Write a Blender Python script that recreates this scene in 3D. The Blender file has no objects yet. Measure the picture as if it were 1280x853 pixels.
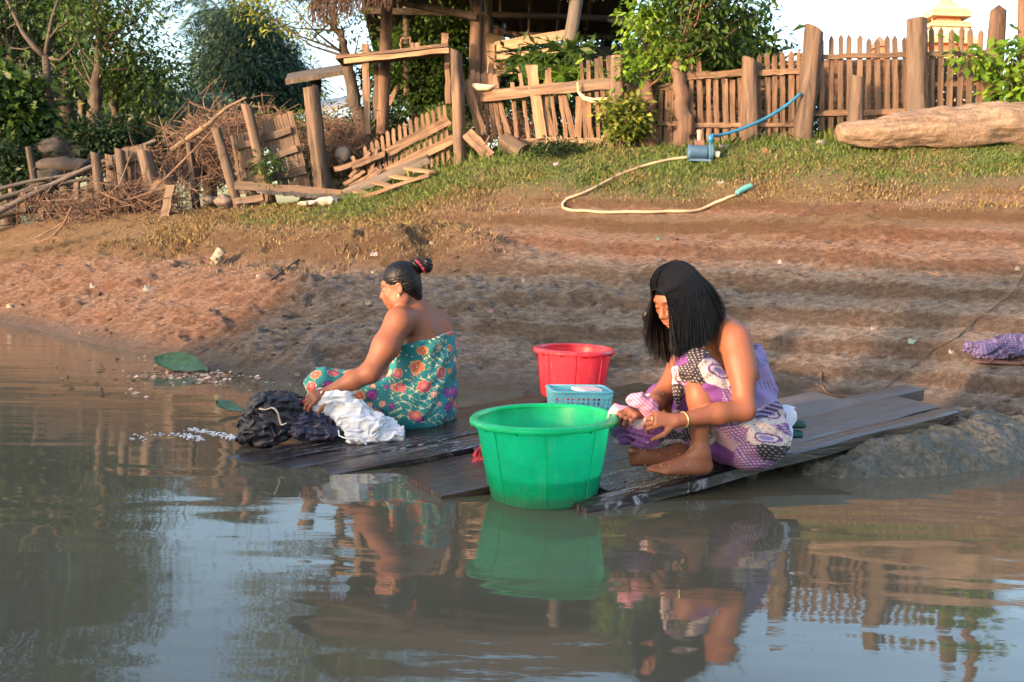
import bpy, math, random
import numpy as np
from mathutils import Vector, Matrix, Quaternion
R = math.radians
rng = np.random.default_rng(7)
random.seed(7)
scn = bpy.context.scene
COL = scn.collection
# ------------------------------------------------------------------ camera, sky, sun, exposure
CAM = np.array([0.0, 0.0, 1.05]); PITCH = R(6.0); ROLL = R(1.8); FPX = 1244.44
cd = bpy.data.cameras.new('camera'); cam = bpy.data.objects.new('camera', cd); COL.objects.link(cam)
cam.location = CAM; cam.rotation_euler = (Matrix.Rotation(math.pi/2-PITCH, 3, 'X') @ Matrix.Rotation(ROLL, 3, 'Z')).to_euler()
cd.lens = 35; cd.sensor_width = 36; cd.clip_end = 2000; cd.clip_start = 0.05
cd.dof.use_dof = True; cd.dof.focus_distance = 4.2; cd.dof.aperture_fstop = 8.0
scn.camera = cam
SUN_EL = 8.0
SUN_AZ = 47.0     # degrees the sun stands to the left of straight behind the camera
sdir = np.array([-math.sin(R(SUN_AZ))*math.cos(R(SUN_EL)), -math.cos(R(SUN_AZ))*math.cos(R(SUN_EL)), math.sin(R(SUN_EL))])
w = bpy.data.worlds.new('World'); scn.world = w; w.use_nodes = True
nt = w.node_tree; bg = nt.nodes['Background']
sky = nt.nodes.new('ShaderNodeTexSky'); sky.sky_type = 'NISHITA'; sky.sun_disc = False
sky.sun_elevation = R(SUN_EL); sky.sun_rotation = math.atan2(sdir[0], sdir[1])
sky.air_density = 0.9; sky.dust_density = 3.2; sky.ozone_density = 1.0; sky.altitude = 50
nt.links.new(sky.outputs[0], bg.inputs[0]); bg.inputs[1].default_value = 0.15
sl = bpy.data.lights.new('sun', 'SUN'); so = bpy.data.objects.new('sun', sl); COL.objects.link(so)
sl.energy = 2.0; sl.angle = R(1.4); sl.color = (1.0, 0.62, 0.37)
so.rotation_euler = Vector(sdir).to_track_quat('Z', 'Y').to_euler()
scn.view_settings.view_transform = 'Standard'; scn.view_settings.look = 'None'
scn.view_settings.gamma = 1; scn.view_settings.use_curve_mapping = False
scn.view_settings.exposure = 2.5
scn.render.engine = 'CYCLES'
scn.cycles.max_bounces = 7; scn.cycles.diffuse_bounces = 3; scn.cycles.glossy_bounces = 4
scn.cycles.transmission_bounces = 4; scn.cycles.transparent_max_bounces = 8
scn.cycles.sample_clamp_indirect = 6; scn.cycles.use_denoising = True

# ------------------------------------------------------------------ photograph pixel (1280 wide) -> point in the place
SP, CP = math.sin(PITCH), math.cos(PITCH)
def ray(px, py):
    a0 = (px-640)/FPX; b0 = (426.5-py)/FPX; a = a0*math.cos(ROLL)-b0*math.sin(ROLL); b = a0*math.sin(ROLL)+b0*math.cos(ROLL)
    return np.array([a, b*SP+CP, b*CP-SP])
def P(px, py, Y):
    d = ray(px, py); return CAM + d*(Y/d[1])
def KD(px, Y):      # the fence line comes nearer towards the right
    k = np.interp(px, [0, 620, 860, 1280], [1, 1, 0.91, 0.89]); w_ = float(np.clip((30-Y)/12, 0, 1))*float(np.clip((Y-9)/1, 0, 1)); return 1+(k-1)*w_
def pp(px, py, Y): return P(px, py, Y*KD(px, Y))
def G(px, py, z):
    d = ray(px, py); return CAM + d*((z-CAM[2])/d[2])

# ------------------------------------------------------------------ noise
def _hash(ix, iy, iz, seed):
    n = (ix*374761393 + iy*668265263 + iz*2147483647 + seed*974711) & 0xffffffff
    n = ((n ^ (n >> 13))*1274126177) & 0xffffffff
    n = ((n ^ (n >> 15))*2246822519) & 0xffffffff
    return ((n ^ (n >> 16)) & 0xffff)/65535.0
def vnoise(x, y, z=0.0, seed=0):
    x, y, z = np.broadcast_arrays(np.asarray(x, float), np.asarray(y, float), np.asarray(z, float))
    ix = np.floor(x).astype(np.int64); iy = np.floor(y).astype(np.int64); iz = np.floor(z).astype(np.int64)
    fx = x-ix; fy = y-iy; fz = z-iz
    fx = fx*fx*(3-2*fx); fy = fy*fy*(3-2*fy); fz = fz*fz*(3-2*fz)
    r = 0
    for dz in ((0, 1) if np.any(fz) else (0,)):
        wz = fz if dz else 1-fz
        for dy in (0, 1):
            wy = fy if dy else 1-fy
            for dx in (0, 1):
                wx = fx if dx else 1-fx
                r = r + wx*wy*wz*_hash(ix+dx, iy+dy, iz+dz, seed)
    return r*2-1
def fbm(x, y, z=0.0, oct=4, seed=0, gain=0.5):
    r = 0; a = 1; s = 0
    for o in range(oct):
        r = r + a*vnoise(x*2**o+o*17.3, y*2**o+o*5.1, np.asarray(z)*2**o, seed+o); s += a; a *= gain
    return r/s
def sstep(a, b, x):
    t = np.clip((x-a)/(b-a), 0, 1); return t*t*(3-2*t)

# ------------------------------------------------------------------ linking, tagging
def link(o): COL.objects.link(o); return o
def tag(o, label=None, cat=None, group=None, kind=None):
    if label: o['label'] = label
    if cat: o['category'] = cat
    if group: o['group'] = group
    if kind: o['kind'] = kind
    return o
def thing(name, loc, label, cat, group=None):
    o = bpy.data.objects.new(name, None); link(o); o.location = tuple(loc); o.empty_display_size = 0.1
    return tag(o, label, cat, group)
def adopt(o, parent):
    if parent is not None:
        o.parent = parent
        m = Matrix.Translation(parent.location); q = parent
        while q.parent is not None: q = q.parent; m = Matrix.Translation(q.location) @ m if q.type == 'EMPTY' else m
        o.matrix_parent_inverse = wm(parent).inverted()
    return o
def wm(o):
    m = o.matrix_basis.copy()
    if o.parent is not None: m = wm(o.parent) @ o.matrix_parent_inverse @ m
    return m
def mesh_np(name, V, F, mat, parent=None, smooth=False, loc=(0, 0, 0), col=None, fmat=None):
    """V (n,3), F list of index arrays of equal length or (m,k) array; col (n,4) vertex colours"""
    me = bpy.data.meshes.new(name)
    V = np.asarray(V, np.float32)
    if isinstance(F, np.ndarray):
        m, k = F.shape
        me.vertices.add(len(V)); me.vertices.foreach_set('co', V.ravel())
        me.loops.add(m*k); me.loops.foreach_set('vertex_index', F.astype(np.int32).ravel())
        me.polygons.add(m); me.polygons.foreach_set('loop_start', np.arange(0, m*k, k, dtype=np.int32))
        me.update(calc_edges=True); me.validate()
    else:
        me.from_pydata([tuple(v) for v in V], [], [tuple(f) for f in F]); me.update()
    if smooth: me.polygons.foreach_set('use_smooth', np.ones(len(me.polygons), bool))
    if col is not None:
        ca = me.color_attributes.new('Col', 'FLOAT_COLOR', 'POINT'); ca.data.foreach_set('color', np.asarray(col, np.float32).ravel())
    for mm in (mat if isinstance(mat, (list, tuple)) else [mat]): me.materials.append(mm)
    if fmat is not None: me.polygons.foreach_set('material_index', np.asarray(fmat, np.int32))
    o = bpy.data.objects.new(name, me); link(o); o.location = tuple(loc)
    adopt(o, parent)
    return o
class MB:
    """collects shapes for ONE mesh"""
    def __init__(s): s.v = []; s.f = []
    def add(s, V, F):
        n = len(s.v); s.v += [tuple(map(float, v)) for v in V]; s.f += [tuple(i+n for i in f) for f in F]
    def box(s, c, e, M=None):
        V = [Vector((c[0]+sx*e[0]/2, c[1]+sy*e[1]/2, c[2]+sz*e[2]/2)) for sz in (-1, 1) for sy in (-1, 1) for sx in (-1, 1)]
        if M is not None: V = [M @ v for v in V]
        s.add(V, [(0, 2, 3, 1), (4, 5, 7, 6), (0, 1, 5, 4), (2, 6, 7, 3), (0, 4, 6, 2), (1, 3, 7, 5)])
    def tube(s, pts, rad, n=8, cap=True, squash=1.0):
        pts = [np.asarray(p, float) for p in pts]; m = len(pts)
        rad = [rad]*m if np.isscalar(rad) else list(rad)
        prev = None; rings = []
        for i in range(m):
            t = pts[min(i+1, m-1)]-pts[max(i-1, 0)]; t = t/(np.linalg.norm(t)+1e-9)
            if prev is None:
                a = np.array([0, 0, 1.0]) if abs(t[2]) < 0.9 else np.array([1.0, 0, 0])
                u = np.cross(a, t)
            else: u = prev-t*np.dot(prev, t)
            u = u/(np.linalg.norm(u)+1e-9); prev = u; v = np.cross(t, u)
            rings.append([pts[i]+rad[i]*(math.cos(2*math.pi*k/n)*u+squash*math.sin(2*math.pi*k/n)*v) for k in range(n)])
        V = [p for r in rings for p in r]; F = []
        for i in range(m-1):
            for k in range(n):
                a = i*n+k; b = i*n+(k+1) % n; F.append((a, b, b+n, a+n))
        if cap:
            F.append(tuple(range(n-1, -1, -1))); F.append(tuple((m-1)*n+k for k in range(n)))
        s.add(V, F)
    def lathe(s, prof, n=48, c=(0, 0, 0), sy=1.0):
        V = []; F = []; m = len(prof)
        for r, z in prof:
            for k in range(n):
                a = 2*math.pi*k/n; V.append((c[0]+r*math.cos(a), c[1]+sy*r*math.sin(a), c[2]+z))
        for i in range(m-1):
            for k in range(n):
                a = i*n+k; b = i*n+(k+1) % n; F.append((a, b, b+n, a+n))
        s.add(V, F)
    def build(s, name, mat, parent=None, smooth=False, loc=(0, 0, 0)):
        return mesh_np(name, np.array(s.v).reshape(-1, 3)-np.array(loc), s.f, mat, parent, smooth, loc)
def autosmooth(o, ang=40):
    me = o.data; me.polygons.foreach_set('use_smooth', np.ones(len(me.polygons), bool))
    try: me.set_sharp_from_angle(angle=R(ang))
    except Exception: pass
    return o

# ------------------------------------------------------------------ materials
class NB:
    def __init__(s, name):
        s.m = bpy.data.materials.new(name); s.m.use_nodes = True; s.t = s.m.node_tree; s.N = s.t.nodes; s.L = s.t.links
        s.b = s.N['Principled BSDF']; s.out = s.N['Material Output']
    def n(s, typ, **kw):
        x = s.N.new(typ)
        for k, v in kw.items():
            if k in x.inputs: s.set(x.inputs[k], v)
            else: setattr(x, k, v)
        return x
    def set(s, inp, v):
        if hasattr(v, 'is_output') or isinstance(v, bpy.types.NodeSocket): s.L.new(v, inp)
        else: inp.default_value = v
    def coord(s, scale=(1, 1, 1), kind='Object'):
        tc = s.n('ShaderNodeTexCoord'); mp = s.n('ShaderNodeMapping'); s.L.new(tc.outputs[kind], mp.inputs[0]); mp.inputs['Scale'].default_value = scale
        return mp.outputs[0]
    def world(s, scale=(1, 1, 1)):
        g = s.n('ShaderNodeNewGeometry'); mp = s.n('ShaderNodeMapping'); s.L.new(g.outputs['Position'], mp.inputs[0]); mp.inputs['Scale'].default_value = scale
        return mp.outputs[0]
    def noise(s, vec, scale, detail=4, rough=0.55, dist=0.0):
        x = s.n('ShaderNodeTexNoise'); s.L.new(vec, x.inputs['Vector']); x.inputs['Scale'].default_value = scale
        x.inputs['Detail'].default_value = detail; x.inputs['Roughness'].default_value = rough; x.inputs['Distortion'].default_value = dist
        return x.outputs['Fac']
    def ramp(s, fac, stops, interp='LINEAR'):
        x = s.n('ShaderNodeValToRGB'); s.L.new(fac, x.inputs[0]); r = x.color_ramp; r.interpolation = interp
        while len(r.elements) < len(stops): r.elements.new(0.5)
        for e, (p, c) in zip(r.elements, stops): e.position = p; e.color = (*c, 1) if len(c) == 3 else c
        return x.outputs[0]
    def mix(s, f, a, b, mode='MIX'):
        x = s.n('ShaderNodeMix', data_type='RGBA', blend_type=mode)
        for i, v in ((0, f), (6, a), (7, b)):
            if isinstance(v, bpy.types.NodeSocket): s.L.new(v, x.inputs[i])
            else: x.inputs[i].default_value = v if not isinstance(v, tuple) or len(v) == 4 else (*v, 1)
        return x.outputs[2]
    def math(s, op, a, b=0.0, clamp=False):
        x = s.n('ShaderNodeMath', operation=op, use_clamp=clamp)
        for i, v in enumerate((a, b)):
            if isinstance(v, bpy.types.NodeSocket): s.L.new(v, x.inputs[i])
            else: x.inputs[i].default_value = v
        return x.outputs[0]
    def attr(s, name='Col'):
        x = s.n('ShaderNodeAttribute'); x.attribute_name = name; return x
    def bump(s, h, strength=0.5, dist=0.01):
        x = s.n('ShaderNodeBump'); s.L.new(h, x.inputs['Height']); x.inputs['Strength'].default_value = strength; x.inputs['Distance'].default_value = dist
        s.L.new(x.outputs[0], s.b.inputs['Normal']); return x
    def base(s, c):
        if isinstance(c, bpy.types.NodeSocket): s.L.new(c, s.b.inputs['Base Color'])
        else: s.b.inputs['Base Color'].default_value = (*c, 1)
    def rough(s, r):
        if isinstance(r, bpy.types.NodeSocket): s.L.new(r, s.b.inputs['Roughness'])
        else: s.b.inputs['Roughness'].default_value = r
def wood(name, c0, c1, c2, rough=0.8, grain=1.0, bump=0.5):
    m = NB(name); oi = m.n('ShaderNodeObjectInfo')
    v = m.coord((22*grain, 22*grain, 1.6)); add = m.n('ShaderNodeVectorMath', operation='ADD'); m.L.new(v, add.inputs[0]); m.L.new(oi.outputs['Location'], add.inputs[1])
    n1 = m.noise(add.outputs[0], 1.0, 5, 0.62, 0.6)
    n2 = m.noise(m.coord((3, 3, 1.2)), 1.7, 3)
    c = m.ramp(n1, [(0.34, c0), (0.48, c1), (0.66, c2)])
    c = m.mix(m.math('MULTIPLY', n2, 0.5), c, c0)
    n4 = m.noise(add.outputs[0], 0.23, 3); c = m.mix(m.math('MULTIPLY', m.ramp(n4, [(0.40, (0, 0, 0)), (0.60, (1, 1, 1))]), 0.75), c, tuple(0.5*(c1[i]*0.55+sum(c1)/3*0.6) for i in range(3)))
    hs = m.n('ShaderNodeHueSaturation'); m.L.new(c, hs.inputs['Color'])
    m.L.new(m.math('ADD', m.math('MULTIPLY', oi.outputs['Random'], 0.5), 0.75), hs.inputs['Value'])
    m.base(hs.outputs[0]); m.rough(rough); m.bump(n1, bump, 0.014)
    return m.m
def plain(name, c, rough=0.6, var=0.25, scale=14, bump=0.0, spec=0.5, coat=0.0):
    m = NB(name); n1 = m.noise(m.coord(), scale, 5, 0.6)
    d = tuple(x*(1-var) for x in c); l = tuple(min(1, x*(1+var)) for x in c)
    m.base(m.ramp(n1, [(0.3, d), (0.7, l)])); m.rough(rough); m.b.inputs['Specular IOR Level'].default_value = spec
    m.b.inputs['Coat Weight'].default_value = coat
    if bump: m.bump(n1, bump, 0.01)
    return m.m
def leafmat(name, c0, c1, c2, trans=0.35, rough=0.5):
    m = NB(name); a = m.attr(); v = a.outputs['Color']
    sep = m.n('ShaderNodeSeparateColor'); m.L.new(v, sep.inputs[0])
    c = m.ramp(sep.outputs[0], [(0.05, c0), (0.5, c1), (0.95, c2)])
    m.base(c); m.rough(rough); m.b.inputs['Specular IOR Level'].default_value = 0.35
    tr = m.n('ShaderNodeBsdfTranslucent'); m.L.new(c, tr.inputs[0]); mx = m.n('ShaderNodeMixShader'); mx.inputs[0].default_value = trans
    m.L.new(m.b.outputs[0], mx.inputs[1]); m.L.new(tr.outputs[0], mx.inputs[2]); m.L.new(mx.outputs[0], m.out.inputs[0])
    return m.m
M = {}
M['fence'] = wood('weathered_fence_wood', (0.035, 0.020, 0.013), (0.155, 0.088, 0.054), (0.30, 0.185, 0.115))
M['post'] = wood('weathered_log', (0.028, 0.018, 0.013), (0.12, 0.073, 0.050), (0.235, 0.15, 0.105), grain=0.8, bump=1.0)
M['redpost'] = wood('reddish_log', (0.035, 0.018, 0.012), (0.12, 0.060, 0.038), (0.22, 0.125, 0.08), grain=0.6, bump=0.9)
M['newwood'] = wood('fresh_sawn_wood', (0.10, 0.058, 0.034), (0.25, 0.152, 0.085), (0.36, 0.235, 0.14))
M['greywood'] = wood('grey_wood', (0.045, 0.036, 0.032), (0.11, 0.09, 0.078), (0.19, 0.155, 0.13))
M['darkwood'] = wood('dark_old_wood', (0.03, 0.02, 0.014), (0.075, 0.05, 0.033), (0.15, 0.10, 0.07))
M['bark'] = wood('tree_bark', (0.022, 0.015, 0.011), (0.065, 0.043, 0.030), (0.12, 0.08, 0.056), grain=0.5, bump=1.0)
M['twig'] = plain('dry_twig', (0.13, 0.08, 0.058), 0.9, 0.5, 6)
M['leaf_dark'] = leafmat('leaf_dark', (0.008, 0.020, 0.009), (0.018, 0.042, 0.015), (0.045, 0.085, 0.022))  # darker leaf copy: the shade of the left grove is put into its colour
M['leaf_blue'] = leafmat('leaf_bluegreen', (0.022, 0.05, 0.038), (0.055, 0.105, 0.075), (0.10, 0.17, 0.10))
M['leaf_mid'] = leafmat('leaf_mid', (0.018, 0.042, 0.010), (0.045, 0.095, 0.020), (0.11, 0.18, 0.032))
M['leaf_yellow'] = leafmat('leaf_yellow', (0.05, 0.08, 0.014), (0.15, 0.19, 0.03), (0.30, 0.32, 0.05))
M['leaf_bright'] = leafmat('leaf_bright', (0.05, 0.12, 0.012), (0.14, 0.26, 0.025), (0.26, 0.40, 0.05), 0.45)
# ------------------------------------------------------------------ the ground, one sheet
_sh = [G(px, py, 0.0) for px, py in ((0, 402), (110, 428), (200, 447), (290, 468), (360, 480), (470, 486), (600, 488), (760, 492), (980, 497), (1100, 508), (1200, 522), (1300, 540))]
SHX = np.array([-300, -12]+[q[0] for q in _sh]+[5, 300.]); SHY = np.array([16, 12.4]+[q[1] for q in _sh]+[_sh[-1][1]-0.5, -60.])
_tp = [pp(px, py, 12.7) for px, py in ((0, 290), (130, 268), (250, 264), (330, 262), (403, 252), (500, 238), (575, 211), (690, 192), (800, 190), (937, 184), (1003, 182), (1100, 178), (1280, 176))]
TPX = np.array([-300]+[q[0] for q in _tp]+[300.]); TPZ = np.array([_tp[0][2]]+[q[2] for q in _tp]+[_tp[-1][2]+0.2]); TPY = np.array([12.7]+[q[1] for q in _tp]+[_tp[-1][1]])
def Hbase(x, y, detail=True):
    sh = np.interp(x, SHX, SHY); top = np.interp(x, TPX, TPZ)
    sh = sh + 0.10*fbm(x*1.3, y*0.3, oct=3, seed=5)
    d = y-sh; L = np.interp(x, TPX, TPY)-0.4-sh
    t = np.clip(d/L, -0.6, 1.6)
    s = np.where(t < 0, t*0.5, np.where(t < 1, 1.06*t - 0.06*t*t, 1.0))
    z = s*top
    z = np.where(d < 0, -0.30*(1-np.exp(d*0.9)), z)
    # ledges worn by the falling water: wandering steps
    wob = 0.55*fbm(x*0.35, y*0.5, oct=3, seed=11)+0.12*fbm(x*2.2, y*2, oct=2, seed=12)
    stepa = sstep(-1.6, 0.8, x)*0.75+0.25
    u = z/0.21 + wob; fl = np.floor(u); fr = u-fl
    st = (fl + 0.12*fr + 0.88*sstep(0.74, 0.94, fr) - wob)*0.21
    u2 = z/0.062+1.1*fbm(x*0.9, y*1.4, oct=3, seed=14); f2 = np.floor(u2); st2 = (f2+sstep(0.55, 0.95, u2-f2)-(u2-z/0.062))*0.062; st = st*0.62+st2*0.38
    m = sstep(0.08, 0.22, z)*(1-sstep(1.25, 1.45, z*1.88/np.maximum(top, .5)*1.0))*0.95*stepa
    z = z*(1-m)+st*m
    # left: a grassy ledge with a broken face
    ed = 0.93 + 0.07*fbm(x*1.1, y*0.2, oct=2, seed=21)
    lw = sstep(-4.3, -3.6, x)*(1-sstep(-0.6, 0.4, x))*sstep(0.35, 0.6, z)*(1-sstep(1.05, 1.3, z))
    led = 0.62 + 0.50*sstep(0.28, 0.72, (z-0.55)/0.6 + 0.18*fbm(x*2.5, y*0.5, oct=3, seed=22))
    z = z*(1-0.75*lw)+led*0.75*lw
    # mound behind the broken fence, under the shelter
    z = z + 0.95*np.exp(-((x+1.15)/0.62)**2-((y-14.1)/0.8)**2) + 0.4*sstep(13.2, 16, y)*sstep(-1.5, 0.0, x)*(1-sstep(2.5, 4.5, x))
    return z
def H(x, y, detail=True):
    x = np.asarray(x, float); y = np.asarray(y, float)
    z = Hbase(x, y)
    if detail:
        near = sstep(-0.02, 0.12, z)*(1-sstep(14, 20, y))
        grass = sstep(1.15, 1.4, z*1.88/np.interp(x, TPX, TPZ))
        rough = 1-0.75*grass
        patch = 0.35+0.65*sstep(-0.25, 0.3, fbm(x*0.9, y*1.3, oct=2, seed=37))
        c1 = fbm(x*(2.6-1.2*sstep(-1.5, 0.8, x)), y*4.6, oct=4, seed=31, gain=0.55)
        rid = 1-np.abs(fbm(x*4.2+0.5*c1, y*7.5, oct=3, seed=33))*2.4
        c2 = fbm(x*13, y*17, oct=3, seed=34, gain=0.62)
        z = z + near*rough*(patch*(0.030*c1+0.026*np.clip(rid, -1, 1)+0.034*c2)+(1-sstep(-1.5, 0.5, x))*(0.050*c1+0.025*np.clip(rid, -1, 1)+0.02*c2))+near*0.006*c2
    return z
def axis(a, b, lo, hi, step, grow=1.22):
    mid = list(np.arange(lo, hi, step)); l = []; s = step; x = lo
    while x > a: s *= grow; x -= s; l.append(x)
    r = []; s = step; x = mid[-1]
    while x < b: s *= grow; x += s; r.append(x)
    return np.array(l[::-1]+mid+r)
xs = axis(-400, 400, -6.6, 6.2, 0.028); ys = axis(-60, 900, 3.7, 13.2, 0.024)
XX, YY = np.meshgrid(xs, ys); ZZ = H(XX, YY)
far = sstep(25, 120, YY); ZZ = ZZ*(1-far)+far*(1.6+1.5*fbm(XX*0.01, YY*0.01, oct=2, seed=3))
back = sstep(2, -6, YY); ZZ = ZZ-1.2*back
n_y, n_x = XX.shape
idx = np.arange(n_y*n_x).reshape(n_y, n_x)
F = np.stack([idx[:-1, :-1], idx[:-1, 1:], idx[1:, 1:], idx[1:, :-1]], -1).reshape(-1, 4)
tp = np.interp(XX, TPX, TPZ); zr = ZZ*1.88/tp
jit = 0.16*fbm(XX*0.8, YY*1.2, oct=4, seed=41)
wet = 1-sstep(0.02, 0.16, ZZ+0.06*jit)
grey = np.clip(sstep(-2.6, -1.2, XX+1.4*fbm(XX*.5, YY*.7, oct=3, seed=44))*(1-sstep(0.75, 1.0, ZZ+0.6*jit))+0.25, 0, 1)
grey = np.clip(grey + 0.30*fbm(XX*3.1, YY*4.3, oct=3, seed=45), 0, 1)
green = sstep(1.28, 1.60, zr+1.1*jit)*sstep(-3.4, -1.8, XX)
green = np.clip(green*(0.75+0.7*fbm(XX*2.5, YY*2.5, oct=3, seed=46)), 0, 1)
green = np.where(YY > 13.3, np.maximum(green, 0.75), green)
dry = sstep(0.98, 1.15, zr+0.8*jit)*(1-0.7*green)
dryL = sstep(-4.4, -3.9, XX)*(1-sstep(-0.9, 0.1, XX))*sstep(0.68, 0.8, ZZ+0.3*jit)
path = np.exp(-((zr-1.24+0.05*np.sin(XX*0.9))/0.045)**2)*sstep(-1.5, 0.3, XX)
dry = np.clip(np.maximum(dry, dryL)*(1-path), 0, 1)
colr = np.stack([wet, grey, green, dry], -1).reshape(-1, 4)
V = np.stack([XX, YY, ZZ], -1).reshape(-1, 3)
m = NB('river_bank_mud')
a = m.attr(); sp = m.n('ShaderNodeSeparateColor'); m.L.new(a.outputs['Color'], sp.inputs[0])
wv = m.world(); n1 = m.noise(wv, 3.2, 6, 0.65); n2 = m.noise(m.world((1, 1.7, 2.2)), 15, 8, 0.74); n3 = m.noise(m.world((1, 2.2, 3)), 60, 4, 0.7)
red = m.ramp(n2, [(0.32, (0.095, 0.050, 0.033)), (0.47, (0.25, 0.135, 0.085)), (0.64, (0.38, 0.235, 0.165))])
gry = m.ramp(n2, [(0.32, (0.080, 0.065, 0.056)), (0.47, (0.185, 0.157, 0.140)), (0.64, (0.33, 0.29, 0.265))])
dryc = m.ramp(n3, [(0.3, (0.08, 0.050, 0.026)), (0.55, (0.22, 0.145, 0.070)), (0.75, (0.33, 0.24, 0.125))])
grn = m.ramp(n3, [(0.3, (0.035, 0.06, 0.014)), (0.55, (0.085, 0.14, 0.03)), (0.75, (0.17, 0.21, 0.06))])
sh1 = m.math('ADD', sp.outputs[1], m.math('MULTIPLY', m.math('SUBTRACT', n1, 0.5), 1.1), True)
c = m.mix(sh1, red, gry); c = m.mix(m.math('MULTIPLY', a.outputs['Alpha'], 0.85), c, dryc); c = m.mix(sp.outputs[2], c, grn)
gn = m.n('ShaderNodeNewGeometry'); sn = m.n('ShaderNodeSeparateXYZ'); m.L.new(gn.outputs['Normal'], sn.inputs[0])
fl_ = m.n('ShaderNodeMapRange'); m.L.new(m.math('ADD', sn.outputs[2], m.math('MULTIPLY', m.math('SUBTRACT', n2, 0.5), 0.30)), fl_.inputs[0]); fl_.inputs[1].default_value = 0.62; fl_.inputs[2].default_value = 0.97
ledge_shade = m.mix(fl_.outputs[0], (0.58, 0.49, 0.44), (1.12, 1.11, 1.10)); mu = m.mix(1.0, c, ledge_shade, 'MULTIPLY'); c = m.mix(m.math('MULTIPLY', sp.outputs[2], 0.8), mu, c)  # steep ledge faces darkened, flat tops lightened: ledge shade put into the mud colour
c = m.mix(m.math('MULTIPLY', sp.outputs[0], 0.75), c, (0.075, 0.055, 0.042))
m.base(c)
rg = m.math('SUBTRACT', 0.92, m.math('MULTIPLY', sp.outputs[0], 0.6)); m.rough(rg)
hh = m.math('ADD', m.math('MULTIPLY', n2, 1.0), m.math('MULTIPLY', n3, 0.6)); m.bump(hh, 1.0, 0.075)
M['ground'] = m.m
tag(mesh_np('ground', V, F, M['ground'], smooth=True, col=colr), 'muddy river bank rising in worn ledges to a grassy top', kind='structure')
HG = ZZ
def Tz(x, y): return float(H(x, y))
def T(px, py, off=0.0):
    d = ray(px, py); lo = 3.5
    ts = np.linspace(3.5, 22, 900); pts = CAM[None]+d[None]*(ts[:, None]/d[1]); hz = H(pts[:, 0], pts[:, 1])
    k = np.argmax(pts[:, 2] < hz); k = k if pts[k, 2] < hz[k] else len(ts)-1
    p = pts[k].copy(); p[2] = hz[k]+off; return p

# ------------------------------------------------------------------ water
m = NB('river_water')
g = m.world((1, 1, 1))
mp = m.world((0.75, 1.9, 1)); r1 = m.noise(mp, 1.3, 2, 0.45, 0.3); r2 = m.noise(m.world((0.9, 2.6, 1)), 5.5, 3, 0.5, 0.2); r3 = m.noise(m.world((1, 3.5, 1)), 26, 2, 0.5)
msk = m.ramp(m.noise(m.world((0.5, 0.9, 1)), 0.55, 2), [(0.40, (0.25, 0.25, 0.25)), (0.62, (1, 1, 1))])
yy = m.n('ShaderNodeSeparateXYZ'); gg = m.n('ShaderNodeNewGeometry'); m.L.new(gg.outputs['Position'], yy.inputs[0])
farw = m.n('ShaderNodeMapRange'); m.L.new(yy.outputs[1], farw.inputs[0]); farw.inputs[1].default_value = 4.0; farw.inputs[2].default_value = 6.5; farw.inputs[3].default_value = 0.45; farw.inputs[4].default_value = 2.6
h = m.math('ADD', m.math('MULTIPLY', r1, 1.0), m.math('MULTIPLY', m.math('MULTIPLY', r2, farw.outputs[0]), m.math('MULTIPLY', msk, 0.16)))
h = m.math('ADD', h, m.math('MULTIPLY', m.math('MULTIPLY', r3, msk), m.math('MULTIPLY', farw.outputs[0], 0.022)))
m.bump(h, 1.0, 0.0085)
nn = m.noise(g, 0.8, 3)
m.base(m.ramp(nn, [(0.3, (0.085, 0.074, 0.050)), (0.7, (0.112, 0.097, 0.068))])); m.rough(0.025); m.b.inputs['IOR'].default_value = 1.5
m.b.inputs['Specular IOR Level'].default_value = 0.55
M['water'] = m.m
xw = axis(-400, 400, -7, 7, 0.5, 1.5); yw = axis(-300, 60, -1, 12, 0.5, 1.5)
XW, YW = np.meshgrid(xw, yw); iw = np.arange(XW.size).reshape(XW.shape)
FW = np.stack([iw[:-1, :-1], iw[:-1, 1:], iw[1:, 1:], iw[1:, :-1]], -1).reshape(-1, 4)
tag(mesh_np('water', np.stack([XW, YW, 0*XW], -1).reshape(-1, 3), FW, M['water'], smooth=True), 'calm brown river water with soft reflections', kind='structure')
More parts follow.
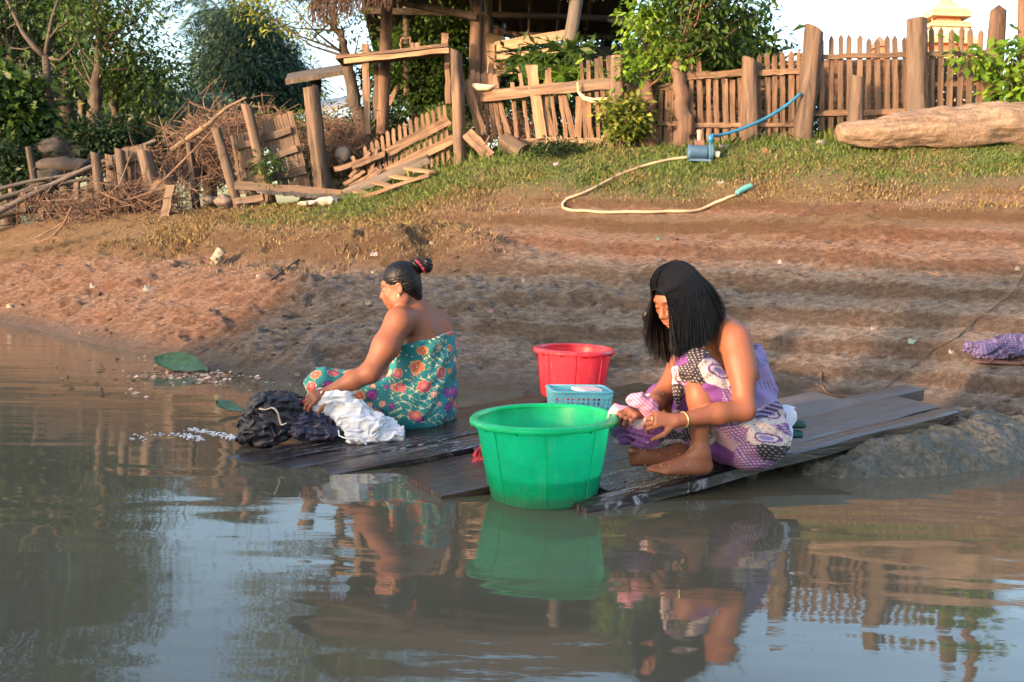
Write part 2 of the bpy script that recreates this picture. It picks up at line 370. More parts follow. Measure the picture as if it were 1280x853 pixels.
# ------------------------------------------------------------------ wooden pieces: each is meshed along its own Z so that the grain follows it
def frame_to(a, b, face=(0, -1, 0)):
    a = Vector(a); b = Vector(b); z = (b-a).normalized(); x = Vector(face).cross(z)
    x = x.normalized() if x.length > 1e-4 else Vector((1, 0, 0)); y = z.cross(x)
    return Matrix((x, y, z)).transposed().to_4x4(), (b-a).length
def board(name, a, b, wd, th, mat, parent=None, face=(0, -1, 0), point=0.0, jag=0.25, seg=7, taper=1.0, warp=0.004):
    """a sawn board from a to b, wd wide, th thick; its flat side looks along face; pointed or uneven end"""
    Rm, L = frame_to(a, b, face); V = []; F = []
    rr = np.random.default_rng(abs(hash((round(a[0]*97), round(a[2]*71), name))) % 100000)
    for i in range(seg+1):
        t = i/seg; ww = wd*(1+(taper-1)*t)*(1+0.05*rr.normal()); ox = warp*rr.normal(); oy = warp*rr.normal()
        z = t*L; hw = ww/2
        top = i == seg
        for (sx, sy) in ((-1, -1), (1, -1), (1, 1), (-1, 1)):
            zz = z
            if top and not point: zz += sx*wd*jag*rr.uniform(-0.5, 0.5)
            if i == 0: zz += sx*wd*jag*0.3*rr.uniform(-1, 1)
            V.append((ox+sx*hw, oy+sy*th/2, zz))
    for i in range(seg):
        for k in range(4):
            p = i*4+k; q = i*4+(k+1) % 4; F.append((p, q, q+4, p+4))
    F.append((3, 2, 1, 0))
    n = seg*4
    if point:
        V += [(0.1*wd*rr.uniform(-1, 1), -th/2, L+point), (0, th/2, L+point)]; m_ = len(V)-2
        F += [(n, n+1, m_), (n+2, n+3, m_+1), (n+1, n+2, m_+1, m_), (n+3, n, m_, m_+1)]
    else: F.append((n, n+1, n+2, n+3))
    o = mesh_np(name, np.array(V), F, mat, None)
    Mx = Matrix.Translation(Vector(a)) @ Rm
    place(o, Mx, parent); return o
def place(o, Mx, parent=None):
    if parent is not None:
        o.parent = parent; o.matrix_parent_inverse = wm(parent).inverted()
    o.matrix_basis = Mx
def log(name, a, b, r0, r1, mat, parent=None, rough=0.12, n=18, seg=16, bend=0.0, top='flat', seed=0, knots=2, squash=1.0):
    """a round weathered log from a to b with an uneven skin and a cut or broken top"""
    Rm, L = frame_to(a, b); V = []; F = []
    th = np.linspace(0, 2*np.pi, n, endpoint=False)
    for i in range(seg+1):
        t = i/seg; r = r0+(r1-r0)*t
        for k in range(n):
            d = 1+rough*fbm(3*math.cos(th[k])*0.6+seed, 3*math.sin(th[k])*0.6, t*L*3+seed*3.7, oct=3, seed=50+seed)*1.6
            d += rough*0.5*math.sin(th[k]*5+seed+2*t)
            bx = bend*math.sin(math.pi*t)
            zz = t*L
            if i == seg:
                if top == 'slant': zz += math.cos(th[k])*r*0.45
                elif top == 'broken': zz += 0.35*r*float(vnoise(k*0.9, seed+0.5, seed=3))
                elif top == 'cone': pass
            V.append((bx+math.cos(th[k])*r*d, math.sin(th[k])*r*d*squash, zz))
    for i in range(seg):
        for k in range(n):
            p = i*n+k; q = i*n+(k+1) % n; F.append((p, q, q+n, p+n))
    F.append(tuple(range(n-1, -1, -1))); c = len(V)
    V.append((bend*0, 0, L+(r1*0.9 if top == 'cone' else r1*0.08)))
    for k in range(n): F.append((seg*n+k, seg*n+(k+1) % n, c))
    o = mesh_np(name, np.array(V), F, mat, None); autosmooth(o, 50)
    place(o, Matrix.Translation(Vector(a)) @ Rm, parent); return o
def single_post(label, x0, y0, x1, y1, Y, wpx, mat='post', group='thick log posts along the fence line', wtop=None, top='slant', seed=1, bury=0.35, bend=0.0, Y1=None, cat='post', name='log_post'):
    a = pp(x0, y0, Y); b = pp(x1, y1, Y1 or Y); d = (b-a)/np.linalg.norm(b-a)
    r = wpx*Y*KD(x0, Y)/FPX/2; rt = (wtop or wpx*0.85)*Y*KD(x0, Y)/FPX/2
    o = log(name, a-d*bury, b, r, rt, M[mat], seed=seed, top=top, bend=bend)
    return tag(o, label, cat, group)
YF = 12.7
G1 = 'thick log posts along the fence line'
single_post('tall bare log post leaning right with a slanted top, where the blue pipe ends', 1003, 180, 1018, 36, YF-0.12, 24, seed=3, top='slant', wtop=22)
single_post('short thick stump of a post standing alone in front of the pointed pickets', 1069, 158, 1071, 96, YF-0.35, 20, seed=4, top='broken', wtop=17)
single_post('stout flat-topped log post rising behind the fallen log', 1146, 160, 1145, 24, YF-0.10, 30, seed=5, top='flat', wtop=24)
single_post('dark reddish tapered post with a knobbly broken top, right of the pagoda', 1234, 160, 1248, 14, YF-0.05, 34, mat='redpost', seed=6, top='cone', wtop=17)
single_post('pale sawn trunk cut off by the right edge of the photo', 1279, 165, 1280, -10, YF-0.3, 15, seed=7, mat='redpost', wtop=13)
single_post('thick grey-brown log post directly right of the low picket bay by the pump', 937, 182, 937, 74, YF-0.1, 22, seed=8, top='slant', wtop=18)
single_post('split log post at the right end of the broken fence, wound with a rope end', 770, 190, 772, 70, YF-0.22, 19, seed=9, top='flat', wtop=17)
single_post('tall straight pale log post at the top of the collapsed picket slope', 575, 204, 570, 64, YF-0.25, 17, seed=10, top='slant', wtop=14)
single_post('thickest bare post standing alone at the left end of the fallen rails', 403, 234, 389, 109, YF+0.05, 21, seed=11, top='broken', wtop=19)
single_post('slim post leaning left between the two halves of the tilted slatted panel', 334, 233, 308, 131, YF-0.15, 14, seed=12, top='slant', wtop=12)
single_post('forked rough post at the left edge of the tilted slatted panel', 298, 259, 270, 160, YF-0.2, 13, seed=13, top='broken', wtop=11)
single_post('thin weathered post standing in the brush between the two leaning panels', 244, 246, 236, 178, YF+0.1, 11, seed=14, top='broken', wtop=9, group=G1)
single_post('thick post leaning left at the right end of the small cane panel', 196, 259, 180, 188, YF-0.25, 19, seed=15, top='slant', wtop=17)
single_post('upright post in the middle of the small cane panel', 156, 246, 150, 187, YF-0.25, 13, seed=16, top='slant', wtop=12)
single_post('post at the left end of the small cane panel under the long poles', 128, 259, 119, 191, YF-0.3, 13, seed=17, top='slant', wtop=11)
single_post('dim grey post standing in front of the dark boulders on the left', 44, 232, 36, 184, YF+0.6, 10, seed=18, mat='darkwood', top='broken', wtop=8)
single_post('short post holding up the long poles on the far left', 54, 270, 48, 234, YF-0.25, 12, seed=19, top='flat', wtop=12)
single_post('tiny square stake under the long poles near the left edge', 16, 272, 14, 236, YF-0.2, 7, seed=20, top='flat', wtop=7)
o = board('stake', pp(205, 277, YF-0.6), pp(214, 231, YF-0.6), 0.10, 0.06, M['newwood'], jag=0.5); tag(o, 'short pale sawn stake leaning in front of the brush', 'stake')

# ---- picket runs; each run one thing: pickets, rails
def picket_run(label, base_px, Y, picks, rails, mat='fence', group=None, wd=0.062, name='picket_fence'):
    b0 = pp(*base_px, Y); root = thing(name, b0, label, 'fence', group)
    for i, (x0, y0, x1, y1, *r) in enumerate(picks):
        ww = (r[0] if r else wd)*KD(x0, Y)
        a = pp(x0, y0, Y); b = pp(x1, y1, Y); yo = random.uniform(-0.006, 0.006)
        board('picket', a+[0, yo, -0.03], b+[0, yo, 0], ww*random.uniform(0.88, 1.1), 0.018, M[mat], root, point=(r[1] if len(r) > 1 else 0.045), jag=0.4, warp=0.003)
    for (x0, y0, x1, y1, hw, yo, *mm) in rails:
        a = pp(x0, y0, Y+yo); b = pp(x1, y1, Y+yo)
        board('rail', a, b, hw, 0.035, M[mm[0] if mm else mat], root, jag=0.3, warp=0.004, seg=9)
    return root
GF = 'runs of the picket fence on the bank'
pk = [(1028+11.55*i+random.uniform(-1.2, 1.2), 177, 1027.5+11.55*i+random.uniform(-1.5, 1.5), 50+random.uniform(-2, 3)) for i in range(10)]
picket_run('upright pointed picket run between the tall leaning post and the flat-topped post', (1080, 178), YF, pk, [(1000, 71, 1138, 69, 0.055, -0.03), (1000, 142, 1138, 140, 0.06, -0.03)], group=GF)
pk = [(1163+11.6*i+random.uniform(-1.5, 1.5), 172, 1165.5+11.8*i+random.uniform(-2, 2), 40+random.uniform(-4, 3)) for i in range(6)]
picket_run('picket run with tall points in front of the pagoda, behind the log', (1190, 178), YF, pk, [(1157, 68, 1236, 66, 0.055, -0.03), (1157, 106, 1236, 104, 0.05, 0.03), (1157, 140, 1236, 141, 0.05, -0.03)], group=GF)
pk = [(866+10.2*i+random.uniform(-1, 1), 178, 863.5+10.4*i+random.uniform(-1.2, 1.2), (76 if i < 2 else 99)+random.uniform(-1, 2), 0.062, 0.045 if i < 2 else 0.0) for i in range(7)]
picket_run('low picket bay with its tops cut level with the rail, behind the water pump', (900, 180), YF, pk, [(857, 96, 932, 91, 0.075, -0.03), (866, 157, 930, 157, 0.05, -0.03)], group=GF)
pk = [(949+10.3*i+random.uniform(-1, 1), 178, 948+10.3*i+random.uniform(-1.2, 1.2), 70+random.uniform(-2, 3)) for i in range(6)]
picket_run('narrow picket bay crossed by the blue pipe', (975, 180), YF, pk, [(944, 92, 1000, 89, 0.06, -0.03), (944, 156, 1002, 155, 0.055, -0.03), (944, 82, 1003, 79, 0.03, 0.035)], group=GF)
# rear fence of horizontal boards glimpsed through the gaps
def rear(label, x0, x1, Y, rows, base):
    root = thing('board_fence', pp((x0+x1)/2, base, Y), label, 'fence', 'rear board fences seen through the gaps')
    for (ya, yb, h) in rows: board('board', pp(x0, ya, Y), pp(x1, yb, Y), h, 0.03, M['darkwood'] if random.random() < 0.5 else M['redpost'], root, jag=0.2, seg=8)  # darker woods carry the shade cast by the front fence
    for x in (x0+6, (x0+x1)/2, x1-6): board('upright', pp(x, base, Y+0.05), pp(x, rows[0][0]-4, Y+0.05), 0.06, 0.05, M['fence'], root)
    return root
rows_ = lambda y0, y1, st, w_: [(y+random.uniform(-1, 1), y+random.uniform(-1, 1), w_*random.uniform(0.85, 1.15)) for y in np.arange(y0, y1, st)]
rear('rear fence of wide horizontal boards behind the upright pickets', 1026, 1136, 13.3, rows_(80, 172, 10.5, 0.098), 172)
rear('rear fence of stacked boards behind the low picket bay', 826, 1002, 13.3, rows_(104, 178, 9.5, 0.078), 178)
rear('rear boards glimpsed behind the run beside the pagoda', 1160, 1238, 13.3, rows_(76, 172, 11, 0.085), 172)
# fence between the two leafy trunks
pk = [(778+6.5*i+random.uniform(-2, 2), 184, 782+6.3*i+random.uniform(-3, 3), 100+random.uniform(-6, 16), 0.05, 0.0) for i in range(12)]
picket_run('shadowy run of mixed stakes between the two leafy trunks', (820, 186), YF+0.12, pk, [(776, 112, 866, 108, 0.06, -0.03), (822, 155, 866, 154, 0.05, -0.03)])

# ---- broken middle section
picks = [(598, 170, 591, 88), (605, 172, 597, 90), (612, 176, 603, 93), (621, 172, 606, 90), (628, 176, 612, 92), (636, 176, 618, 94), (640, 176, 616, 98), (646, 170, 640, 104), (661, 170, 650, 92), 
         (693, 172, 676, 120, .085, 0), (682, 172, 684, 88), (696, 173, 686, 85), (708, 174, 700, 118), (718, 174, 704, 116, .07, 0), (722, 174, 724, 120, .08, 0), (733, 174, 726, 78), (738, 174, 735, 76), (748, 172, 745, 74), (757, 170, 750, 72), (765, 158, 760, 70), (741, 174, 728, 118, .06, 0)]
root = picket_run('battered broken fence of leaning slats nailed to one heavy beam', (680, 184), YF+0.02, [(a, b, c, d, *(r or (0.05, 0.0))) for a, b, c, d, *r in picks],
    [(600, 121, 766, 104, 0.135, -0.04), (683, 178, 764, 181, 0.13, -0.05), (634, 180, 686, 176, 0.08, -0.05)])
board('wide_slat', pp(677, 173, YF-0.07), pp(664, 82, YF-0.07), 0.13, 0.03, M['newwood'], root)
b = MB(); b.tube([pp(*q, YF-0.16) for q in ((766, 122), (757, 124), (742, 126), (730, 123), (723, 115), (722, 103))], [0.015, 0.02, 0.03, 0.025, 0.018, 0.012], 8)
o = b.build('rope', plain('bleached_rope', (0.5, 0.36, 0.23), 0.9, 0.2, 40)); tag(o, 'frayed pale rope looped over the heavy beam of the broken fence', 'rope')
b = MB(); b.tube([pp(*q, YF-0.12) for q in ((590, 106), (597, 109), (610, 110), (621, 107))], [0.02, 0.045, 0.04, 0.01], 8)
o = b.build('rag', plain('pale_rag', (0.55, 0.40, 0.29), 0.9, 0.2, 30), smooth=True); tag(o, 'pale rag caught on the slats just right of the tall straight post', 'rag')
GD = 'broken planks and slats lying below the fence'
def loose(label, a, b, w_, mat='fence', name='loose_plank', th=0.03, face=(0, -1, 0.2)):
    return tag(board(name, pp(*a), pp(*b), w_, th, M[mat], face=face), label, 'plank', GD)
loose('short wide plank slanting down to the grass right of the tall straight post', (583, 166, YF-0.3), (612, 196, YF-0.45), 0.15, 'fence')
loose('slim slat leaning from the post foot up into the fan of slats', (600, 170, YF-0.1), (577, 96, YF-0.1), 0.05)
loose('second slim slat beside the tall straight post', (606, 168, YF-0.12), (584, 100, YF-0.12), 0.05)
o = log('log', pp(630, 176, YF-0.25), pp(655, 192, YF-0.3), 0.11, 0.12, M['darkwood'], seed=23, top='flat'); tag(o, 'short dark log end lying at the foot of the broken fence', 'log')
b = MB(); b.tube([pp(600, 190, YF-0.4), pp(607, 180, YF-0.4), pp(612, 170, YF-0.4)], 0.012, 6); o = b.build('stick', M['twig']); tag(o, 'thin stick crossing the short wide plank', 'stick')

# ---- collapsed picket slope in the middle left
pk = []
for i in range(15):
    x = 459+7.0*i; yt = np.interp(x, [455, 500, 560, 570], [186, 160, 132, 122]); yb = np.interp(x, [455, 500, 560], [228, 218, 206])
    pk.append((x+4+random.uniform(-1, 1), yb, x-2+random.uniform(-1, 1), yt+random.uniform(-2, 2), 0.045, 0.03))
root = picket_run('collapsed picket fence sagging down the slope with pale pointed slats', (500, 222), YF+0.05, pk,
    [(484, 191, 562, 150, 0.12, -0.04), (438, 236, 566, 175, 0.11, -0.05)])
board('rail', pp(440, 209, YF-0.05), pp(480, 193, YF-0.05), 0.07, 0.03, M['fence'], root); board('rail', pp(418, 212, YF-0.02), pp(472, 196, YF), 0.06, 0.03, M['fence'], root)
loose('grey weathered plank lying along the foot of the collapsed fence', (428, 244, YF-0.35), (536, 199, YF-0.3), 0.125, 'greywood')
loose('long pale rail fallen from the slatted panel towards the grey plank', (294, 232, YF-0.35), (428, 242, YF-0.35), 0.10, 'fence')
loose('short pale plank slanting down beside the collapsed pickets', (436, 244, YF-0.2), (474, 212, YF-0.1), 0.09, 'fence')
for k, (ax, ay, bx, by) in enumerate([(440, 238, 470, 246), (466, 227, 498, 236), (488, 220, 520, 226), (508, 210, 540, 216)]):
    tag(board('step_slat', pp(ax, ay, YF-0.3), pp(bx, by, YF-0.7), 0.09, 0.025, M['newwood'], face=(0, -0.4, 1)), 'flat slat lying on the grass under the grey plank', 'plank', 'flat slats under the grey plank')
loose('flat board lying against the grass edge below the grey plank', (440, 252, YF-0.75), (536, 219, YF-0.75), 0.045, 'fence')
fl = thing('slat_panel', pp(370, 244, YF-0.4), 'panel of thin grey slats lying flat under the long pale rail', 'panel')
for i in range(16):
    x = 318+7*i; board('slat', pp(x, 236+0.3*i, YF-0.1), pp(x+12, 242+0.6*i, YF-0.7), 0.06, 0.015, M['greywood'], fl, face=(0, -0.3, 1), jag=0.2)
loose('small loose plank crossing under the panel near the forked post', (294, 252, YF-0.4), (330, 247, YF-0.4), 0.08, 'fence')
for k, q in enumerate([(437, 222, 462, 190), (448, 214, 440, 196), (430, 231, 456, 214), (462, 221, 470, 186)]):
    tag(board('scrap_slat', pp(q[0], q[1], YF), pp(q[2], q[3], YF), 0.05, 0.02, M['fence']), 'loose slat leaning among the wreck of the collapsed fence', 'plank', 'loose slats in the wreck')
# tilted slatted panel: two halves, three rails
pk = []
for i in range(11):
    t = i/10; pk.append((352+3.5*i, 238-0.6*i, 328+3.6*i, 152-1.3*i, 0.036, 0.0))
for i in range(8):
    pk.append((302+4.6*i, 240-1*i, 290+4.2*i, 171-1.3*i, 0.036, 0.0))
picket_run('slatted cane panel tilted to the left with three cross boards', (345, 238), YF+0.03, pk,
    [(293, 185, 364, 162, 0.085, -0.04, 'fence'), (302, 208, 372, 186, 0.085, -0.04), (304, 229, 382, 212, 0.11, -0.04), (306, 256, 338, 250, 0.06, -0.05)], name='slatted_panel', wd=0.036)
pk = []
for i in range(13):
    pk.append((161+2.8*i, 244+0.6*i, 154+2.2*i, 186-0.5*i, 0.030, 0.0))
for i in range(5):
    pk.append((136+3*i, 240, 133+3*i, 193+0.5*i, 0.030, 0.0))
picket_run('small leaning cane panel half buried in brush on the left', (160, 244), YF-0.1, pk, [(134, 211, 150, 205, 0.035, -0.03), (154, 205, 176, 197, 0.04, -0.03)], name='cane_panel', wd=0.03)
o = log('log', pp(200, 236, YF-0.35), pp(212, 226, YF+0.3), 0.10, 0.09, M['newwood'], seed=25, top='flat', rough=0.2); tag(o, 'cut log end with a pale orange face beside the leaning stake', 'log')

# ---- long poles on the left
GP = 'long grey poles lying on the left bank'
for k, (x0, y0, x1, y1, Y0, Y1, r0, lab) in enumerate([
    (-40, 286, 195, 176, 12.0, 12.9, 0.050, 'longest grey pole, rising from the left edge to the top of the cane panel'),
    (-30, 246, 110, 218, 12.4, 12.9, 0.040, 'uppermost level pole at the left edge'),
    (-30, 258, 130, 222, 12.3, 12.9, 0.045, 'second level pole below the uppermost one on the left'),
    (-20, 272, 128, 236, 12.5, 13.0, 0.055, 'thick brown pole under the crossing of the two long poles'),
    (-30, 280, 60, 262, 12.2, 12.6, 0.075, 'fat round pole lowest on the left'),
    (-40, 268, 150, 200, 12.5, 13.1, 0.035, 'thin pole crossing behind the longest grey pole'),
    (60, 240, 133, 207, 12.7, 12.9, 0.045, 'short dark pole ending at the cane panel')]):
    a = pp(x0, y0, Y0); b_ = pp(x1, y1, Y1)
    tag(log('pole', a, b_, r0*0.8, r0*0.55, M['greywood'] if k != 3 else M['fence'], seed=60+k, bend=0.05, n=10, seg=14, rough=0.06), lab, 'pole', GP)
for k, (x, y) in enumerate([(30, 240), (52, 252), (96, 228)]):
    tag(board('prop_stake', pp(x, y+26, YF-0.3), pp(x, y, YF-0.3), 0.06, 0.05, M['fence']), 'small orange stake propping the long poles', 'stake', 'stakes propping the poles')

# ---- brush: tangles of dry twigs
def brush(label, cx, cy, Y, wpx, hpx, n, seed, depth=0.7, green=0, tr=(0.003, 0.008), name='brush_pile'):
    rr = np.random.default_rng(seed); b = MB()
    for i in range(n):
        c = pp(cx+rr.normal()*wpx*0.32, cy+abs(rr.normal())*-hpx*0.35, Y+rr.uniform(-depth, depth)*0.5)
        c[2] = max(c[2], Tz(c[0], c[1])+0.02) if rr.random() < .5 else c[2]
        d = rr.normal(size=3)*[1, 0.6, 0.9]; d /= np.linalg.norm(d); L = rr.uniform(0.15, 0.6); k = rr.normal(size=3)*0.10
        r = rr.uniform(*tr)
        b.tube([c-d*L/2, c-d*L/6+k*0.6, c+d*L/6+k, c+d*L/2-k*0.3], [r, r*0.9, r*0.7, r*0.3], 4, cap=False)
    o = b.build(name, M['twig']); return tag(o, label, 'brush', 'heaps of dry brush')
brush('tangle of dry twigs in front of the small cane panel', 170, 262, 12.5, 110, 55, 420, 1)
brush('heap of dry reddish brush between the cane panel and the tilted panel', 255, 225, 13.3, 90, 90, 750, 2, 1.0, tr=(0.004, 0.009))
brush('tall tangled dry brush rising behind the tilted slatted panel', 305, 178, 14.0, 118, 44, 560, 3, 1.4, tr=(0.004, 0.010))
brush('dry brush heaped behind the thick bare post', 425, 200, 13.6, 60, 70, 420, 4, 0.8)
brush('brush and roots under the long poles at the far left', 90, 276, 12.4, 120, 40, 320, 5)
brush('dead twigs tangled behind the broken middle fence', 640, 172, 13.2, 60, 30, 160, 6)
def branch(label, pts, r, name='dead_branch', Y=12.3, mat='twig'):
    b = MB(); q = [pp(*p, Y) if len(p) == 2 else pp(*p) for p in pts]; m_ = len(q)
    b.tube(q, [r*(1-0.7*i/(m_-1)) for i in range(m_)], 6)
    return b
b = branch('', [(80, 300), (66, 296), (50, 303), (20, 307), (0, 302)], 0.016, Y=11.4)
q = [pp(*p, 11.4) for p in ((66, 296), (80, 280), (88, 262), (90, 258))]; b.tube(q, [0.016, 0.014, 0.012, 0.006], 6); q = [pp(*p, 11.4) for p in ((50, 303), (40, 296), (34, 300))]; b.tube(q, [0.012, 0.008, 0.004], 6)
q = [pp(*p, 11.4) for p in ((82, 276), (70, 284), (48, 296), (36, 300))]; b.tube(q, [0.012, 0.012, 0.010, 0.006], 6)
tag(b.build('dead_branch', M['twig']), 'dead forked branch lying on the mud at the left edge', 'branch')
b = branch('', [(131, 252), (160, 243), (165, 240)], 0.012)
for pts in (((88, 278), (130, 250), (150, 230), (165, 190)), ((160, 250), (190, 240), (240, 190), (268, 160))):
    q = [pp(*p, 12.2) for p in pts]; b.tube(q, [0.014, 0.013, 0.011, 0.007], 6)
tag(b.build('dead_branch', M['twig']), 'long thin dead branches arching over the brush left of the stake', 'branch')
b = MB(); q = [pp(*p, 12.9) for p in ((214, 188), (246, 166), (262, 155), (270, 146), (285, 134), (308, 122))]; b.tube(q, [0.035, 0.035, 0.03, 0.022, 0.02, 0.012], 8)
q = [pp(*p, 12.9) for p in ((252, 164), (251, 157))]; b.tube(q, [0.02, 0.025], 8)
tag(b.build('dead_branch', M['newwood']), 'bleached branch bridging the heap of dry reddish brush', 'branch')

# ---- fallen log on the right
a = pp(1047, 172, 11.7); b_ = pp(1340, 158, 12.1)
Rm, L = frame_to(a, b_); n = 40; seg = 70; V = []; F = []
for i in range(seg+1):
    t = i/seg; r = np.interp(t, [0, 0.04, 0.1, 0.2, 0.35, 0.6, 1], [0.085, 0.13, 0.165, 0.20, 0.235, 0.25, 0.24])
    for k in range(n):
        th = 2*math.pi*k/n
        d = 1+0.34*float(fbm(1.5*math.cos(th)+4, 1.5*math.sin(th), t*6, oct=4, seed=70))+0.12*float(fbm(6*math.cos(th), 6*math.sin(th), t*16, oct=3, seed=71))
        if t < 0.28: d -= 0.35*math.exp(-((t-0.13)/0.05)**2)*max(0, math.sin(th-3.9))*1.4
        V.append((r*d*math.cos(th)*0.9, r*d*math.sin(th), t*L))
for i in range(seg):
    for k in range(n):
        p = i*n+k; q = i*n+(k+1) % n; F.append((p, q, q+n, p+n))
F.append(tuple(range(n-1, -1, -1))); F.append(tuple(seg*n+k for k in range(n)))
m = NB('bleached_driftwood'); nn = m.noise(m.coord((7, 7, 1.2)), 1.6, 6, 0.65, 1.0); n2 = m.noise(m.coord((1, 1, 1)), 3, 3)
m.base(m.mix(m.ramp(n2, [(0.4, (0, 0, 0)), (0.62, (1, 1, 1))]), m.ramp(nn, [(0.3, (0.06, 0.042, 0.032)), (0.47, (0.22, 0.155, 0.115)), (0.66, (0.36, 0.265, 0.20))]), (0.24, 0.17, 0.13))); m.rough(0.85); m.bump(m.math('ADD', nn, m.math('MULTIPLY', m.noise(m.coord((1, 1, 1)), 9, 6, 0.7), 1.0)), 1.0, 0.06)
o = mesh_np('fallen_log', np.array(V), F, m.m, smooth=True); place(o, Matrix.Translation(Vector(a)+Vector((0, 0, 0.04))) @ Rm)
tag(o, 'huge bleached tree trunk lying on the grass in front of the right-hand fence', 'log')
# ------------------------------------------------------------------ thatched shelter
YH = 14.2
hut = thing('thatched_shelter', pp(640, 130, YH+1), 'open thatched shelter on log posts above the broken fence', 'shelter')
def hp(x0, y0, x1, y1, Y, wpx, mat, seed, Y1=None):
    a = pp(x0, y0, Y); b = pp(x1, y1, Y1 or Y); r = wpx*Y/FPX/2
    return log('post', a, b, r, r*0.9, M[mat], hut, seed=seed, top='flat', rough=0.07)
hp(478, 168, 484, 0, YH-0.3, 15, 'redpost', 31)
hp(593, 130, 596, -8, YH-0.2, 15, 'redpost', 32)
hp(700, 130, 724, -20, YH-0.4, 17, 'greywood', 33)
hp(828, 120, 826, 10, YH+3.6, 12, 'darkwood', 34)
hp(612, 120, 610, -10, YH+2.6, 12, 'darkwood', 35)
hp(510, 120, 508, -10, YH+2.8, 11, 'darkwood', 36)
# roof: a slope of thatch seen from below, rising away from the river, plus the back slope
thm = NB('old_thatch'); nn = thm.noise(thm.world((26, 3, 12)), 1.4, 5, 0.7, 0.5); thm.base(thm.ramp(nn, [(0.3, (0.025, 0.015, 0.010)), (0.55, (0.07, 0.040, 0.027)), (0.75, (0.15, 0.09, 0.06))])); thm.rough(0.95); thm.bump(nn, 1.0, 0.04)
M['thatch'] = thm.m
def roofpt(px, Y, py): return pp(px, py, Y)
E0 = pp(388, 10, YH-1.0); E1 = pp(866, -12, YH-1.0); ez = E0[2]
x0, x1 = E0[0], E1[0]; zE = 4.0
zE = pp(600, -24, YH-1.0)[2]; zB = pp(600, 44, YH+4.8)[2]
V = []; F = []; nu, nv = 60, 14
for s_, (y0, y1, z0, z1) in enumerate(((YH-1.0, YH+1.4, zE, zE+1.7), (YH+1.4, YH+4.8, zE+1.7, zB))):
    for lay in (0, 1):
        base = len(V)
        for j in range(nv+1):
            for i in range(nu+1):
                u = i/nu; v = j/nv
                sag = -0.42*max(0, 1-u/0.32)**1.3*(1-v*(s_ == 0))
                V.append((x0+(x1-x0)*u, y0+(y1-y0)*v, z0+(z1-z0)*v+sag+(0.20 if lay else 0.0)+0.035*float(vnoise(u*30, v*9, lay*3.0))))
        for j in range(nv):
            for i in range(nu):
                p = base+j*(nu+1)+i; F.append((p, p+1, p+nu+2, p+nu+1))
mesh_np('thatch_roof', np.array(V), F, M['thatch'], hut)
b = MB(); rr = np.random.default_rng(5)
for i in range(2600):     # ragged straw along the eaves
    u = rr.random(); x = x0+(x1-x0)*u; z = zE-0.42*max(0, 1-u/0.32)**1.3+rr.uniform(0.0, 0.2); L = rr.uniform(0.06, 0.24)*(1.5 if u < 0.25 else 1)
    y = YH-1.0+rr.uniform(-0.05, 0.06); w_ = rr.uniform(0.004, 0.012); dx = rr.normal()*0.06
    b.add([(x, y, z), (x+w_, y, z), (x+dx+w_, y-0.05, z-L), (x+dx, y-0.05, z-L)], [(0, 1, 2, 3)])
for i in range(700):
    v = rr.random(); y = YH-1.0+2.4*v; z = zE+1.7*v-0.3*(1-v); L = rr.uniform(0.08, 0.3); w_ = 0.012; x = x0+rr.uniform(-0.15, 0.05)
    b.add([(x, y, z+.15), (x, y+w_, z+.15), (x-0.12, y+w_, z-L+.1), (x-0.12, y, z-L+.1)], [(0, 1, 2, 3)])
b.build('thatch_fringe', M['thatch'], hut)
for k in range(9):
    x = x0+0.3+(x1-x0-0.6)*k/8; b = MB(); b.tube([(x, YH-0.9, zE-0.05-(0.2 if k < 2 else 0)), (x, YH+1.4, zE+1.6), (x, YH+4.7, zB-0.05)], 0.035, 8); b.build('rafter', M['darkwood'], hut)
for (ya, zo) in ((YH-0.35, 0.30), (YH+2.6, 0.35), (YH+4.4, zB-zE-0.05)):
    log('beam', (x0+0.1, ya, zE+zo), (x1-0.1, ya, zE+zo), 0.055, 0.05, M['darkwood'], hut, seed=39, n=10)
# diagonal brace at the left eave
b = MB(); b.tube([pp(498, 2, YH-0.5), pp(595, 22, YH-0.3)], 0.05, 8); b.build('brace', M['darkwood'], hut)
# back wall in deep shade
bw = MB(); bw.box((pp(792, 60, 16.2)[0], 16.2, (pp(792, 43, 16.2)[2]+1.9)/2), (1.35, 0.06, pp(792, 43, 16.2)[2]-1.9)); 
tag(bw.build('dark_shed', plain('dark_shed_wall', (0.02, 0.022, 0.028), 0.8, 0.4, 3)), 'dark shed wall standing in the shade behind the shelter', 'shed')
b = MB(); A = [pp(758, 26, 15.6), pp(800, 20, 15.0), pp(838, 48, 15.0), pp(806, 46, 15.8)]
b.add(A, [(0, 1, 2, 3)]); b.add([p+[0, 0, 0.02] for p in A], [(3, 2, 1, 0)])
tag(b.build('tin_sheet', plain('grey_tin', (0.42, 0.42, 0.45), 0.5, 0.2, 3)), 'grey tin awning sheet under the right end of the thatch', 'awning')
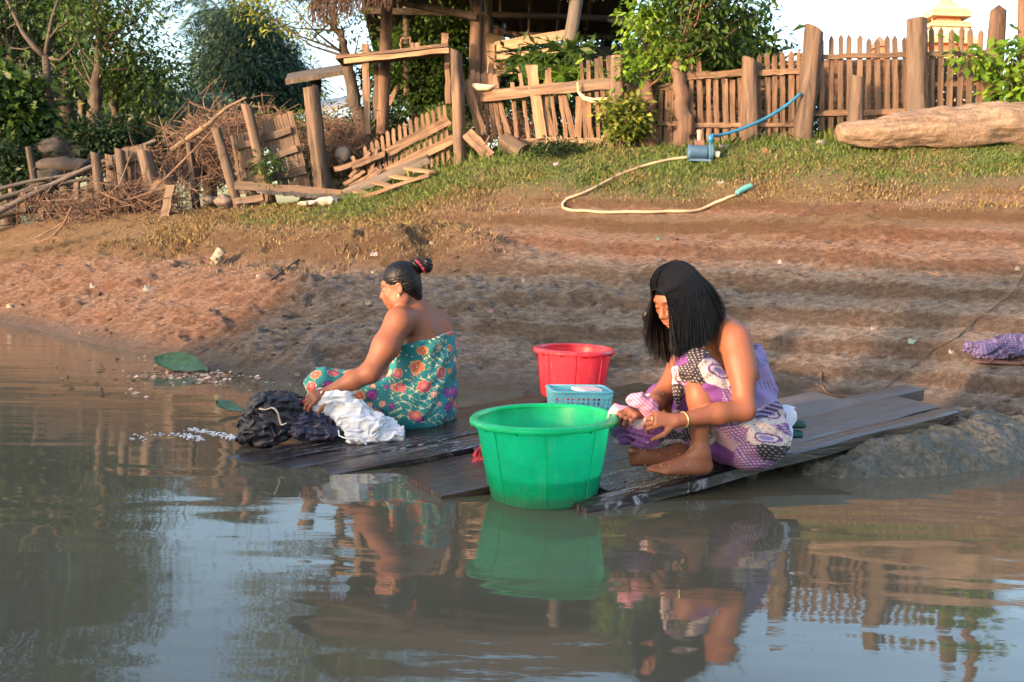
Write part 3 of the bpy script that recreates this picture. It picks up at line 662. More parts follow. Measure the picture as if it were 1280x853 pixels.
# table platform at the left of the shelter
tb = thing('plank_table', pp(490, 150, YH-0.7), 'high narrow plank table at the left side of the thatched shelter', 'table')
board('table_top', pp(424, 77, YH-0.7), pp(562, 62, YH-0.7), 0.62, 0.04, M['fence'], tb, face=(0, 0, 1), jag=0.02)
board('edge_board', pp(430, 77, YH-1.02), pp(561, 63, YH-1.02), 0.06, 0.03, M['newwood'], tb, jag=0.1)
board('leg', pp(459, 168, YH-0.95), pp(457, 55, YH-0.95), 0.085, 0.07, M['fence'], tb)
board('leg', pp(560, 130, YH-0.6), pp(559, 62, YH-0.6), 0.07, 0.06, M['fence'], tb)
board('leg', pp(470, 150, YH-0.3), pp(470, 72, YH-0.3), 0.06, 0.06, M['darkwood'], tb)
bx = MB(); p0 = pp(520, 59, YH-0.7)
tag(board('wooden_box', pp(515, 61, YH-0.7), pp(526, 60, YH-0.7), 0.12, 0.12, M['newwood'], jag=0), 'small wooden box on the high plank table', 'box')
st = thing('wire_stand', pp(507, 62, YH-0.7), 'thin empty frame standing on the high plank table', 'frame')
for (u0, v0, u1, v1) in ((501, 63, 501, 48), (513, 62, 513, 47), (501, 48, 513, 47)):
    board('bar', pp(u0, v0, YH-0.75), pp(u1, v1, YH-0.75), 0.02, 0.02, M['fence'], st, jag=0)
board('bar', pp(555, 62, YH-.6), pp(556, 42, YH-.6), 0.09, .05, M['fence'], st, jag=0)
# railing inside the shelter
rl = thing('railing', pp(665, 120, YH-0.1), 'wooden three-rail railing of the shelter behind the papaya leaves', 'railing')
YR = YH-0.15
for (u0, v0, u1, v1, h_) in ((618, 59, 710, 43, 0.13), (620, 72, 710, 61, 0.07), (618, 91, 712, 79, 0.10)):
    board('rail', pp(u0, v0, YR), pp(u1, v1, YR), h_, 0.04, M['newwood'], rl, jag=0.1)
board('stile', pp(613, 110, YR-0.03), pp(616, 55, YR-0.03), 0.07, 0.05, M['fence'], rl)
board('stile', pp(709, 85, YR-0.03), pp(709, 40, YR-0.03), 0.06, 0.05, M['fence'], rl)
board('stile', pp(605, 120, YR), pp(604, 20, YR), 0.08, 0.06, M['redpost'], rl)
# bamboo lean behind table
tag(board('leaning_stick', pp(486, 132, YH), pp(497, 108, YH), 0.06, 0.03, M['newwood']), 'short pale board leaning under the plank table', 'plank', GD)

# ------------------------------------------------------------------ low tin-roofed shed behind the thick post
Ys = 19.0
sh = thing('tin_roofed_shed', pp(430, 150, Ys), 'low grey tin-roofed shed behind the leaning tree trunk', 'shed')
b = MB(); 
def slab(b, quad, th):
    q = [np.asarray(p, float) for p in quad]; nrm = np.cross(q[1]-q[0], q[3]-q[0]); nrm /= np.linalg.norm(nrm)
    lo = [p-nrm*th for p in q]; b.add(q+lo, [(0, 1, 2, 3), (7, 6, 5, 4), (0, 4, 5, 1), (1, 5, 6, 2), (2, 6, 7, 3), (3, 7, 4, 0)])
slab(b, [pp(356, 100, Ys-2.5), pp(440, 86, Ys-2.5), pp(440, 78, Ys-1.5), pp(360, 92, Ys-1.5)], 0.08); b.build('upper_roof', M['greywood'], sh)
b = MB(); slab(b, [pp(380, 140, Ys-1), pp(445, 128, Ys-1), pp(452, 118, Ys+1.5), pp(395, 126, Ys+1.5)], 0.06); b.build('tin_roof', plain('blue_grey_tin', (0.30, 0.33, 0.37), 0.55, 0.2, 2), sh)
b = MB(); b.box(((pp(385, 150, Ys)[0]+pp(450, 150, Ys)[0])/2, Ys+0.4, 2.0), (1.1, 1.6, 1.6)); b.build('wall', plain('dark_plank_wall', (0.06, 0.045, 0.045), 0.8, 0.4, 8), sh)
log('post', pp(394, 140, Ys-1.5), pp(395, 90, Ys-1.5), 0.09, 0.09, M['darkwood'], sh, seed=41)
# ------------------------------------------------------------------ blue tarpaulin hut, left background
Yb = 17.0
th_ = thing('tarpaulin_hut', pp(215, 190, Yb), 'small hut with a dark ridge roof and blue tarpaulin side, left background', 'hut')
b = MB(); slab(b, [pp(190, 182, Yb), pp(228, 158, Yb), pp(232, 156, Yb+2), pp(196, 178, Yb+2)], 0.05); slab(b, [pp(228, 158, Yb), pp(246, 178, Yb), pp(250, 176, Yb+2), pp(232, 156, Yb+2)], 0.05); b.build('roof', M['darkwood'], th_)
b = MB(); slab(b, [pp(194, 192, Yb+.1), pp(240, 184, Yb+.1), pp(238, 172, Yb+.3), pp(200, 176, Yb+.3)], 0.02); b.build('tarpaulin', plain('blue_tarpaulin', (0.03, 0.16, 0.26), 0.5, 0.4, 6), th_)
b = MB(); b.box(tuple(pp(218, 180, Yb+.9)+[0, 0, -.15]), (0.6, 1.2, 0.5)); b.build('wall', plain('blue_wall', (0.03, 0.03, 0.05), 0.8, 0.4, 6), th_)
tag(board('leaning_board', pp(220, 176, Yb-0.2), pp(207, 147, Yb-0.2), 0.07, 0.03, M['greywood']), 'pale grey board leaning against the tarpaulin hut', 'plank', GD)
# ------------------------------------------------------------------ house among the trees on the left
hs = thing('stilt_house', pp(60, 190, 24), 'dim house with a low dark roof and teal wall hidden among the left trees', 'house')
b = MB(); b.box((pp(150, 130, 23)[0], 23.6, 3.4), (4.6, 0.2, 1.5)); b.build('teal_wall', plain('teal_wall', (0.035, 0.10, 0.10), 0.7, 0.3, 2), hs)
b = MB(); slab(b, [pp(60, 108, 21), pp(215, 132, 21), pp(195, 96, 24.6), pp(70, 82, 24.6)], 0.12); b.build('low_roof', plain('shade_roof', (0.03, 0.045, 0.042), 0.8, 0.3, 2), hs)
b = MB(); b.box((-12.6, 25, 5.4), (3.0, 0.3, 3.4)); b.build('siding', wood('grey_siding', (0.04, 0.045, 0.055), (0.09, 0.10, 0.115), (0.15, 0.16, 0.18), grain=0.4), hs)
b = MB(); slab(b, [pp(-10, 56, 23.5), pp(62, 78, 23.5), pp(60, 62, 25), pp(-10, 40, 25)], 0.1); b.build('eave', M['greywood'], hs)
for x_ in (70, 103, 150, 190): log('post', pp(x_, 200, 22.2), pp(x_, 110, 22.2), 0.10, 0.10, M['darkwood'], hs, seed=x_)
# ------------------------------------------------------------------ pagoda far away
Yp = 62.0
pg = thing('pagoda', (pp(1180, 60, Yp)[0], Yp, 1.6), 'distant tiered white and gold pagoda rising behind the right-hand pickets', 'pagoda')
gold = plain('pale_gold', (0.50, 0.36, 0.20), 0.5, 0.15, 2); cream = plain('cream_plaster', (0.46, 0.38, 0.33), 0.7, 0.12, 1); redw = plain('red_panels', (0.40, 0.13, 0.07), 0.7, 0.2, 2); blu = plain('blue_grey_trim', (0.25, 0.32, 0.42), 0.7, 0.1, 2)
cx = pp(1178, 60, Yp)[0]
def zpx(py): return pp(1178, py, Yp)[2]
def tier(py_b, py_t, wpx, mat, nm, fl=1.0):
    b = MB(); z0, z1 = zpx(py_b), zpx(py_t); w0 = wpx*Yp/FPX/2; w1 = w0*fl
    V = [(cx+sx*ww, Yp+sy*ww, z) for z, ww in ((z0, w0), (z1, w1)) for sx, sy in ((-1, -1), (1, -1), (1, 1), (-1, 1))]
    b.add(V, [(0, 1, 5, 4), (1, 2, 6, 5), (2, 3, 7, 6), (3, 0, 4, 7), (3, 2, 1, 0), (4, 5, 6, 7)]); return b.build(nm, mat, pg)
tier(190, 78, 56, cream, 'base'); tier(80, 70, 74, gold, 'roof', 0.85)
tier(70, 60, 46, redw, 'wall'); tier(60, 50, 66, gold, 'roof', 0.80); tier(50, 38, 42, cream, 'wall'); tier(38, 31, 50, gold, 'roof', 0.85); tier(31, 25, 28, redw, 'wall')
tier(25, 14, 48, gold, 'roof', 0.82); tier(14, 11, 30, cream, 'wall'); tier(11, 3, 26, gold, 'roof', 0.5)
b = MB(); z0 = zpx(3); k_ = Yp/FPX
b.lathe([(6*k_, z0), (7*k_, z0+3*k_), (4*k_, z0+7*k_), (2.2*k_, z0+13*k_), (0.8*k_, z0+30*k_), (0.01, z0+44*k_)], 16, (cx, Yp, 0)); b.build('spire', gold, pg, smooth=True)
for (py, wpx) in ((58, 66), (36, 50), (22, 48), (77, 74)):    # upturned corner finials and merlons along each eave
    for s_ in np.linspace(-1, 1, 9):
        b = MB(); x = cx+s_*wpx*k_/2*0.97; h_ = (5.5 if abs(s_) > 0.9 else 3.0)*k_
        b.add([(x-1.4*k_, Yp-wpx*k_/2, zpx(py)+2*k_), (x+1.4*k_, Yp-wpx*k_/2, zpx(py)+2*k_), (x+(1.5*s_ if abs(s_) > .9 else 0)*k_, Yp-wpx*k_/2, zpx(py)+2*k_+h_), (x, Yp-wpx*k_/2+2*k_, zpx(py)+2*k_)], [(0, 1, 2), (1, 3, 2), (3, 0, 2), (0, 3, 1)]); b.build('finial', gold, pg)
# small side pavilion roof
b = MB(); xr = pp(1106, 50, Yp)[0]; z0 = zpx(60); b.add([(xr-8*k_, Yp, z0), (xr+8*k_, Yp, z0), (xr+8*k_, Yp+2, z0), (xr-8*k_, Yp+2, z0), (xr-1*k_, Yp+1, zpx(44)), (xr+1*k_, Yp+1, zpx(44))], [(0, 1, 5, 4), (1, 2, 5), (2, 3, 4, 5), (3, 0, 4), (3, 2, 1, 0)])
b.box((xr, Yp+1, (z0+1.6)/2), (10*k_, 1.6, z0-1.6)); tag(b.build('pavilion', plain('brown_pavilion', (0.25, 0.13, 0.09), 0.7, 0.2, 1)), 'tiny dark peaked pavilion roof left of the pagoda', 'pavilion')
# ------------------------------------------------------------------ foliage
def leaf_mesh(C, D, L, W, shade, rr, fold=0.25):
    """C centres, D leaf directions, sizes; each leaf a small folded blade (two triangles sharing the midrib -> one quad)"""
    n = len(C); D = D/np.linalg.norm(D, axis=1, keepdims=True)
    up = rr.normal(size=(n, 3))*0.5+[0, -0.3, 1.0]; S = np.cross(D, up); S /= np.linalg.norm(S, axis=1, keepdims=True)+1e-9; N = np.cross(S, D)
    L = L[:, None]; W = W[:, None]
    a = C; b = C+D*L*0.45+S*W*0.5+N*W*fold; c = C+D*L; d = C+D*L*0.45-S*W*0.5+N*W*fold
    V = np.stack([a, b, c, d], 1).reshape(-1, 3); F = np.arange(4*n).reshape(n, 4)
    col = np.repeat(np.stack([shade, shade, shade, np.ones(n)], -1), 4, 0)
    return V, F, col
def crown(name, clumps, mat, parent, rr, lsize, per, spread, droop=0.3, aspect=0.4):
    Vs = []; k = 0
    C = []; Dd = []; Sh = []
    for c, s in clumps:
        n = int(per*s)
        p = rr.normal(size=(n, 3))*[spread*s, spread*s, spread*s*0.6]
        p[:, 2] -= droop*np.hypot(p[:, 0], p[:, 1])*0.6
        C.append(np.asarray(c)+p); d = p*1.0+rr.normal(size=(n, 3))*spread*0.8; d[:, 2] -= droop*spread*1.2; Dd.append(d)
        Sh.append(np.clip(rr.normal(0.45, 0.2, n)+rr.normal()*0.13, 0, 1))
    C = np.concatenate(C); Dd = np.concatenate(Dd)+1e-6; Sh = np.concatenate(Sh); n = len(C)
    L = lsize*rr.uniform(0.6, 1.35, n); V, F, col = leaf_mesh(C, Dd, L, L*aspect, Sh, rr)
    return mesh_np(name, V, F, mat, parent, col=col)
def tree(name, label, base, trunk, tr, blobs, nclump, mat, seed, lsize=0.09, per=90, spread=0.28, cat='tree', group=None, bark='bark', droop=0.3, aspect=0.4, fill=0.35, branches=True):
    """trunk: list of points up from base; blobs: (centre, radii) where clumps of leaves hang"""
    rr = np.random.default_rng(seed); root = thing(name, base, label, cat, group)
    b = MB(); pts = [np.asarray(base, float)-[0, 0, 0.15]]+[np.asarray(p, float) for p in trunk]; m_ = len(pts)
    fine = []; rad = []
    for i in range(m_-1):
        for k in range(5):
            t = k/5; j = rr.normal(size=3)*tr*0.12; fine.append(pts[i]*(1-t)+pts[i+1]*t+j); rad.append(tr*(1-0.75*(i+t)/(m_-1))*(1+0.06*rr.normal()))
    fine.append(pts[-1]); rad.append(tr*0.25)
    b.tube(fine, rad, 10)
    tot = sum(np.prod(r) for _, r in blobs); clumps = []
    for c, r in blobs:
        k = max(3, int(nclump*np.prod(r)/tot))
        for i in range(k):
            d = rr.normal(size=3); d /= np.linalg.norm(d); q = np.asarray(c)+d*np.asarray(r)*(rr.uniform(fill, 1.0)**0.5)
            clumps.append((q, rr.uniform(0.6, 1.35)))
    if branches:
        for q, s in clumps[::3]:
            k = min(len(fine)-1, int(len(fine)*rr.uniform(0.45, 0.98))); s0 = fine[k]
            if np.linalg.norm(q-s0) > 0.1*base[1]: continue
            mid = s0*0.5+q*0.5+[0, 0, -0.1*np.linalg.norm(q-s0)]+rr.normal(size=3)*0.05
            b.tube([s0, mid, q], [max(0.010, rad[k]*0.35), max(0.007, rad[k]*0.18), 0.004], 5, cap=False)
    b.build('trunk', M[bark] if isinstance(bark, str) else bark, root, smooth=True)
    crown('crown', clumps, M[mat] if isinstance(mat, str) else mat, root, rr, lsize, per, spread, droop, aspect)
    return root
def BL(px, py, Y, rx, ry, rz=None):
    k = Y/FPX; return (pp(px, py, Y), (rx*k, (rz or rx)*k*0.9, ry*k))
def gz(px, py, Y): p = pp(px, py, Y); p[2] = Tz(p[0], p[1]); return p
GT = 'trees of the dark grove on the left'
def gt(lab, bx, Y, trunkpx, tr, blobs, n, mat, seed, **k):
    base = gz(bx, 200, Y); return tree('tree', lab, base, [pp(*q, Y) for q in trunkpx], tr, [BL(a, b_, Y+dy, rx, ry) for a, b_, dy, rx, ry in blobs], n, mat, seed, group=GT, **k)
gt('broad leafy tree with a straight dark trunk in the middle of the left grove', 118, 17, [(119, 150), (121, 110), (125, 60), (122, 10)], 0.15,
   [(150, 40, 0, 55, 45), (125, 10, 0.5, 60, 40), (190, 80, -0.3, 34, 30), (168, -20, 0, 50, 30), (120, -90, 0, 70, 60), (80, -190, 0, 60, 60)], 165, 'leaf_mid', 101, lsize=0.10, per=70, spread=0.22)
gt('leafy tree at the right of the grove with sky showing through its low branches', 142, 18, [(141, 150), (146, 100), (165, 60)], 0.10,
   [(185, 110, 0, 48, 25), (150, 90, 0, 50, 30), (215, 75, 0, 24, 22)], 62, 'leaf_mid', 102, lsize=0.11, per=60, spread=0.22)
gt('tall dark tree behind the bare branched tree', 84, 21, [(85, 120), (84, 60), (80, 0)], 0.2,
   [(70, 30, 0, 60, 50), (30, 0, 0, 50, 40), (100, 90, 0.5, 40, 26), (60, -80, 0, 70, 60)], 170, 'leaf_dark', 103, lsize=0.15, per=80, spread=0.34)
gt('dark tree whose foliage fills the top left corner', 12, 19, [(10, 120), (14, 60), (10, 0)], 0.18,
   [(5, 60, 0, 42, 60), (0, 0, 0, 50, 40), (-40, 90, 0, 50, 60), (-20, -120, 0, 80, 70), (10, -260, 0, 80, 70)], 210, 'leaf_dark', 104, lsize=0.14, per=80, spread=0.32)
gt('bushy green tree with big leaves at the left edge', 8, 15, [(8, 170), (6, 130), (12, 100)], 0.09,
   [(8, 120, 0, 32, 42), (25, 165, 0, 26, 34), (-20, 150, 0, 40, 60), (0, 200, -0.3, 22, 24)], 120, 'leaf_mid', 105, lsize=0.17, per=42, spread=0.2, aspect=0.55)
gt('low dark tree behind the boulders in the grove', 160, 24, [(160, 150), (160, 110)], 0.15,
   [(120, 165, 0, 110, 26), (210, 140, 0, 60, 20), (60, 150, 0, 60, 40)], 170, 'leaf_dark', 106, lsize=0.16, per=75, spread=0.36)
gt('far tree closing the gap under the low roof', 60, 30, [(60, 150), (60, 110)], 0.2,
   [(20, 140, 0, 70, 50), (200, 165, 0, 80, 20), (240, 175, 0, 60, 14)], 130, 'leaf_dark', 107, lsize=0.2, per=75, spread=0.45)
# undergrowth
for k, (lab, x, y, Y, rx, ry, mt) in enumerate([
    ('dark undergrowth below the big-leaved tree at the left edge', 20, 205, 14.4, 40, 26, 'leaf_dark'), ('low bushes right of the dark boulders', 120, 178, 15.0, 38, 20, 'leaf_dark'),
    ('low bushes behind the small cane panel', 175, 180, 15.5, 34, 16, 'leaf_dark'), ('shady bush behind the tangled brush', 270, 150, 17, 40, 22, 'leaf_blue'), ('hedge of shady leaves behind the thick bare post', 395, 165, 16.5, 40, 20, 'leaf_mid'),
    ('bush behind the collapsed pickets under the plank table', 478, 160, 16.0, 34, 26, 'leaf_dark'), ('long dark hedge behind the broken fence', 560, 160, 18.0, 60, 30, 'leaf_dark'), ('shady hedge behind the leaning slats and papaya', 690, 150, 17.0, 70, 34, 'leaf_dark'),
    ('bush behind the bay crossed by the blue pipe', 985, 105, 15.5, 30, 18, 'leaf_dark'), ('dark shrubs behind the neem trunks', 850, 130, 15.0, 60, 36, 'leaf_dark'), ('low hedge behind the right-hand rear boards', 1190, 130, 17.0, 70, 40, 'leaf_dark'), ('low hedge behind the upright pickets', 1080, 140, 17.0, 70, 40, 'leaf_dark'), ('bushes behind the low picket bay', 930, 140, 16.0, 70, 40, 'leaf_dark'), ('shady bush behind the brush pile and stone', 440, 190, 15.0, 40, 22, 'leaf_dark')]):
    base = gz(x, y, Y); tree('bush', lab, base, [pp(x, y, Y)], 0.03, [BL(x, y, Y, rx, ry)], 45, mt, 120+k, lsize=0.1, per=75, spread=0.2, cat='bush', group='bushes in the shade behind the fence')
# bare branched tree in front of the grove
b = MB(); Yk = 15.2
def lim(pts, r0, r1): 
    q = [pp(*p, Yk) for p in pts]; b.tube(q, list(np.linspace(r0, r1, len(q))), 9)
lim([(60, 190), (62, 165), (66, 145), (61, 120), (59, 95), (57, 70)], 0.085, 0.055)
lim([(57, 72), (42, 58), (28, 40), (16, 15), (8, 0)], 0.05, 0.018); lim([(57, 72), (60, 50), (66, 20), (75, -5)], 0.04, 0.02); lim([(57, 72), (75, 76), (92, 60), (96, 48)], 0.03, 0.008)
lim([(42, 58), (30, 62), (12, 60)], 0.02, 0.008); lim([(60, 50), (72, 36), (84, 28), (86, 10)], 0.022, 0.008); lim([(30, 42), (20, 30), (8, 36)], 0.016, 0.006); lim([(62, 78), (78, 92), (84, 82)], 0.014, 0.006)
root = thing('tree', gz(60, 190, Yk), 'nearly bare pale tree with upswept branches at the top left', 'tree', GT); b.build('trunk', M['bark'], root, smooth=True)
crown('crown', [(pp(x, y, Yk), 0.7) for x, y in ((20, 10), (90, 40), (70, 10), (96, 50), (84, 90), (60, 100), (100, 70), (40, 20))], M['leaf_mid'], root, np.random.default_rng(3), 0.08, 60, 0.2)
# palm and casuarina, tree by the shelter
tree('casuarina_tree', 'large feathery blue-green conifer standing against the sky left of the shelter', gz(318, 180, 26), [pp(316, 120, 26), pp(314, 60, 26), pp(310, 5, 26)], 0.2,
     [BL(312, 95, 26, 62, 34), BL(305, 55, 26, 48, 34), BL(302, 22, 26, 30, 22), BL(350, 105, 26, 34, 26), BL(268, 110, 26, 24, 22), BL(330, 60, 26, 32, 25)], 330, 'leaf_blue', 130, lsize=0.17, per=130, spread=0.30, droop=0.5, aspect=0.22)
rt = thing('palm_tree', gz(268, 170, 32), 'coconut palm with drooping grey-green fronds behind the conifer', 'tree')
b = MB(); b.tube([gz(262, 170, 32), pp(264, 90, 32), pp(272, 20, 32)], [0.22, 0.18, 0.15], 10); b.build('trunk', M['bark'], rt, smooth=True)
rr = np.random.default_rng(9); top = pp(272, 16, 32)
for k in range(15):
    az = k*2.4+rr.normal()*0.2; el = rr.uniform(-0.2, 0.9); Lf = rr.uniform(1.6, 2.3); C = []; D = []
    sp_ = []
    for i in range(30):
        t = i/29; r_ = Lf*t*math.cos(el*(1-0.3*t)); z_ = Lf*(math.sin(el)*t-0.75*t*t); p = top+[r_*math.cos(az), r_*math.sin(az), z_]; sp_.append(p)
        for s_ in (-1, 1): C.append(p); D.append(np.array([-math.sin(az)*s_, math.cos(az)*s_, -0.9])+np.array([math.cos(az), math.sin(az), 0])*0.6)
    n = len(C); V, F_, col = leaf_mesh(np.array(C), np.array(D), np.full(n, 0.55)*rr.uniform(.7, 1.1, n), np.full(n, 0.045), rr.uniform(0.2, 0.7, n), rr)
    mesh_np('frond', V, F_, M['leaf_blue'], rt, col=col)
tree('leafy_tree', 'tree with a leaning bare trunk and yellow-green leaves left of the shelter', gz(452, 170, 14.6), [pp(452, 165, 14.6), pp(440, 110, 14.6), pp(433, 70, 14.6), pp(425, 40, 14.6), pp(405, 22, 14.6)], 0.125,
     [BL(350, 20, 14.4, 38, 24), BL(340, -10, 14.4, 50, 22), BL(395, 22, 14.6, 26, 17), BL(430, 36, 14.8, 34, 20), BL(372, 42, 14.4, 18, 12), BL(440, 15, 14.9, 30, 18), BL(380, -70, 14.6, 70, 45), BL(440, -120, 14.8, 80, 50), BL(330, -130, 14.6, 50, 40), BL(520, -170, 15.4, 70, 40)], 250, 'leaf_yellow', 131, lsize=0.075, per=46, spread=0.14)
tree('leafy_tree', 'dark green tree filling the left bay of the shelter', gz(520, 150, 17.5), [pp(520, 100, 17.5), pp(515, 70, 17.5)], 0.1,
     [BL(520, 85, 17.5, 40, 44), BL(545, 50, 17.5, 36, 34), BL(485, 100, 17.5, 24, 36), BL(560, 110, 17.5, 40, 30)], 170, 'leaf_mid', 132, lsize=0.12, per=80, spread=0.22)
tree('leafy_tree', 'dark tree behind the railing of the shelter', gz(650, 140, 20), [pp(650, 100, 20), pp(655, 60, 20)], 0.1,
     [BL(640, 90, 20, 60, 34), BL(720, 90, 20, 60, 40), BL(590, 70, 20, 40, 44), BL(800, 90, 20, 50, 50)], 170, 'leaf_dark', 133, lsize=0.15, per=80, spread=0.3)
# leafy trees growing out of the fence on the right
redb = M['redpost']
tree('neem_tree', 'rough red trunk sprouting pale green compound leaves left of the pump', gz(812, 190, 12.65), [pp(812, 160, 12.65), pp(810, 110, 12.65), pp(808, 74, 12.65), pp(815, 45, 12.65)], 0.11,
     [BL(805, 40, 12.6, 20, 36), BL(792, 70, 12.5, 18, 12), BL(830, 60, 12.6, 24, 24), BL(820, 10, 12.6, 22, 24), BL(800, 92, 12.5, 14, 10)], 46, 'leaf_bright', 134, lsize=0.09, per=36, spread=0.105, bark=redb, droop=0.5)
tree('neem_tree', 'taller leafy tree on a crooked red trunk beside the low picket bay', gz(858, 182, 12.62), [pp(856, 160, 12.62), pp(850, 110, 12.62), pp(847, 68, 12.62), pp(865, 30, 12.7), pp(890, 0, 12.8)], 0.115,
     [BL(860, 25, 12.7, 34, 36), BL(905, 30, 12.8, 44, 30), BL(880, -8, 12.8, 60, 22), BL(935, 12, 12.9, 28, 26), BL(880, 62, 12.9, 34, 16), BL(955, 45, 12.9, 16, 7), BL(860, -60, 12.8, 50, 34)], 120, 'leaf_mid', 135, lsize=0.095, per=38, spread=0.13, bark=redb, droop=0.5)
tree('leafy_tree', 'broad-leaved plant lit yellow behind the taller leafy tree', gz(900, 180, 14.2), [pp(902, 120, 14.2), pp(904, 70, 14.2)], 0.05,
     [BL(905, 65, 14.2, 36, 18), BL(880, 50, 14.3, 24, 20)], 60, 'leaf_yellow', 136, lsize=0.20, per=18, spread=0.18, aspect=0.6)
tree('shrub', 'round shrub with pale-edged leaves against the split log post', gz(775, 184, 12.3), [pp(776, 165, 12.3)], 0.03,
     [BL(777, 152, 12.3, 17, 15), BL(766, 138, 12.3, 9, 8), BL(793, 136, 12.3, 9, 11)], 34, 'leaf_yellow', 137, lsize=0.075, per=42, spread=0.085, cat='shrub', aspect=0.6)
tree('shrub', 'low dark shrub in the grass below the broken fence', gz(700, 190, 12.2), [pp(700, 186, 12.2)], 0.015, [BL(700, 187, 12.2, 34, 8)], 36, 'leaf_dark', 138, lsize=0.05, per=60, spread=0.07, cat='shrub')
tree('vine', 'bright green leafy vine climbing the dark reddish post at the right edge', gz(1262, 165, 12.3), [pp(1262, 130, 12.3), pp(1262, 70, 12.4)], 0.02,
     [BL(1262, 105, 12.3, 20, 26), BL(1272, 60, 12.4, 16, 24), BL(1215, 68, 12.4, 14, 6), BL(1275, 90, 12.3, 16, 30), BL(1240, 78, 12.4, 9, 8)], 40, 'leaf_bright', 139, lsize=0.12, per=16, spread=0.09, cat='vine', aspect=0.5)
tree('vine', 'small green creeper on the tilted slatted panel', gz(336, 232, 12.4), [pp(336, 215, 12.4)], 0.012, [BL(337, 212, 12.4, 10, 20)], 14, 'leaf_mid', 140, lsize=0.06, per=30, spread=0.07, cat='vine')
# papaya leaves
pa = thing('papaya_plant', gz(690, 150, 13.6), 'papaya plant with big jagged drooping leaves in front of the railing', 'plant')
b = MB(); b.tube([gz(690, 150, 13.6), pp(690, 110, 13.6), pp(688, 70, 13.6)], [0.05, 0.04, 0.03], 8); b.build('stem', M['leaf_mid'], pa)
rr = np.random.default_rng(12)
for k, (x, y, sz) in enumerate([(655, 72, 0.42), (680, 66, 0.45), (705, 62, 0.42), (722, 60, 0.32), (668, 88, 0.35), (700, 92, 0.38), (725, 90, 0.3), (650, 92, 0.28), (690, 78, 0.40), (712, 100, .3)]):
    c = pp(x, y, 13.45+rr.uniform(-0.2, 0.2)); C = []; D = []; Ls = []
    for f_ in range(9):
        a_ = -2.4+4.8*f_/8; dd = np.array([math.sin(a_), -0.35+0.3*rr.normal(), -math.cos(a_)*0.55-0.1]); 
        C.append(c); D.append(dd); Ls.append(sz*(1-0.25*abs(a_)/2.4))
        for q in range(4): C.append(c+dd*sz*0.25*(q+.6)); D.append(dd+rr.normal(size=3)*0.55); Ls.append(sz*0.42)
    n = len(C); V, F_, col = leaf_mesh(np.array(C), np.array(D), np.array(Ls), np.array(Ls)*0.30, rr.uniform(0.3, 0.7, n), rr)
    lf = mesh_np('leaf', V, F_, M['leaf_bright'] if k in (5, 6, 9) else M['leaf_mid'], pa, col=col)
# boulders
stone = plain('dark_stone', (0.035, 0.03, 0.028), 0.9, 0.5, 5, bump=1.0)
for k, (lab, x, y, Y, rx, ry) in enumerate([('big dark rounded boulder below the bare tree', 75, 190, 14.6, 34, 15), ('flat pale rock under the dark rounded boulder', 85, 208, 14.0, 34, 12), ('grey rock beside the dim post on the left', 60, 222, 13.6, 18, 10), ('rock at the foot of the forked post', 280, 252, 12.5, 13, 9), ('pale grey stone behind the thick bare post', 428, 194, 13.0, 9, 11), ('lump of grey mud behind the small cane panel', 172, 240, 12.7, 12, 14), ('rounded stone in the brush near the log end', 262, 252, 12.6, 10, 7)]):
    u = np.linspace(0, np.pi, 16); v = np.linspace(0, 2*np.pi, 24, endpoint=False); U, Vv = np.meshgrid(u, v, indexing='ij'); kk = Y/FPX
    X = np.sin(U)*np.cos(Vv); Yy = np.sin(U)*np.sin(Vv); Z = np.cos(U); r_ = 1+0.5*fbm(X*1.5+k*4.3, Yy*1.3, Z*1.3, oct=4, seed=90+k)
    Vx = np.stack([X*r_*rx*kk, Yy*r_*rx*kk*0.8, Z*r_*ry*kk], -1).reshape(-1, 3); ii = np.arange(16*24).reshape(16, 24); jj = np.roll(ii, -1, 1)
    Ff = np.stack([ii[:-1], ii[1:], jj[1:], jj[:-1]], -1).reshape(-1, 4)
    o = mesh_np('boulder', Vx, Ff, stone if k < 3 else plain('pale_stone', (0.16, 0.125, 0.11), 0.9, 0.4, 6, bump=0.8), smooth=True, loc=pp(x, y, Y)); tag(o, lab, 'rock')

# ------------------------------------------------------------------ grass
def grass(name, label, npts, wfun, hmin, hmax, matr, seed, xr=(-5.5, 5.6), yr=(7.0, 13.2), wd=0.006):
    rr = np.random.default_rng(seed); x = rr.uniform(*xr, npts*6); y = rr.uniform(*yr, npts*6)
    z = H(x, y); wgt = wfun(x, y, z); keep = rr.random(len(x)) < wgt; x = x[keep][:npts]; y = y[keep][:npts]; z = z[keep][:npts]; n = len(x)
    h = rr.uniform(hmin, hmax, n)*(0.6+0.8*np.clip(0.5+fbm(x*2, y*2, oct=2, seed=77), 0, 1)); a = rr.uniform(0, 2*np.pi, n); lx = rr.normal(size=n)*0.45*h; ly = rr.normal(size=n)*0.45*h
    c = np.stack([x, y, z-0.005], -1); s = np.stack([np.cos(a), np.sin(a), 0*a], -1)*wd*rr.uniform(.6, 1.4, n)[:, None]
    t = c+np.stack([lx, ly, h], -1); mid = c+np.stack([lx*0.3, ly*0.3, h*0.6], -1)
    V = np.stack([c-s, c+s, mid+s*0.7, t, mid-s*0.7], 1).reshape(-1, 3); F = np.arange(5*n).reshape(n, 5); sh = np.clip(rr.normal(0.45, 0.22, n), 0, 1)
    col = np.repeat(np.stack([sh, sh, sh, 1+0*sh], -1), 5, 0)
    return tag(mesh_np(name, V, F, matr, col=col), label, 'grass', kind='stuff')
def zrel(x, z): return z*1.88/np.interp(x, TPX, TPZ)
def jitf(x, y): return 0.16*fbm(x*0.8, y*1.2, oct=4, seed=41)
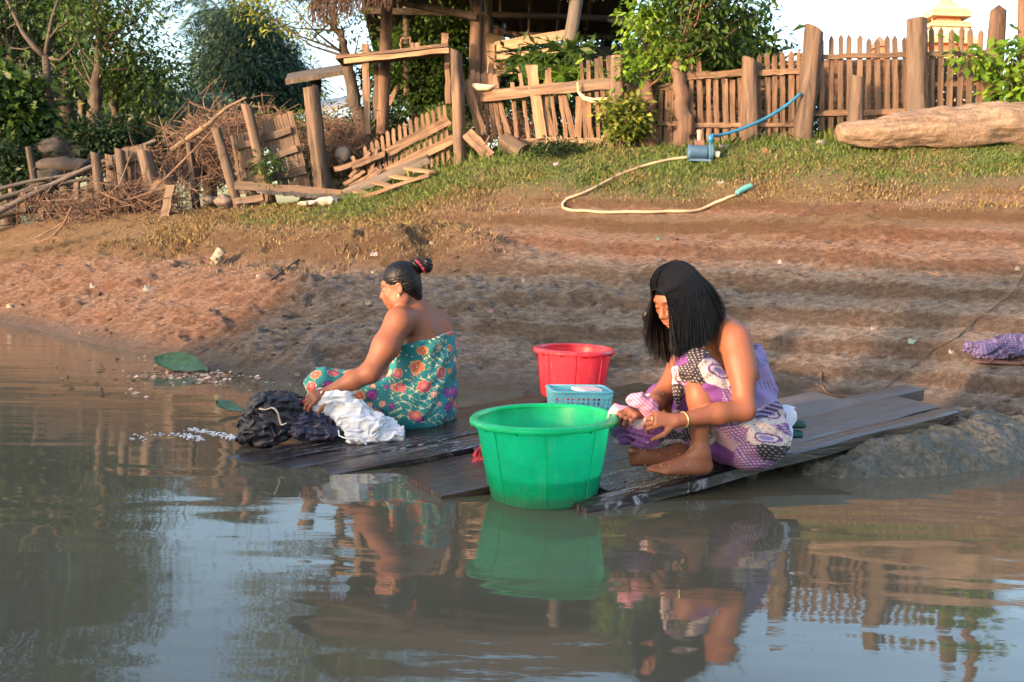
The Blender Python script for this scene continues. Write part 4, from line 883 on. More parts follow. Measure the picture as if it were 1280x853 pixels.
gm = leafmat('grass_green', (0.04, 0.065, 0.015), (0.088, 0.145, 0.03), (0.20, 0.22, 0.07), 0.3, 0.7)
gd = leafmat('grass_dry', (0.07, 0.045, 0.022), (0.18, 0.13, 0.06), (0.32, 0.25, 0.13), 0.2, 0.8)
def wgreen(x, y, z): return np.clip(sstep(1.34, 1.62, zrel(x, z)+1.1*jitf(x, y))*sstep(-3.6, -2.0, x)*(0.45+1.1*np.clip(fbm(x*2.5, y*2.5, oct=3, seed=46)+.35, 0, 1)), 0, 1)
def wdry(x, y, z):
    zr = zrel(x, z); j = jitf(x, y)
    a = sstep(1.14, 1.28, zr+0.8*j)*(1-0.6*sstep(1.5, 1.75, zr))*0.7*(1-0.9*np.exp(-((zr-1.24+0.05*np.sin(x*0.9))/0.05)**2)*sstep(-1.5, 0.3, x))
    a = a*np.clip(0.25+1.6*fbm(x*1.6, y*3.2, oct=3, seed=52), 0.05, 1)
    l = sstep(-4.4, -3.9, x)*(1-sstep(-0.9, 0.1, x))*sstep(0.78, 0.9, z+0.3*j)*(1-sstep(1.2, 1.4, z))*0.55*np.clip(0.4+1.5*fbm(x*1.4, y*2.5, oct=3, seed=53), 0.05, 1)
    return np.clip(np.maximum(a, l), 0, 1)
grass('green_grass', 'short green grass along the top of the bank below the fence', 60000, wgreen, 0.015, 0.055, gm, 201, yr=(8.6, 13.4))
grass('tall_grass', 'longer green weeds growing at the foot of the fence', 6000, lambda x, y, z: sstep(-0.5, -0.1, y-np.interp(x, TPX, TPY))*(1-sstep(0.3, 0.8, y-np.interp(x, TPX, TPY)))*sstep(-2.6, -1.0, x)*0.8, 0.05, 0.17, gm, 202, yr=(10.5, 13.5), wd=0.007)
grass('dry_grass', 'dry brown grass matted over the ledges of the bank', 75000, wdry, 0.012, 0.045, gd, 203)
grass('ledge_grass', 'shaggy dry grass hanging over the broken ledge on the left', 6000, lambda x, y, z: sstep(-4.4, -3.9, x)*(1-sstep(-0.9, 0.1, x))*sstep(0.58, 0.66, z)*(1-sstep(1.08, 1.16, z))*np.clip(0.5+1.3*fbm(x*2, y*2, oct=2, seed=58), 0.05, 1), 0.02, 0.065, gd, 205, wd=0.005)
grass('mound_grass', 'grass on the earth mound beneath the shelter', 9000, lambda x, y, z: np.exp(-((x+1.35)/0.6)**2-((y-13.9)/0.7)**2), 0.05, 0.16, gm, 204, xr=(-3.5, 0.5), yr=(13.2, 15.5), wd=0.008)
# ------------------------------------------------------------------ boat-like wall added out of view to shade the river edge; openings pass sun
bt = thing('unseen_shade_boat', (-4.5, -1.0, 0), 'unseen boat-like wall with openings, added behind the viewpoint to shade the bank', 'boat')
b = MB()
def wallbox(b, x0, x1, z0, z1, y=-1.0, th=0.06): b.box(((x0+x1)/2, y, (z0+z1)/2), (x1-x0, th, z1-z0))
BX0, BX1, ZT = -12.2, 1.6, 2.72
W1 = (-7.75, -6.15, 1.52, 2.32); W2 = (-5.55, -3.75, 1.36, 2.32)  # openings placed so that the sun reaches the two women
wallbox(b, BX0, W1[0], -0.2, ZT); wallbox(b, W1[0], W1[1], -0.2, W1[2]); wallbox(b, W1[0], W1[1], W1[3], ZT)
wallbox(b, W1[1], W2[0], -0.2, ZT); wallbox(b, W2[0], W2[1], -0.2, W2[2]); wallbox(b, W2[0], W2[1], W2[3], ZT); wallbox(b, W2[1], BX1, -0.2, 1.0)
wallbox(b, W2[1], -2.4, 1.0, ZT)
b.build('shade_wall', plain('pale_bounce_wall', (0.5, 0.44, 0.36), 0.7, 0.3, 3), bt)  # added light blocker, kept pale to bounce fill onto the foreground

# ------------------------------------------------------------------ washing platform
U = np.array([0.8331, 0.5531]); Vv_ = np.array([-0.5531, 0.8331]); O0 = np.array([0.32, 3.75])
def deckz(s, t): return 0.022+0.084*s+0.045*t
def DK(s, t, dz=0.0):
    p = O0+U*s+Vv_*t; return np.array([p[0], p[1], deckz(s, t)+dz])
def ST(x, y):
    r = np.array([x, y])-O0; return float(r@U), float(r@Vv_)
wm_ = NB('wet_dark_plank')
ga = wm_.coord((3.0, 26, 26)); n1 = wm_.noise(ga, 1.0, 5, 0.6, 0.8); n2 = wm_.noise(wm_.coord(), 2.2, 4, 0.6); n3 = wm_.noise(wm_.coord((6, 60, 6)), 1.3, 5, 0.7, 1.0)
cc = wm_.ramp(n1, [(0.3, (0.008, 0.007, 0.008)), (0.55, (0.020, 0.017, 0.018)), (0.75, (0.050, 0.042, 0.041))])
mudm = wm_.ramp(n2, [(0.48, (0, 0, 0)), (0.7, (1, 1, 1))]); cc = wm_.mix(wm_.math('MULTIPLY', mudm, 0.3), cc, (0.09, 0.06, 0.045))
at_ = wm_.attr(); sp_ = wm_.n('ShaderNodeSeparateColor'); wm_.L.new(at_.outputs['Color'], sp_.inputs[0])
foam = wm_.math('MULTIPLY', wm_.ramp(n3, [(0.54, (0, 0, 0)), (0.64, (1, 1, 1))]), sp_.outputs[0]); cc = wm_.mix(foam, cc, (0.42, 0.42, 0.50))
mud2 = wm_.math('MULTIPLY', wm_.ramp(n2, [(0.25, (0.4, 0.4, 0.4)), (0.55, (1, 1, 1))]), sp_.outputs[1]); cc = wm_.mix(mud2, cc, wm_.mix(n1, (0.05, 0.045, 0.045), (0.14, 0.125, 0.12)))
cc = wm_.mix(sp_.outputs[2], cc, (0.050, 0.028, 0.018))
wm_.base(cc); wm_.rough(wm_.math('ADD', wm_.math('ADD', 0.06, wm_.math('MULTIPLY', n2, 0.26)), wm_.math('MULTIPLY', sp_.outputs[1], 0.35))); wm_.bump(wm_.math('ADD', n1, wm_.math('MULTIPLY', n2, 0.8)), 0.7, 0.010)
M['deck'] = wm_.m
deck = thing('washing_platform', DK(0.4, 0.8), 'wet plank washing platform sloping from the muddy bank down into the river', 'platform')
def plank(s0, s1, t0, t1, dz=0.0, th=0.045, foamf=None, mudf=None, brown=0.0, tilt=0.0, skew=0.0, seed=0):
    ns = int((s1-s0)/0.04)+2; ntt = 6; V = []; C = []; F = []
    for lay in (0, 1):
        for i in range(ns+1):
            s = s0+(s1-s0)*i/ns
            for j in range(ntt+1):
                tj = t0+(t1-t0)*j/ntt+skew*(s-s0)+0.011*float(vnoise(s*5, seed+0.3*(j == 0), seed=8))*(j in (0, ntt))
                p = DK(s+(0.006*float(vnoise(j*1.3, seed, seed=9)) if i in (0, ns) else 0), tj, dz+tilt*(j/ntt-0.5)+0.004*float(vnoise(s*2.5, seed*3.1, seed=10)) - (th if lay else 0))
                if lay == 0 and j in (0, ntt): p[2] -= 0.005
                V.append(p); wx, wy = p[0], p[1]
                C.append((foamf(wx, wy) if foamf else 0, mudf(wx, wy) if mudf else 0, brown, 1))
    n = (ntt+1); hN = (ns+1)*n
    for i in range(ns):
        for j in range(ntt):
            p = i*n+j; F.append((p, p+n, p+n+1, p+1)); q = p+hN; F.append((q, q+1, q+n+1, q+n))
        for j in (0, ntt):
            p = i*n+j; F.append((p, p+hN, p+n+hN, p+n) if j == 0 else (p, p+n, p+n+hN, p+hN))
    for i in (0, ns):
        for j in range(ntt):
            p = i*n+j; F.append((p, p+1, p+1+hN, p+hN) if i == 0 else (p, p+hN, p+1+hN, p+1))
    o = mesh_np('plank', np.array(V, float), F, M['deck'], deck, col=np.array(C, float))
    # turn the object so that its own X runs along the plank (grain)
    ang = math.atan2(U[1], U[0]); c0 = Vector(DK((s0+s1)/2, (t0+t1)/2)); Mo = Matrix.Translation(c0) @ Matrix.Rotation(ang, 4, 'Z'); o.data.transform(Mo.inverted()); o.matrix_basis = Mo
    o.matrix_parent_inverse = wm(deck).inverted()
    autosmooth(o, 35); return o
def fR(x, y): return float(np.clip(1.5*math.exp(-((x-0.55)/0.32)**2-((y-3.98)/0.22)**2), 0, 1))
def fL(x, y): return float(np.clip(1.1*math.exp(-((x+0.45)/0.55)**2-((y-4.66)/0.14)**2), 0, 1))
def mR(x, y): return float(np.clip(sstep(0.9, 1.2, x)*sstep(4.6, 5.0, y)*1.0+0.5*sstep(1.1, 1.8, x)*(0.5+float(fbm(x*3, y*3, oct=2, seed=91))), 0, 1))
plank(-0.02, 2.40, 0.0, 0.105, 0.004, 0.05, fR, seed=1)
plank(0.17, 2.40, 0.11, 0.40, 0.003, 0.05, fR, lambda x, y: 0.35*mR(x, y), seed=14)
plank(0.20, 2.15, 0.41, 0.76, -0.002, 0.045, fR, mR, seed=2)
plank(-0.62, 1.95, 0.78, 0.95, -0.030, 0.04, None, mR, brown=0.6, seed=4)
plank(-0.64, 1.85, 0.985, 1.16, -0.008, 0.06, fL, mR, seed=5)
plank(-0.84, 1.70, 1.175, 1.33, -0.010, 0.05, fL, mR, seed=6)
plank(-0.95, 1.55, 1.345, 1.55, -0.012, 0.05, fL, mR, seed=7)
plank(-0.35, 1.30, 1.57, 1.74, -0.035, 0.05, None, mR, brown=0.55, seed=8)
plank(-0.42, 0.0, 0.42, 0.72, 0.012, 0.03, None, None, brown=0.9, seed=12)
plank(2.05, 2.72, 0.42, 0.56, -0.01, 0.065, None, lambda x, y: 0.5, seed=11)
for (s, t) in ((0.3, 0.15), (0.3, 0.42), (1.2, 0.13), (1.2, 0.44), (-0.4, 1.07), (0.6, 1.08), (-0.4, 1.25)):
    b = MB(); p = DK(s, t, 0.003); b.lathe([(0.0001, 0.003), (0.006, 0.003), (0.007, 0)], 8, p); b.build('nail', plain('rusty_iron', (0.12, 0.06, 0.04), 0.6, 0.3), deck)
for (s, t, dz) in ((0.0, 1.0, 0), (1.0, 1.0, 0), (1.7, 0.7, 0), (-0.8, 1.3, 0)):
    a = DK(s, 0.1 if s > 0.5 else 0.95, -0.09); e = DK(s, min(2.0, t+0.9), -0.09); b = MB(); b.tube([a, e], 0.035, 8); b.build('joist', M['darkwood'], deck)
tag(board('support_block', G(1172, 528, 0.16)+[0, 0.06, 0], G(1212, 522, 0.17)+[0, 0.08, 0], 0.085, 0.09, M['greywood'], face=(0, -1, 0), jag=0.1), 'short grey wooden block wedged under the right end of the platform', 'block')
# mud mound under the deck
rr = np.random.default_rng(4); nu, nv = 260, 130; V = []
MC = np.array([2.20, 5.17]); 
for i in range(nu):
    th = 2*math.pi*i/nu
    for j in range(nv):
        f = j/(nv-1); rad = f
        ex = 1.2*rad*math.cos(th); ey = 0.50*rad*math.sin(th)
        x = MC[0]+ex*U[0]*1.0-ey*U[1]; y = MC[1]+ex*U[1]*1.0+ey*U[0]
        prof = (1-rad**3.2)**0.75 if rad < 1 else 0
        s, t = ST(x, y); hgt = min(0.20, 0.12+0.05*s) 
        z = -0.12+prof*(0.12+hgt-0.035)+ (0.05*float(fbm(x*4, y*4, oct=4, seed=61))+0.045*float(fbm(x*12, y*12, oct=4, seed=62)))*min(1, prof*2)
        under = deckz(s, t)-0.075
        if -0.2 < s < 2.35 and 0.02 < t < 1.6: z = min(z, under)
        V.append((x, y, z))
F = [(i*nv+j, ((i+1) % nu)*nv+j, ((i+1) % nu)*nv+j+1, i*nv+j+1) for i in range(nu) for j in range(nv-1)]
mm = NB('green_wet_mud'); wv = mm.world(); n1 = mm.noise(wv, 5, 6, 0.7); n2 = mm.noise(wv, 38, 5, 0.7)
sx = mm.n('ShaderNodeSeparateXYZ'); mm.L.new(wv, sx.inputs[0])
c = mm.mix(mm.ramp(n1, [(0.38, (0, 0, 0)), (0.6, (1, 1, 1))]), (0.055, 0.065, 0.045), (0.17, 0.14, 0.11)); c = mm.mix(mm.ramp(n2, [(0.35, (1, 1, 1)), (0.6, (0, 0, 0))]), c, (0.03, 0.03, 0.026))
mm.base(c); mm.rough(0.6); hh = mm.math('ADD', n1, mm.math('MULTIPLY', n2, 0.5)); mm.bump(hh, 1.0, 0.03)
tag(mesh_np('mud_mound', np.array(V), F, mm.m, smooth=True), 'rounded greenish mound of wet mud under the right end of the platform', 'mound')

# ------------------------------------------------------------------ tubs
def plastic(name, c, trans=0.3, rough=0.3):
    m = NB(name); nn = m.noise(m.coord(), 7, 5, 0.7); d = tuple(x*0.82 for x in c)
    cc = m.ramp(nn, [(0.35, d), (0.6, c)]); pz_ = m.n('ShaderNodeSeparateXYZ'); m.L.new(m.world(), pz_.inputs[0]); gr_ = m.n('ShaderNodeMapRange'); m.L.new(m.math('ADD', pz_.outputs[2], m.math('MULTIPLY', m.noise(m.world(), 25, 4), -0.05)), gr_.inputs[0]); gr_.inputs[1].default_value = 0.0; gr_.inputs[2].default_value = 0.035; gr_.inputs[3].default_value = 0.45; gr_.inputs[4].default_value = 0.0; cc = m.mix(gr_.outputs[0], cc, (0.16, 0.15, 0.10)); sc_n = m.noise(m.coord((60, 60, 4)), 1.5, 3, 0.7); cc = m.mix(m.math('MULTIPLY', m.ramp(sc_n, [(0.62, (0, 0, 0)), (0.70, (1, 1, 1))]), 0.18), cc, (0.55, 0.6, 0.55)); n2 = m.noise(m.coord((1, 1, 0.25)), 30, 4, 0.7)
    cc = m.mix(m.math('MULTIPLY', m.ramp(n2, [(0.55, (0, 0, 0)), (0.75, (1, 1, 1))]), 0.12), cc, (0.6, 0.6, 0.55))
    m.base(cc); m.rough(m.math('ADD', rough-0.08, m.math('MULTIPLY', n2, 0.25)))
    tr = m.n('ShaderNodeBsdfTranslucent'); m.L.new(cc, tr.inputs[0]); mx = m.n('ShaderNodeMixShader'); mx.inputs[0].default_value = trans*0.85; m.b.inputs['Transmission Weight'].default_value = trans*0.5; m.b.inputs['IOR'].default_value = 1.25
    m.L.new(m.b.outputs[0], mx.inputs[1]); m.L.new(tr.outputs[0], mx.inputs[2]); m.L.new(mx.outputs[0], m.out.inputs[0]); return m.m
GR = plastic('green_plastic', (0.012, 0.78, 0.37), 0.6); RD = plastic('red_plastic', (0.80, 0.055, 0.085), 0.35); SB = plastic('sky_blue_plastic', (0.25, 0.72, 0.86), 0.35)
def wallprof(rb, rt, h, th=0.004, lip=0.022):
    return [(0.001, 0.006), (rb*0.9, 0.006), (rb, 0.012), (rb+(rt-rb)*0.5, h*0.5), (rt-0.008, h-0.012), (rt-0.004, h-0.003)]
def tub(name, label, loc, rb, rt, h, mat, cat, lipw=0.024, ribs=5, tilt=(0, 0)):
    root = thing(name, loc, label, cat); n = 96
    b = MB(); b.lathe([(0.001, 0), (rb*0.55, 0.004), (rb*0.93, 0), (rb, 0.010), (rb+0.003, 0.02), (rt-0.006, h-0.02), (rt-0.004, h-0.006)], n)
    b.lathe([(rt-0.004, h-0.006), (rt-0.010, h-0.004)], n)
    b.v = [(v[0]+loc[0], v[1]+loc[1], v[2]+loc[2]) for v in b.v]; b.build('body', mat, root, smooth=True)
    b = MB(); b.lathe([(rt-0.010, h-0.008), (rt-0.008, h+0.001), (rt, h+0.005), (rt+lipw*0.6, h+0.004), (rt+lipw, h-0.004), (rt+lipw+0.002, h-0.018), (rt+lipw-0.002, h-0.021), (rt+lipw-0.005, h-0.010), (rt, h-0.008), (rt-0.008, h-0.010)], n)
    b.v = [(v[0]+loc[0], v[1]+loc[1], v[2]+loc[2]) for v in b.v]; b.build('rim', mat, root, smooth=True)
    for k in range(ribs):
        a = -math.pi/2+(k-(ribs-1)/2)*2*math.pi/8*1.02; b = MB()
        pts = []
        for z in (0.03, h*0.5, h-0.024):
            r = rb+(rt-rb)*(z/h)+0.0015; pts.append((loc[0]+r*math.cos(a), loc[1]+r*math.sin(a), loc[2]+z))
        b.tube(pts, 0.0022, 6); b.build('rib', mat, root)
    for k in range(12):
        a = 2*math.pi*k/12+0.13; r = rt+lipw*0.4; b = MB(); ca, sa = math.cos(a), math.sin(a)
        Mx = Matrix.Translation((loc[0]+r*ca, loc[1]+r*sa, loc[2]+h-0.018)) @ Matrix.Rotation(a, 4, 'Z'); b.box((0, 0, 0), (lipw*0.9, 0.003, 0.022), Mx); b.build('gusset', mat, root)
    return root
gl = (0.152, 3.985, -0.010)
gtub = tub('plastic_tub', 'large round green plastic tub at the water edge, half full of water', gl, 0.216, 0.275, 0.340, GR, 'tub')
b = MB(); n = 96; hW = 0.122; r_ = 0.2130+(0.275-0.216)*hW/0.340-0.006
b.lathe([(0.001, 0.0135), (0.203, 0.0135), (r_, hW), (0.001, hW)], n); b.v = [(v[0]+gl[0], v[1]+gl[1], v[2]+gl[2]) for v in b.v]
tw = NB('wash_water'); tw.base((0.01, 0.10, 0.065)); tw.rough(0.05)
tag(b.build('wash_water', tw.m, None, smooth=False), 'dark wash water filling the lower third of the green tub', 'water')
rl_ = DK(*ST(0.345, 5.50)); rl_[2] -= 0.0
gtub.rotation_euler = (0, R(-2.5), 0)
rtub = tub('plastic_tub', 'round red plastic tub standing behind the blue basket', rl_, 0.172, 0.208, 0.272, RD, 'tub', lipw=0.020)
# blue basket with holes
bl = DK(*ST(0.352, 5.06)); bk = thing('plastic_basket', bl, 'small sky-blue perforated plastic basket between the green and red tubs', 'basket')
ang = 0.16; hx, hy, hb = 0.137, 0.100, 0.152
def bp(x, y, z): return np.array([bl[0]+x*math.cos(ang)-y*math.sin(ang), bl[1]+x*math.sin(ang)+y*math.cos(ang), bl[2]+z])
def side(b, A, B, nx, nz):   # grid wall with square holes between A and B (bottom corners), flaring outwards
    A = np.array(A, float); B = np.array(B, float); nrm = np.array([-(B-A)[1], (B-A)[0]]); nrm = -nrm/np.linalg.norm(nrm)
    def pt(u, v, dp=0): q = A+(B-A)*(u*(1+0.10*v)-0.05*v)+nrm*(0.014*v-dp); return bp(q[0], q[1], 0.008+v*(hb-0.016))
    us = [];
    for i in range(nx): us += [i/nx+0.16/nx, i/nx+0.84/nx]
    us = [0]+us+[1]; vs = [0]
    for j in range(nz): vs += [0.18+0.64*(j/nz)+0.02, 0.18+0.64*((j+1)/nz)-0.02]
    vs += [1]
    for i in range(len(us)-1):
        for j in range(len(vs)-1):
            if i % 2 == 1 and j % 2 == 1 and i < len(us)-1: continue
            q = [pt(us[i], vs[j]), pt(us[i+1], vs[j]), pt(us[i+1], vs[j+1]), pt(us[i], vs[j+1])]; r = [pt(us[i], vs[j], 0.003), pt(us[i+1], vs[j], 0.003), pt(us[i+1], vs[j+1], 0.003), pt(us[i], vs[j+1], 0.003)]
            b.add(q+r, [(0, 1, 2, 3), (7, 6, 5, 4), (0, 4, 5, 1), (1, 5, 6, 2), (2, 6, 7, 3), (3, 7, 4, 0)])
b = MB()
side(b, (-hx, -hy), (hx, -hy), 11, 4); side(b, (hx, -hy), (hx, hy), 10, 5); side(b, (hx, hy), (-hx, hy), 14, 5); side(b, (-hx, hy), (-hx, -hy), 10, 5)
b.add([bp(x, y, 0.008) for x, y in ((-hx, -hy), (hx, -hy), (hx, hy), (-hx, hy))]+[bp(x, y, 0.003) for x, y in ((-hx, -hy), (hx, -hy), (hx, hy), (-hx, hy))], [(0, 1, 2, 3), (7, 6, 5, 4)])
b.build('wall', SB, bk)
b = MB(); c_ = 0.03; pts = []
for (cx_, cy_, a0) in ((hx, hy, 0), (-hx, hy, 90), (-hx, -hy, 180), (hx, -hy, 270)):
    for k in range(5): a = R(a0+90*k/4); pts.append(bp(cx_*1.11-math.copysign(c_, cx_)+c_*math.cos(a), cy_*1.15-math.copysign(c_, cy_)+c_*math.sin(a), hb-0.004))
pts.append(pts[0]); b.tube(pts, 0.009, 8, cap=False, squash=0.7); b.build('rim', SB, bk, smooth=True)
b = MB(); p0 = bp(0.05, 0.0, hb-0.01); b.add([bp(-0.02, 0.085, hb-.004), bp(0.1, 0.09, hb-.002), bp(0.115, -0.03, hb+.001), bp(0.02, -0.05, hb-.003)]+[bp(-0.02, 0.085, hb-.02), bp(0.1, 0.09, hb-.02), bp(0.115, -0.03, hb-.02), bp(0.02, -0.05, hb-.02)], [(0, 1, 2, 3), (7, 6, 5, 4), (0, 4, 5, 1), (1, 5, 6, 2), (2, 6, 7, 3), (3, 7, 4, 0)])
tag(b.build('soap_packet', plain('pale_packet', (0.75, 0.6, 0.62), 0.4, 0.2, 20)), 'flat pale packet lying in the top of the blue basket', 'packet')
# ------------------------------------------------------------------ blended solids -> one continuous skin (used for bodies, clothes, hair, cloth)
class Field:
    def __init__(s, lo, hi, h):
        s.h = h; s.lo = np.asarray(lo, float); s.n = np.ceil((np.asarray(hi)-s.lo)/h).astype(int)+1
        s.D = np.full(tuple(s.n), 1.0, np.float32)
    def sub(s, lo, hi):
        a = np.maximum(np.floor((np.asarray(lo)-s.lo)/s.h).astype(int), 0); b = np.minimum(np.ceil((np.asarray(hi)-s.lo)/s.h).astype(int)+1, s.n)
        if np.any(b <= a): return None
        sl = tuple(slice(i, j) for i, j in zip(a, b))
        X, Y, Z = np.meshgrid(*[(s.lo[k]+s.h*np.arange(a[k], b[k])).astype(np.float32) for k in range(3)], indexing='ij')
        return sl, X, Y, Z
    def put(s, sl, d, k, cut=False):
        A = s.D[sl]
        if cut: d = -d; h = np.maximum(k-np.abs(A-d), 0)/k; s.D[sl] = np.maximum(A, d)+h*h*k*0.25
        else: h = np.maximum(k-np.abs(A-d), 0)/k; s.D[sl] = np.minimum(A, d)-h*h*k*0.25
    def cone(s, a, b, r1, r2, k=0.02, flat=None, fs=1.0, cut=False):
        a = np.asarray(a, float); b = np.asarray(b, float); R_ = max(r1, r2)*max(1, fs)+k+0.03
        q = s.sub(np.minimum(a, b)-R_, np.maximum(a, b)+R_)
        if q is None: return
        sl, X, Y, Z = q; ab = b-a; L2 = ab@ab+1e-12
        px, py, pz = X-a[0], Y-a[1], Z-a[2]; t = np.clip((px*ab[0]+py*ab[1]+pz*ab[2])/L2, 0, 1)
        dx, dy, dz = px-t*ab[0], py-t*ab[1], pz-t*ab[2]
        if flat is not None:
            f = np.asarray(flat, float); f = f/np.linalg.norm(f); c = dx*f[0]+dy*f[1]+dz*f[2]; g = (1/fs-1)*c
            dx, dy, dz = dx+f[0]*g, dy+f[1]*g, dz+f[2]*g
        s.put(sl, np.sqrt(dx*dx+dy*dy+dz*dz)-(r1+(r2-r1)*t), k, cut)
    def ell(s, c, r, Mx=None, k=0.02, cut=False):
        c = np.asarray(c, float); r = np.asarray(r, float); R_ = r.max()+k+0.03; q = s.sub(c-R_, c+R_)
        if q is None: return
        sl, X, Y, Z = q; P_ = np.stack([X-c[0], Y-c[1], Z-c[2]], -1)
        if Mx is not None: P_ = P_ @ np.asarray(Mx, np.float32)       # columns = axes
        k0 = np.linalg.norm(P_/r.astype(np.float32), axis=-1); k1 = np.linalg.norm(P_/(r*r).astype(np.float32), axis=-1)+1e-6
        s.put(sl, k0*(k0-1)/k1, k, cut)
    def chain(s, pts, rad, k=0.015, **kw):
        for i in range(len(pts)-1): s.cone(pts[i], pts[i+1], rad[i], rad[i+1], k, **kw)
    def disp(s, fn):
        m = np.abs(s.D) < 0.05; i = np.argwhere(m); p = s.lo+i*s.h; s.D[m] += fn(p).astype(np.float32)
    def mesh(s):
        D = s.D; h = s.h; I = D < 0; n = np.array(D.shape)
        c8 = np.zeros(tuple(n-1), np.int8)
        for dx in (0, 1):
            for dy in (0, 1):
                for dz in (0, 1): c8 += I[dx:n[0]-1+dx, dy:n[1]-1+dy, dz:n[2]-1+dz]
        act = (c8 > 0) & (c8 < 8); cells = np.argwhere(act); idx = np.full(act.shape, -1, np.int64); idx[act] = np.arange(len(cells))
        acc = np.zeros((len(cells), 3)); cnt = np.zeros(len(cells)); E = []
        for ax in range(3):
            o1, o2 = [k for k in range(3) if k != ax]
            for u in (0, 1):
                for v in (0, 1):
                    a = cells.copy(); a[:, o1] += u; a[:, o2] += v; b = a.copy(); b[:, ax] += 1
                    da = D[a[:, 0], a[:, 1], a[:, 2]]; db = D[b[:, 0], b[:, 1], b[:, 2]]; m = (da < 0) != (db < 0)
                    t = da[m]/(da[m]-db[m]); p = a[m].astype(float); p[:, ax] += t; acc[m] += p; cnt[m] += 1
        V = s.lo+h*acc/cnt[:, None]; Fs = []
        for ax in range(3):
            o1, o2 = (ax+1) % 3, (ax+2) % 3
            A = np.moveaxis(I, (ax, o1, o2), (0, 1, 2)); B = np.moveaxis(idx, (ax, o1, o2), (0, 1, 2))
            A0 = A[:-1, 1:-1, 1:-1]; A1 = A[1:, 1:-1, 1:-1]; m = A0 != A1; e = np.argwhere(m); x, y, z = e[:, 0], e[:, 1]+1, e[:, 2]+1
            q = np.stack([B[x, y-1, z-1], B[x, y, z-1], B[x, y, z], B[x, y-1, z]], -1); fl = ~A0[m]; q[fl] = q[fl][:, ::-1]; Fs.append(q)
        F = np.concatenate(Fs); F = F[(F >= 0).all(1)]
        # two rounds of gentle relaxation
        for it in range(2):
            S = np.zeros_like(V); C = np.zeros(len(V))
            for k in range(4):
                np.add.at(S, F[:, k], V[F[:, (k+1) % 4]]); np.add.at(C, F[:, k], 1)
            V = V*0.6+0.4*S/np.maximum(C, 1)[:, None]
        return V, F
def unit(v): v = np.asarray(v, float); return v/np.linalg.norm(v)
def hand(F, wrist, fdir, back, size=1.0, curl=(0.5, 0.7, 0.5), side=1, spread=0.08, thumb=(0.7, 0.5), k=0.006):
    """palm, four fingers and a thumb. fdir: wrist->knuckles, back: back of the hand, side=+1/-1: which side carries the thumb"""
    f = unit(fdir); b = unit(np.asarray(back)-f*np.dot(back, f)); l = np.cross(f, b)*side; w = np.asarray(wrist, float); S = size
    for t in (-0.024, -0.008, 0.008, 0.024):
        F.cone(w+l*t*0.55*S, w+f*0.082*S+l*t*1.05*S+b*0.002, 0.0135*S, 0.0115*S, 0.014)
    lens = [(0.042, 0.026, 0.020), (0.046, 0.030, 0.021), (0.043, 0.027, 0.020), (0.034, 0.020, 0.018)]
    for i, (t, ln) in enumerate(zip((0.030, 0.010, -0.010, -0.029), lens)):
        p = w+f*(0.082-0.004*abs(i-1))*S+l*t*S; a = 0; d0 = unit(f+l*spread*(1.5-i)); r = (0.0092, 0.0094, 0.0090, 0.0080)[i]*S
        for j, L in enumerate(ln):
            a += curl[j]*(1+0.08*i); d = d0*math.cos(a)-b*math.sin(a); q = p+d*L*S; F.cone(p, q, r*(1-0.06*j), r*(0.94-0.10*j), k); p = q
    p = w+f*0.022*S+l*0.026*S-b*0.006*S; q = p+unit(f*0.62+l*thumb[0]-b*0.25)*0.044*S; F.cone(p, q, 0.0145*S, 0.0115*S, 0.012)
    d = unit(f*0.85+l*thumb[0]*0.3-b*thumb[1]); q2 = q+d*0.032*S; F.cone(q, q2, 0.0112*S, 0.0100*S, k); F.cone(q2, q2+unit(d-b*0.25)*0.024*S, 0.0098*S, 0.0078*S, k)
def foot(F, heel, ankle, ball, up, size=1.0, big=1, toes=0.2):
    """heel, ankle, ball are points; up: top-of-foot direction; big=+1/-1 which side the big toe lies on"""
    heel = np.asarray(heel, float); ball = np.asarray(ball, float); ankle = np.asarray(ankle, float); f = unit(ball-heel); u = unit(np.asarray(up)-f*np.dot(up, f)); l = np.cross(f, u)*big; S = size
    F.cone(heel, heel+f*0.03, 0.030*S, 0.029*S, 0.02); F.cone(heel, ankle, 0.030*S, 0.034*S, 0.03)
    F.cone(ankle-u*0.005, ball+u*0.008-f*0.02, 0.030*S, 0.020*S, 0.04); F.cone(heel+f*0.03, ball-l*0.02, 0.024*S, 0.020*S, 0.03); F.cone(heel+f*0.05-l*0.01, ball+l*0.018, 0.022*S, 0.022*S, 0.03)
    for i, (t, L, r) in enumerate(((0.030, 0.052, 0.0135), (0.010, 0.046, 0.0095), (-0.006, 0.041, 0.0090), (-0.020, 0.036, 0.0088), (-0.032, 0.029, 0.0085))):
        p = ball+l*t*S-f*0.004*i; q = p+unit(f+u*toes)*L*S*0.55; F.cone(p, q, r*1.05*S, r*S, 0.008); F.cone(q, q+unit(f-u*0.25)*L*S*0.5, r*S, r*1.02*S, 0.005)
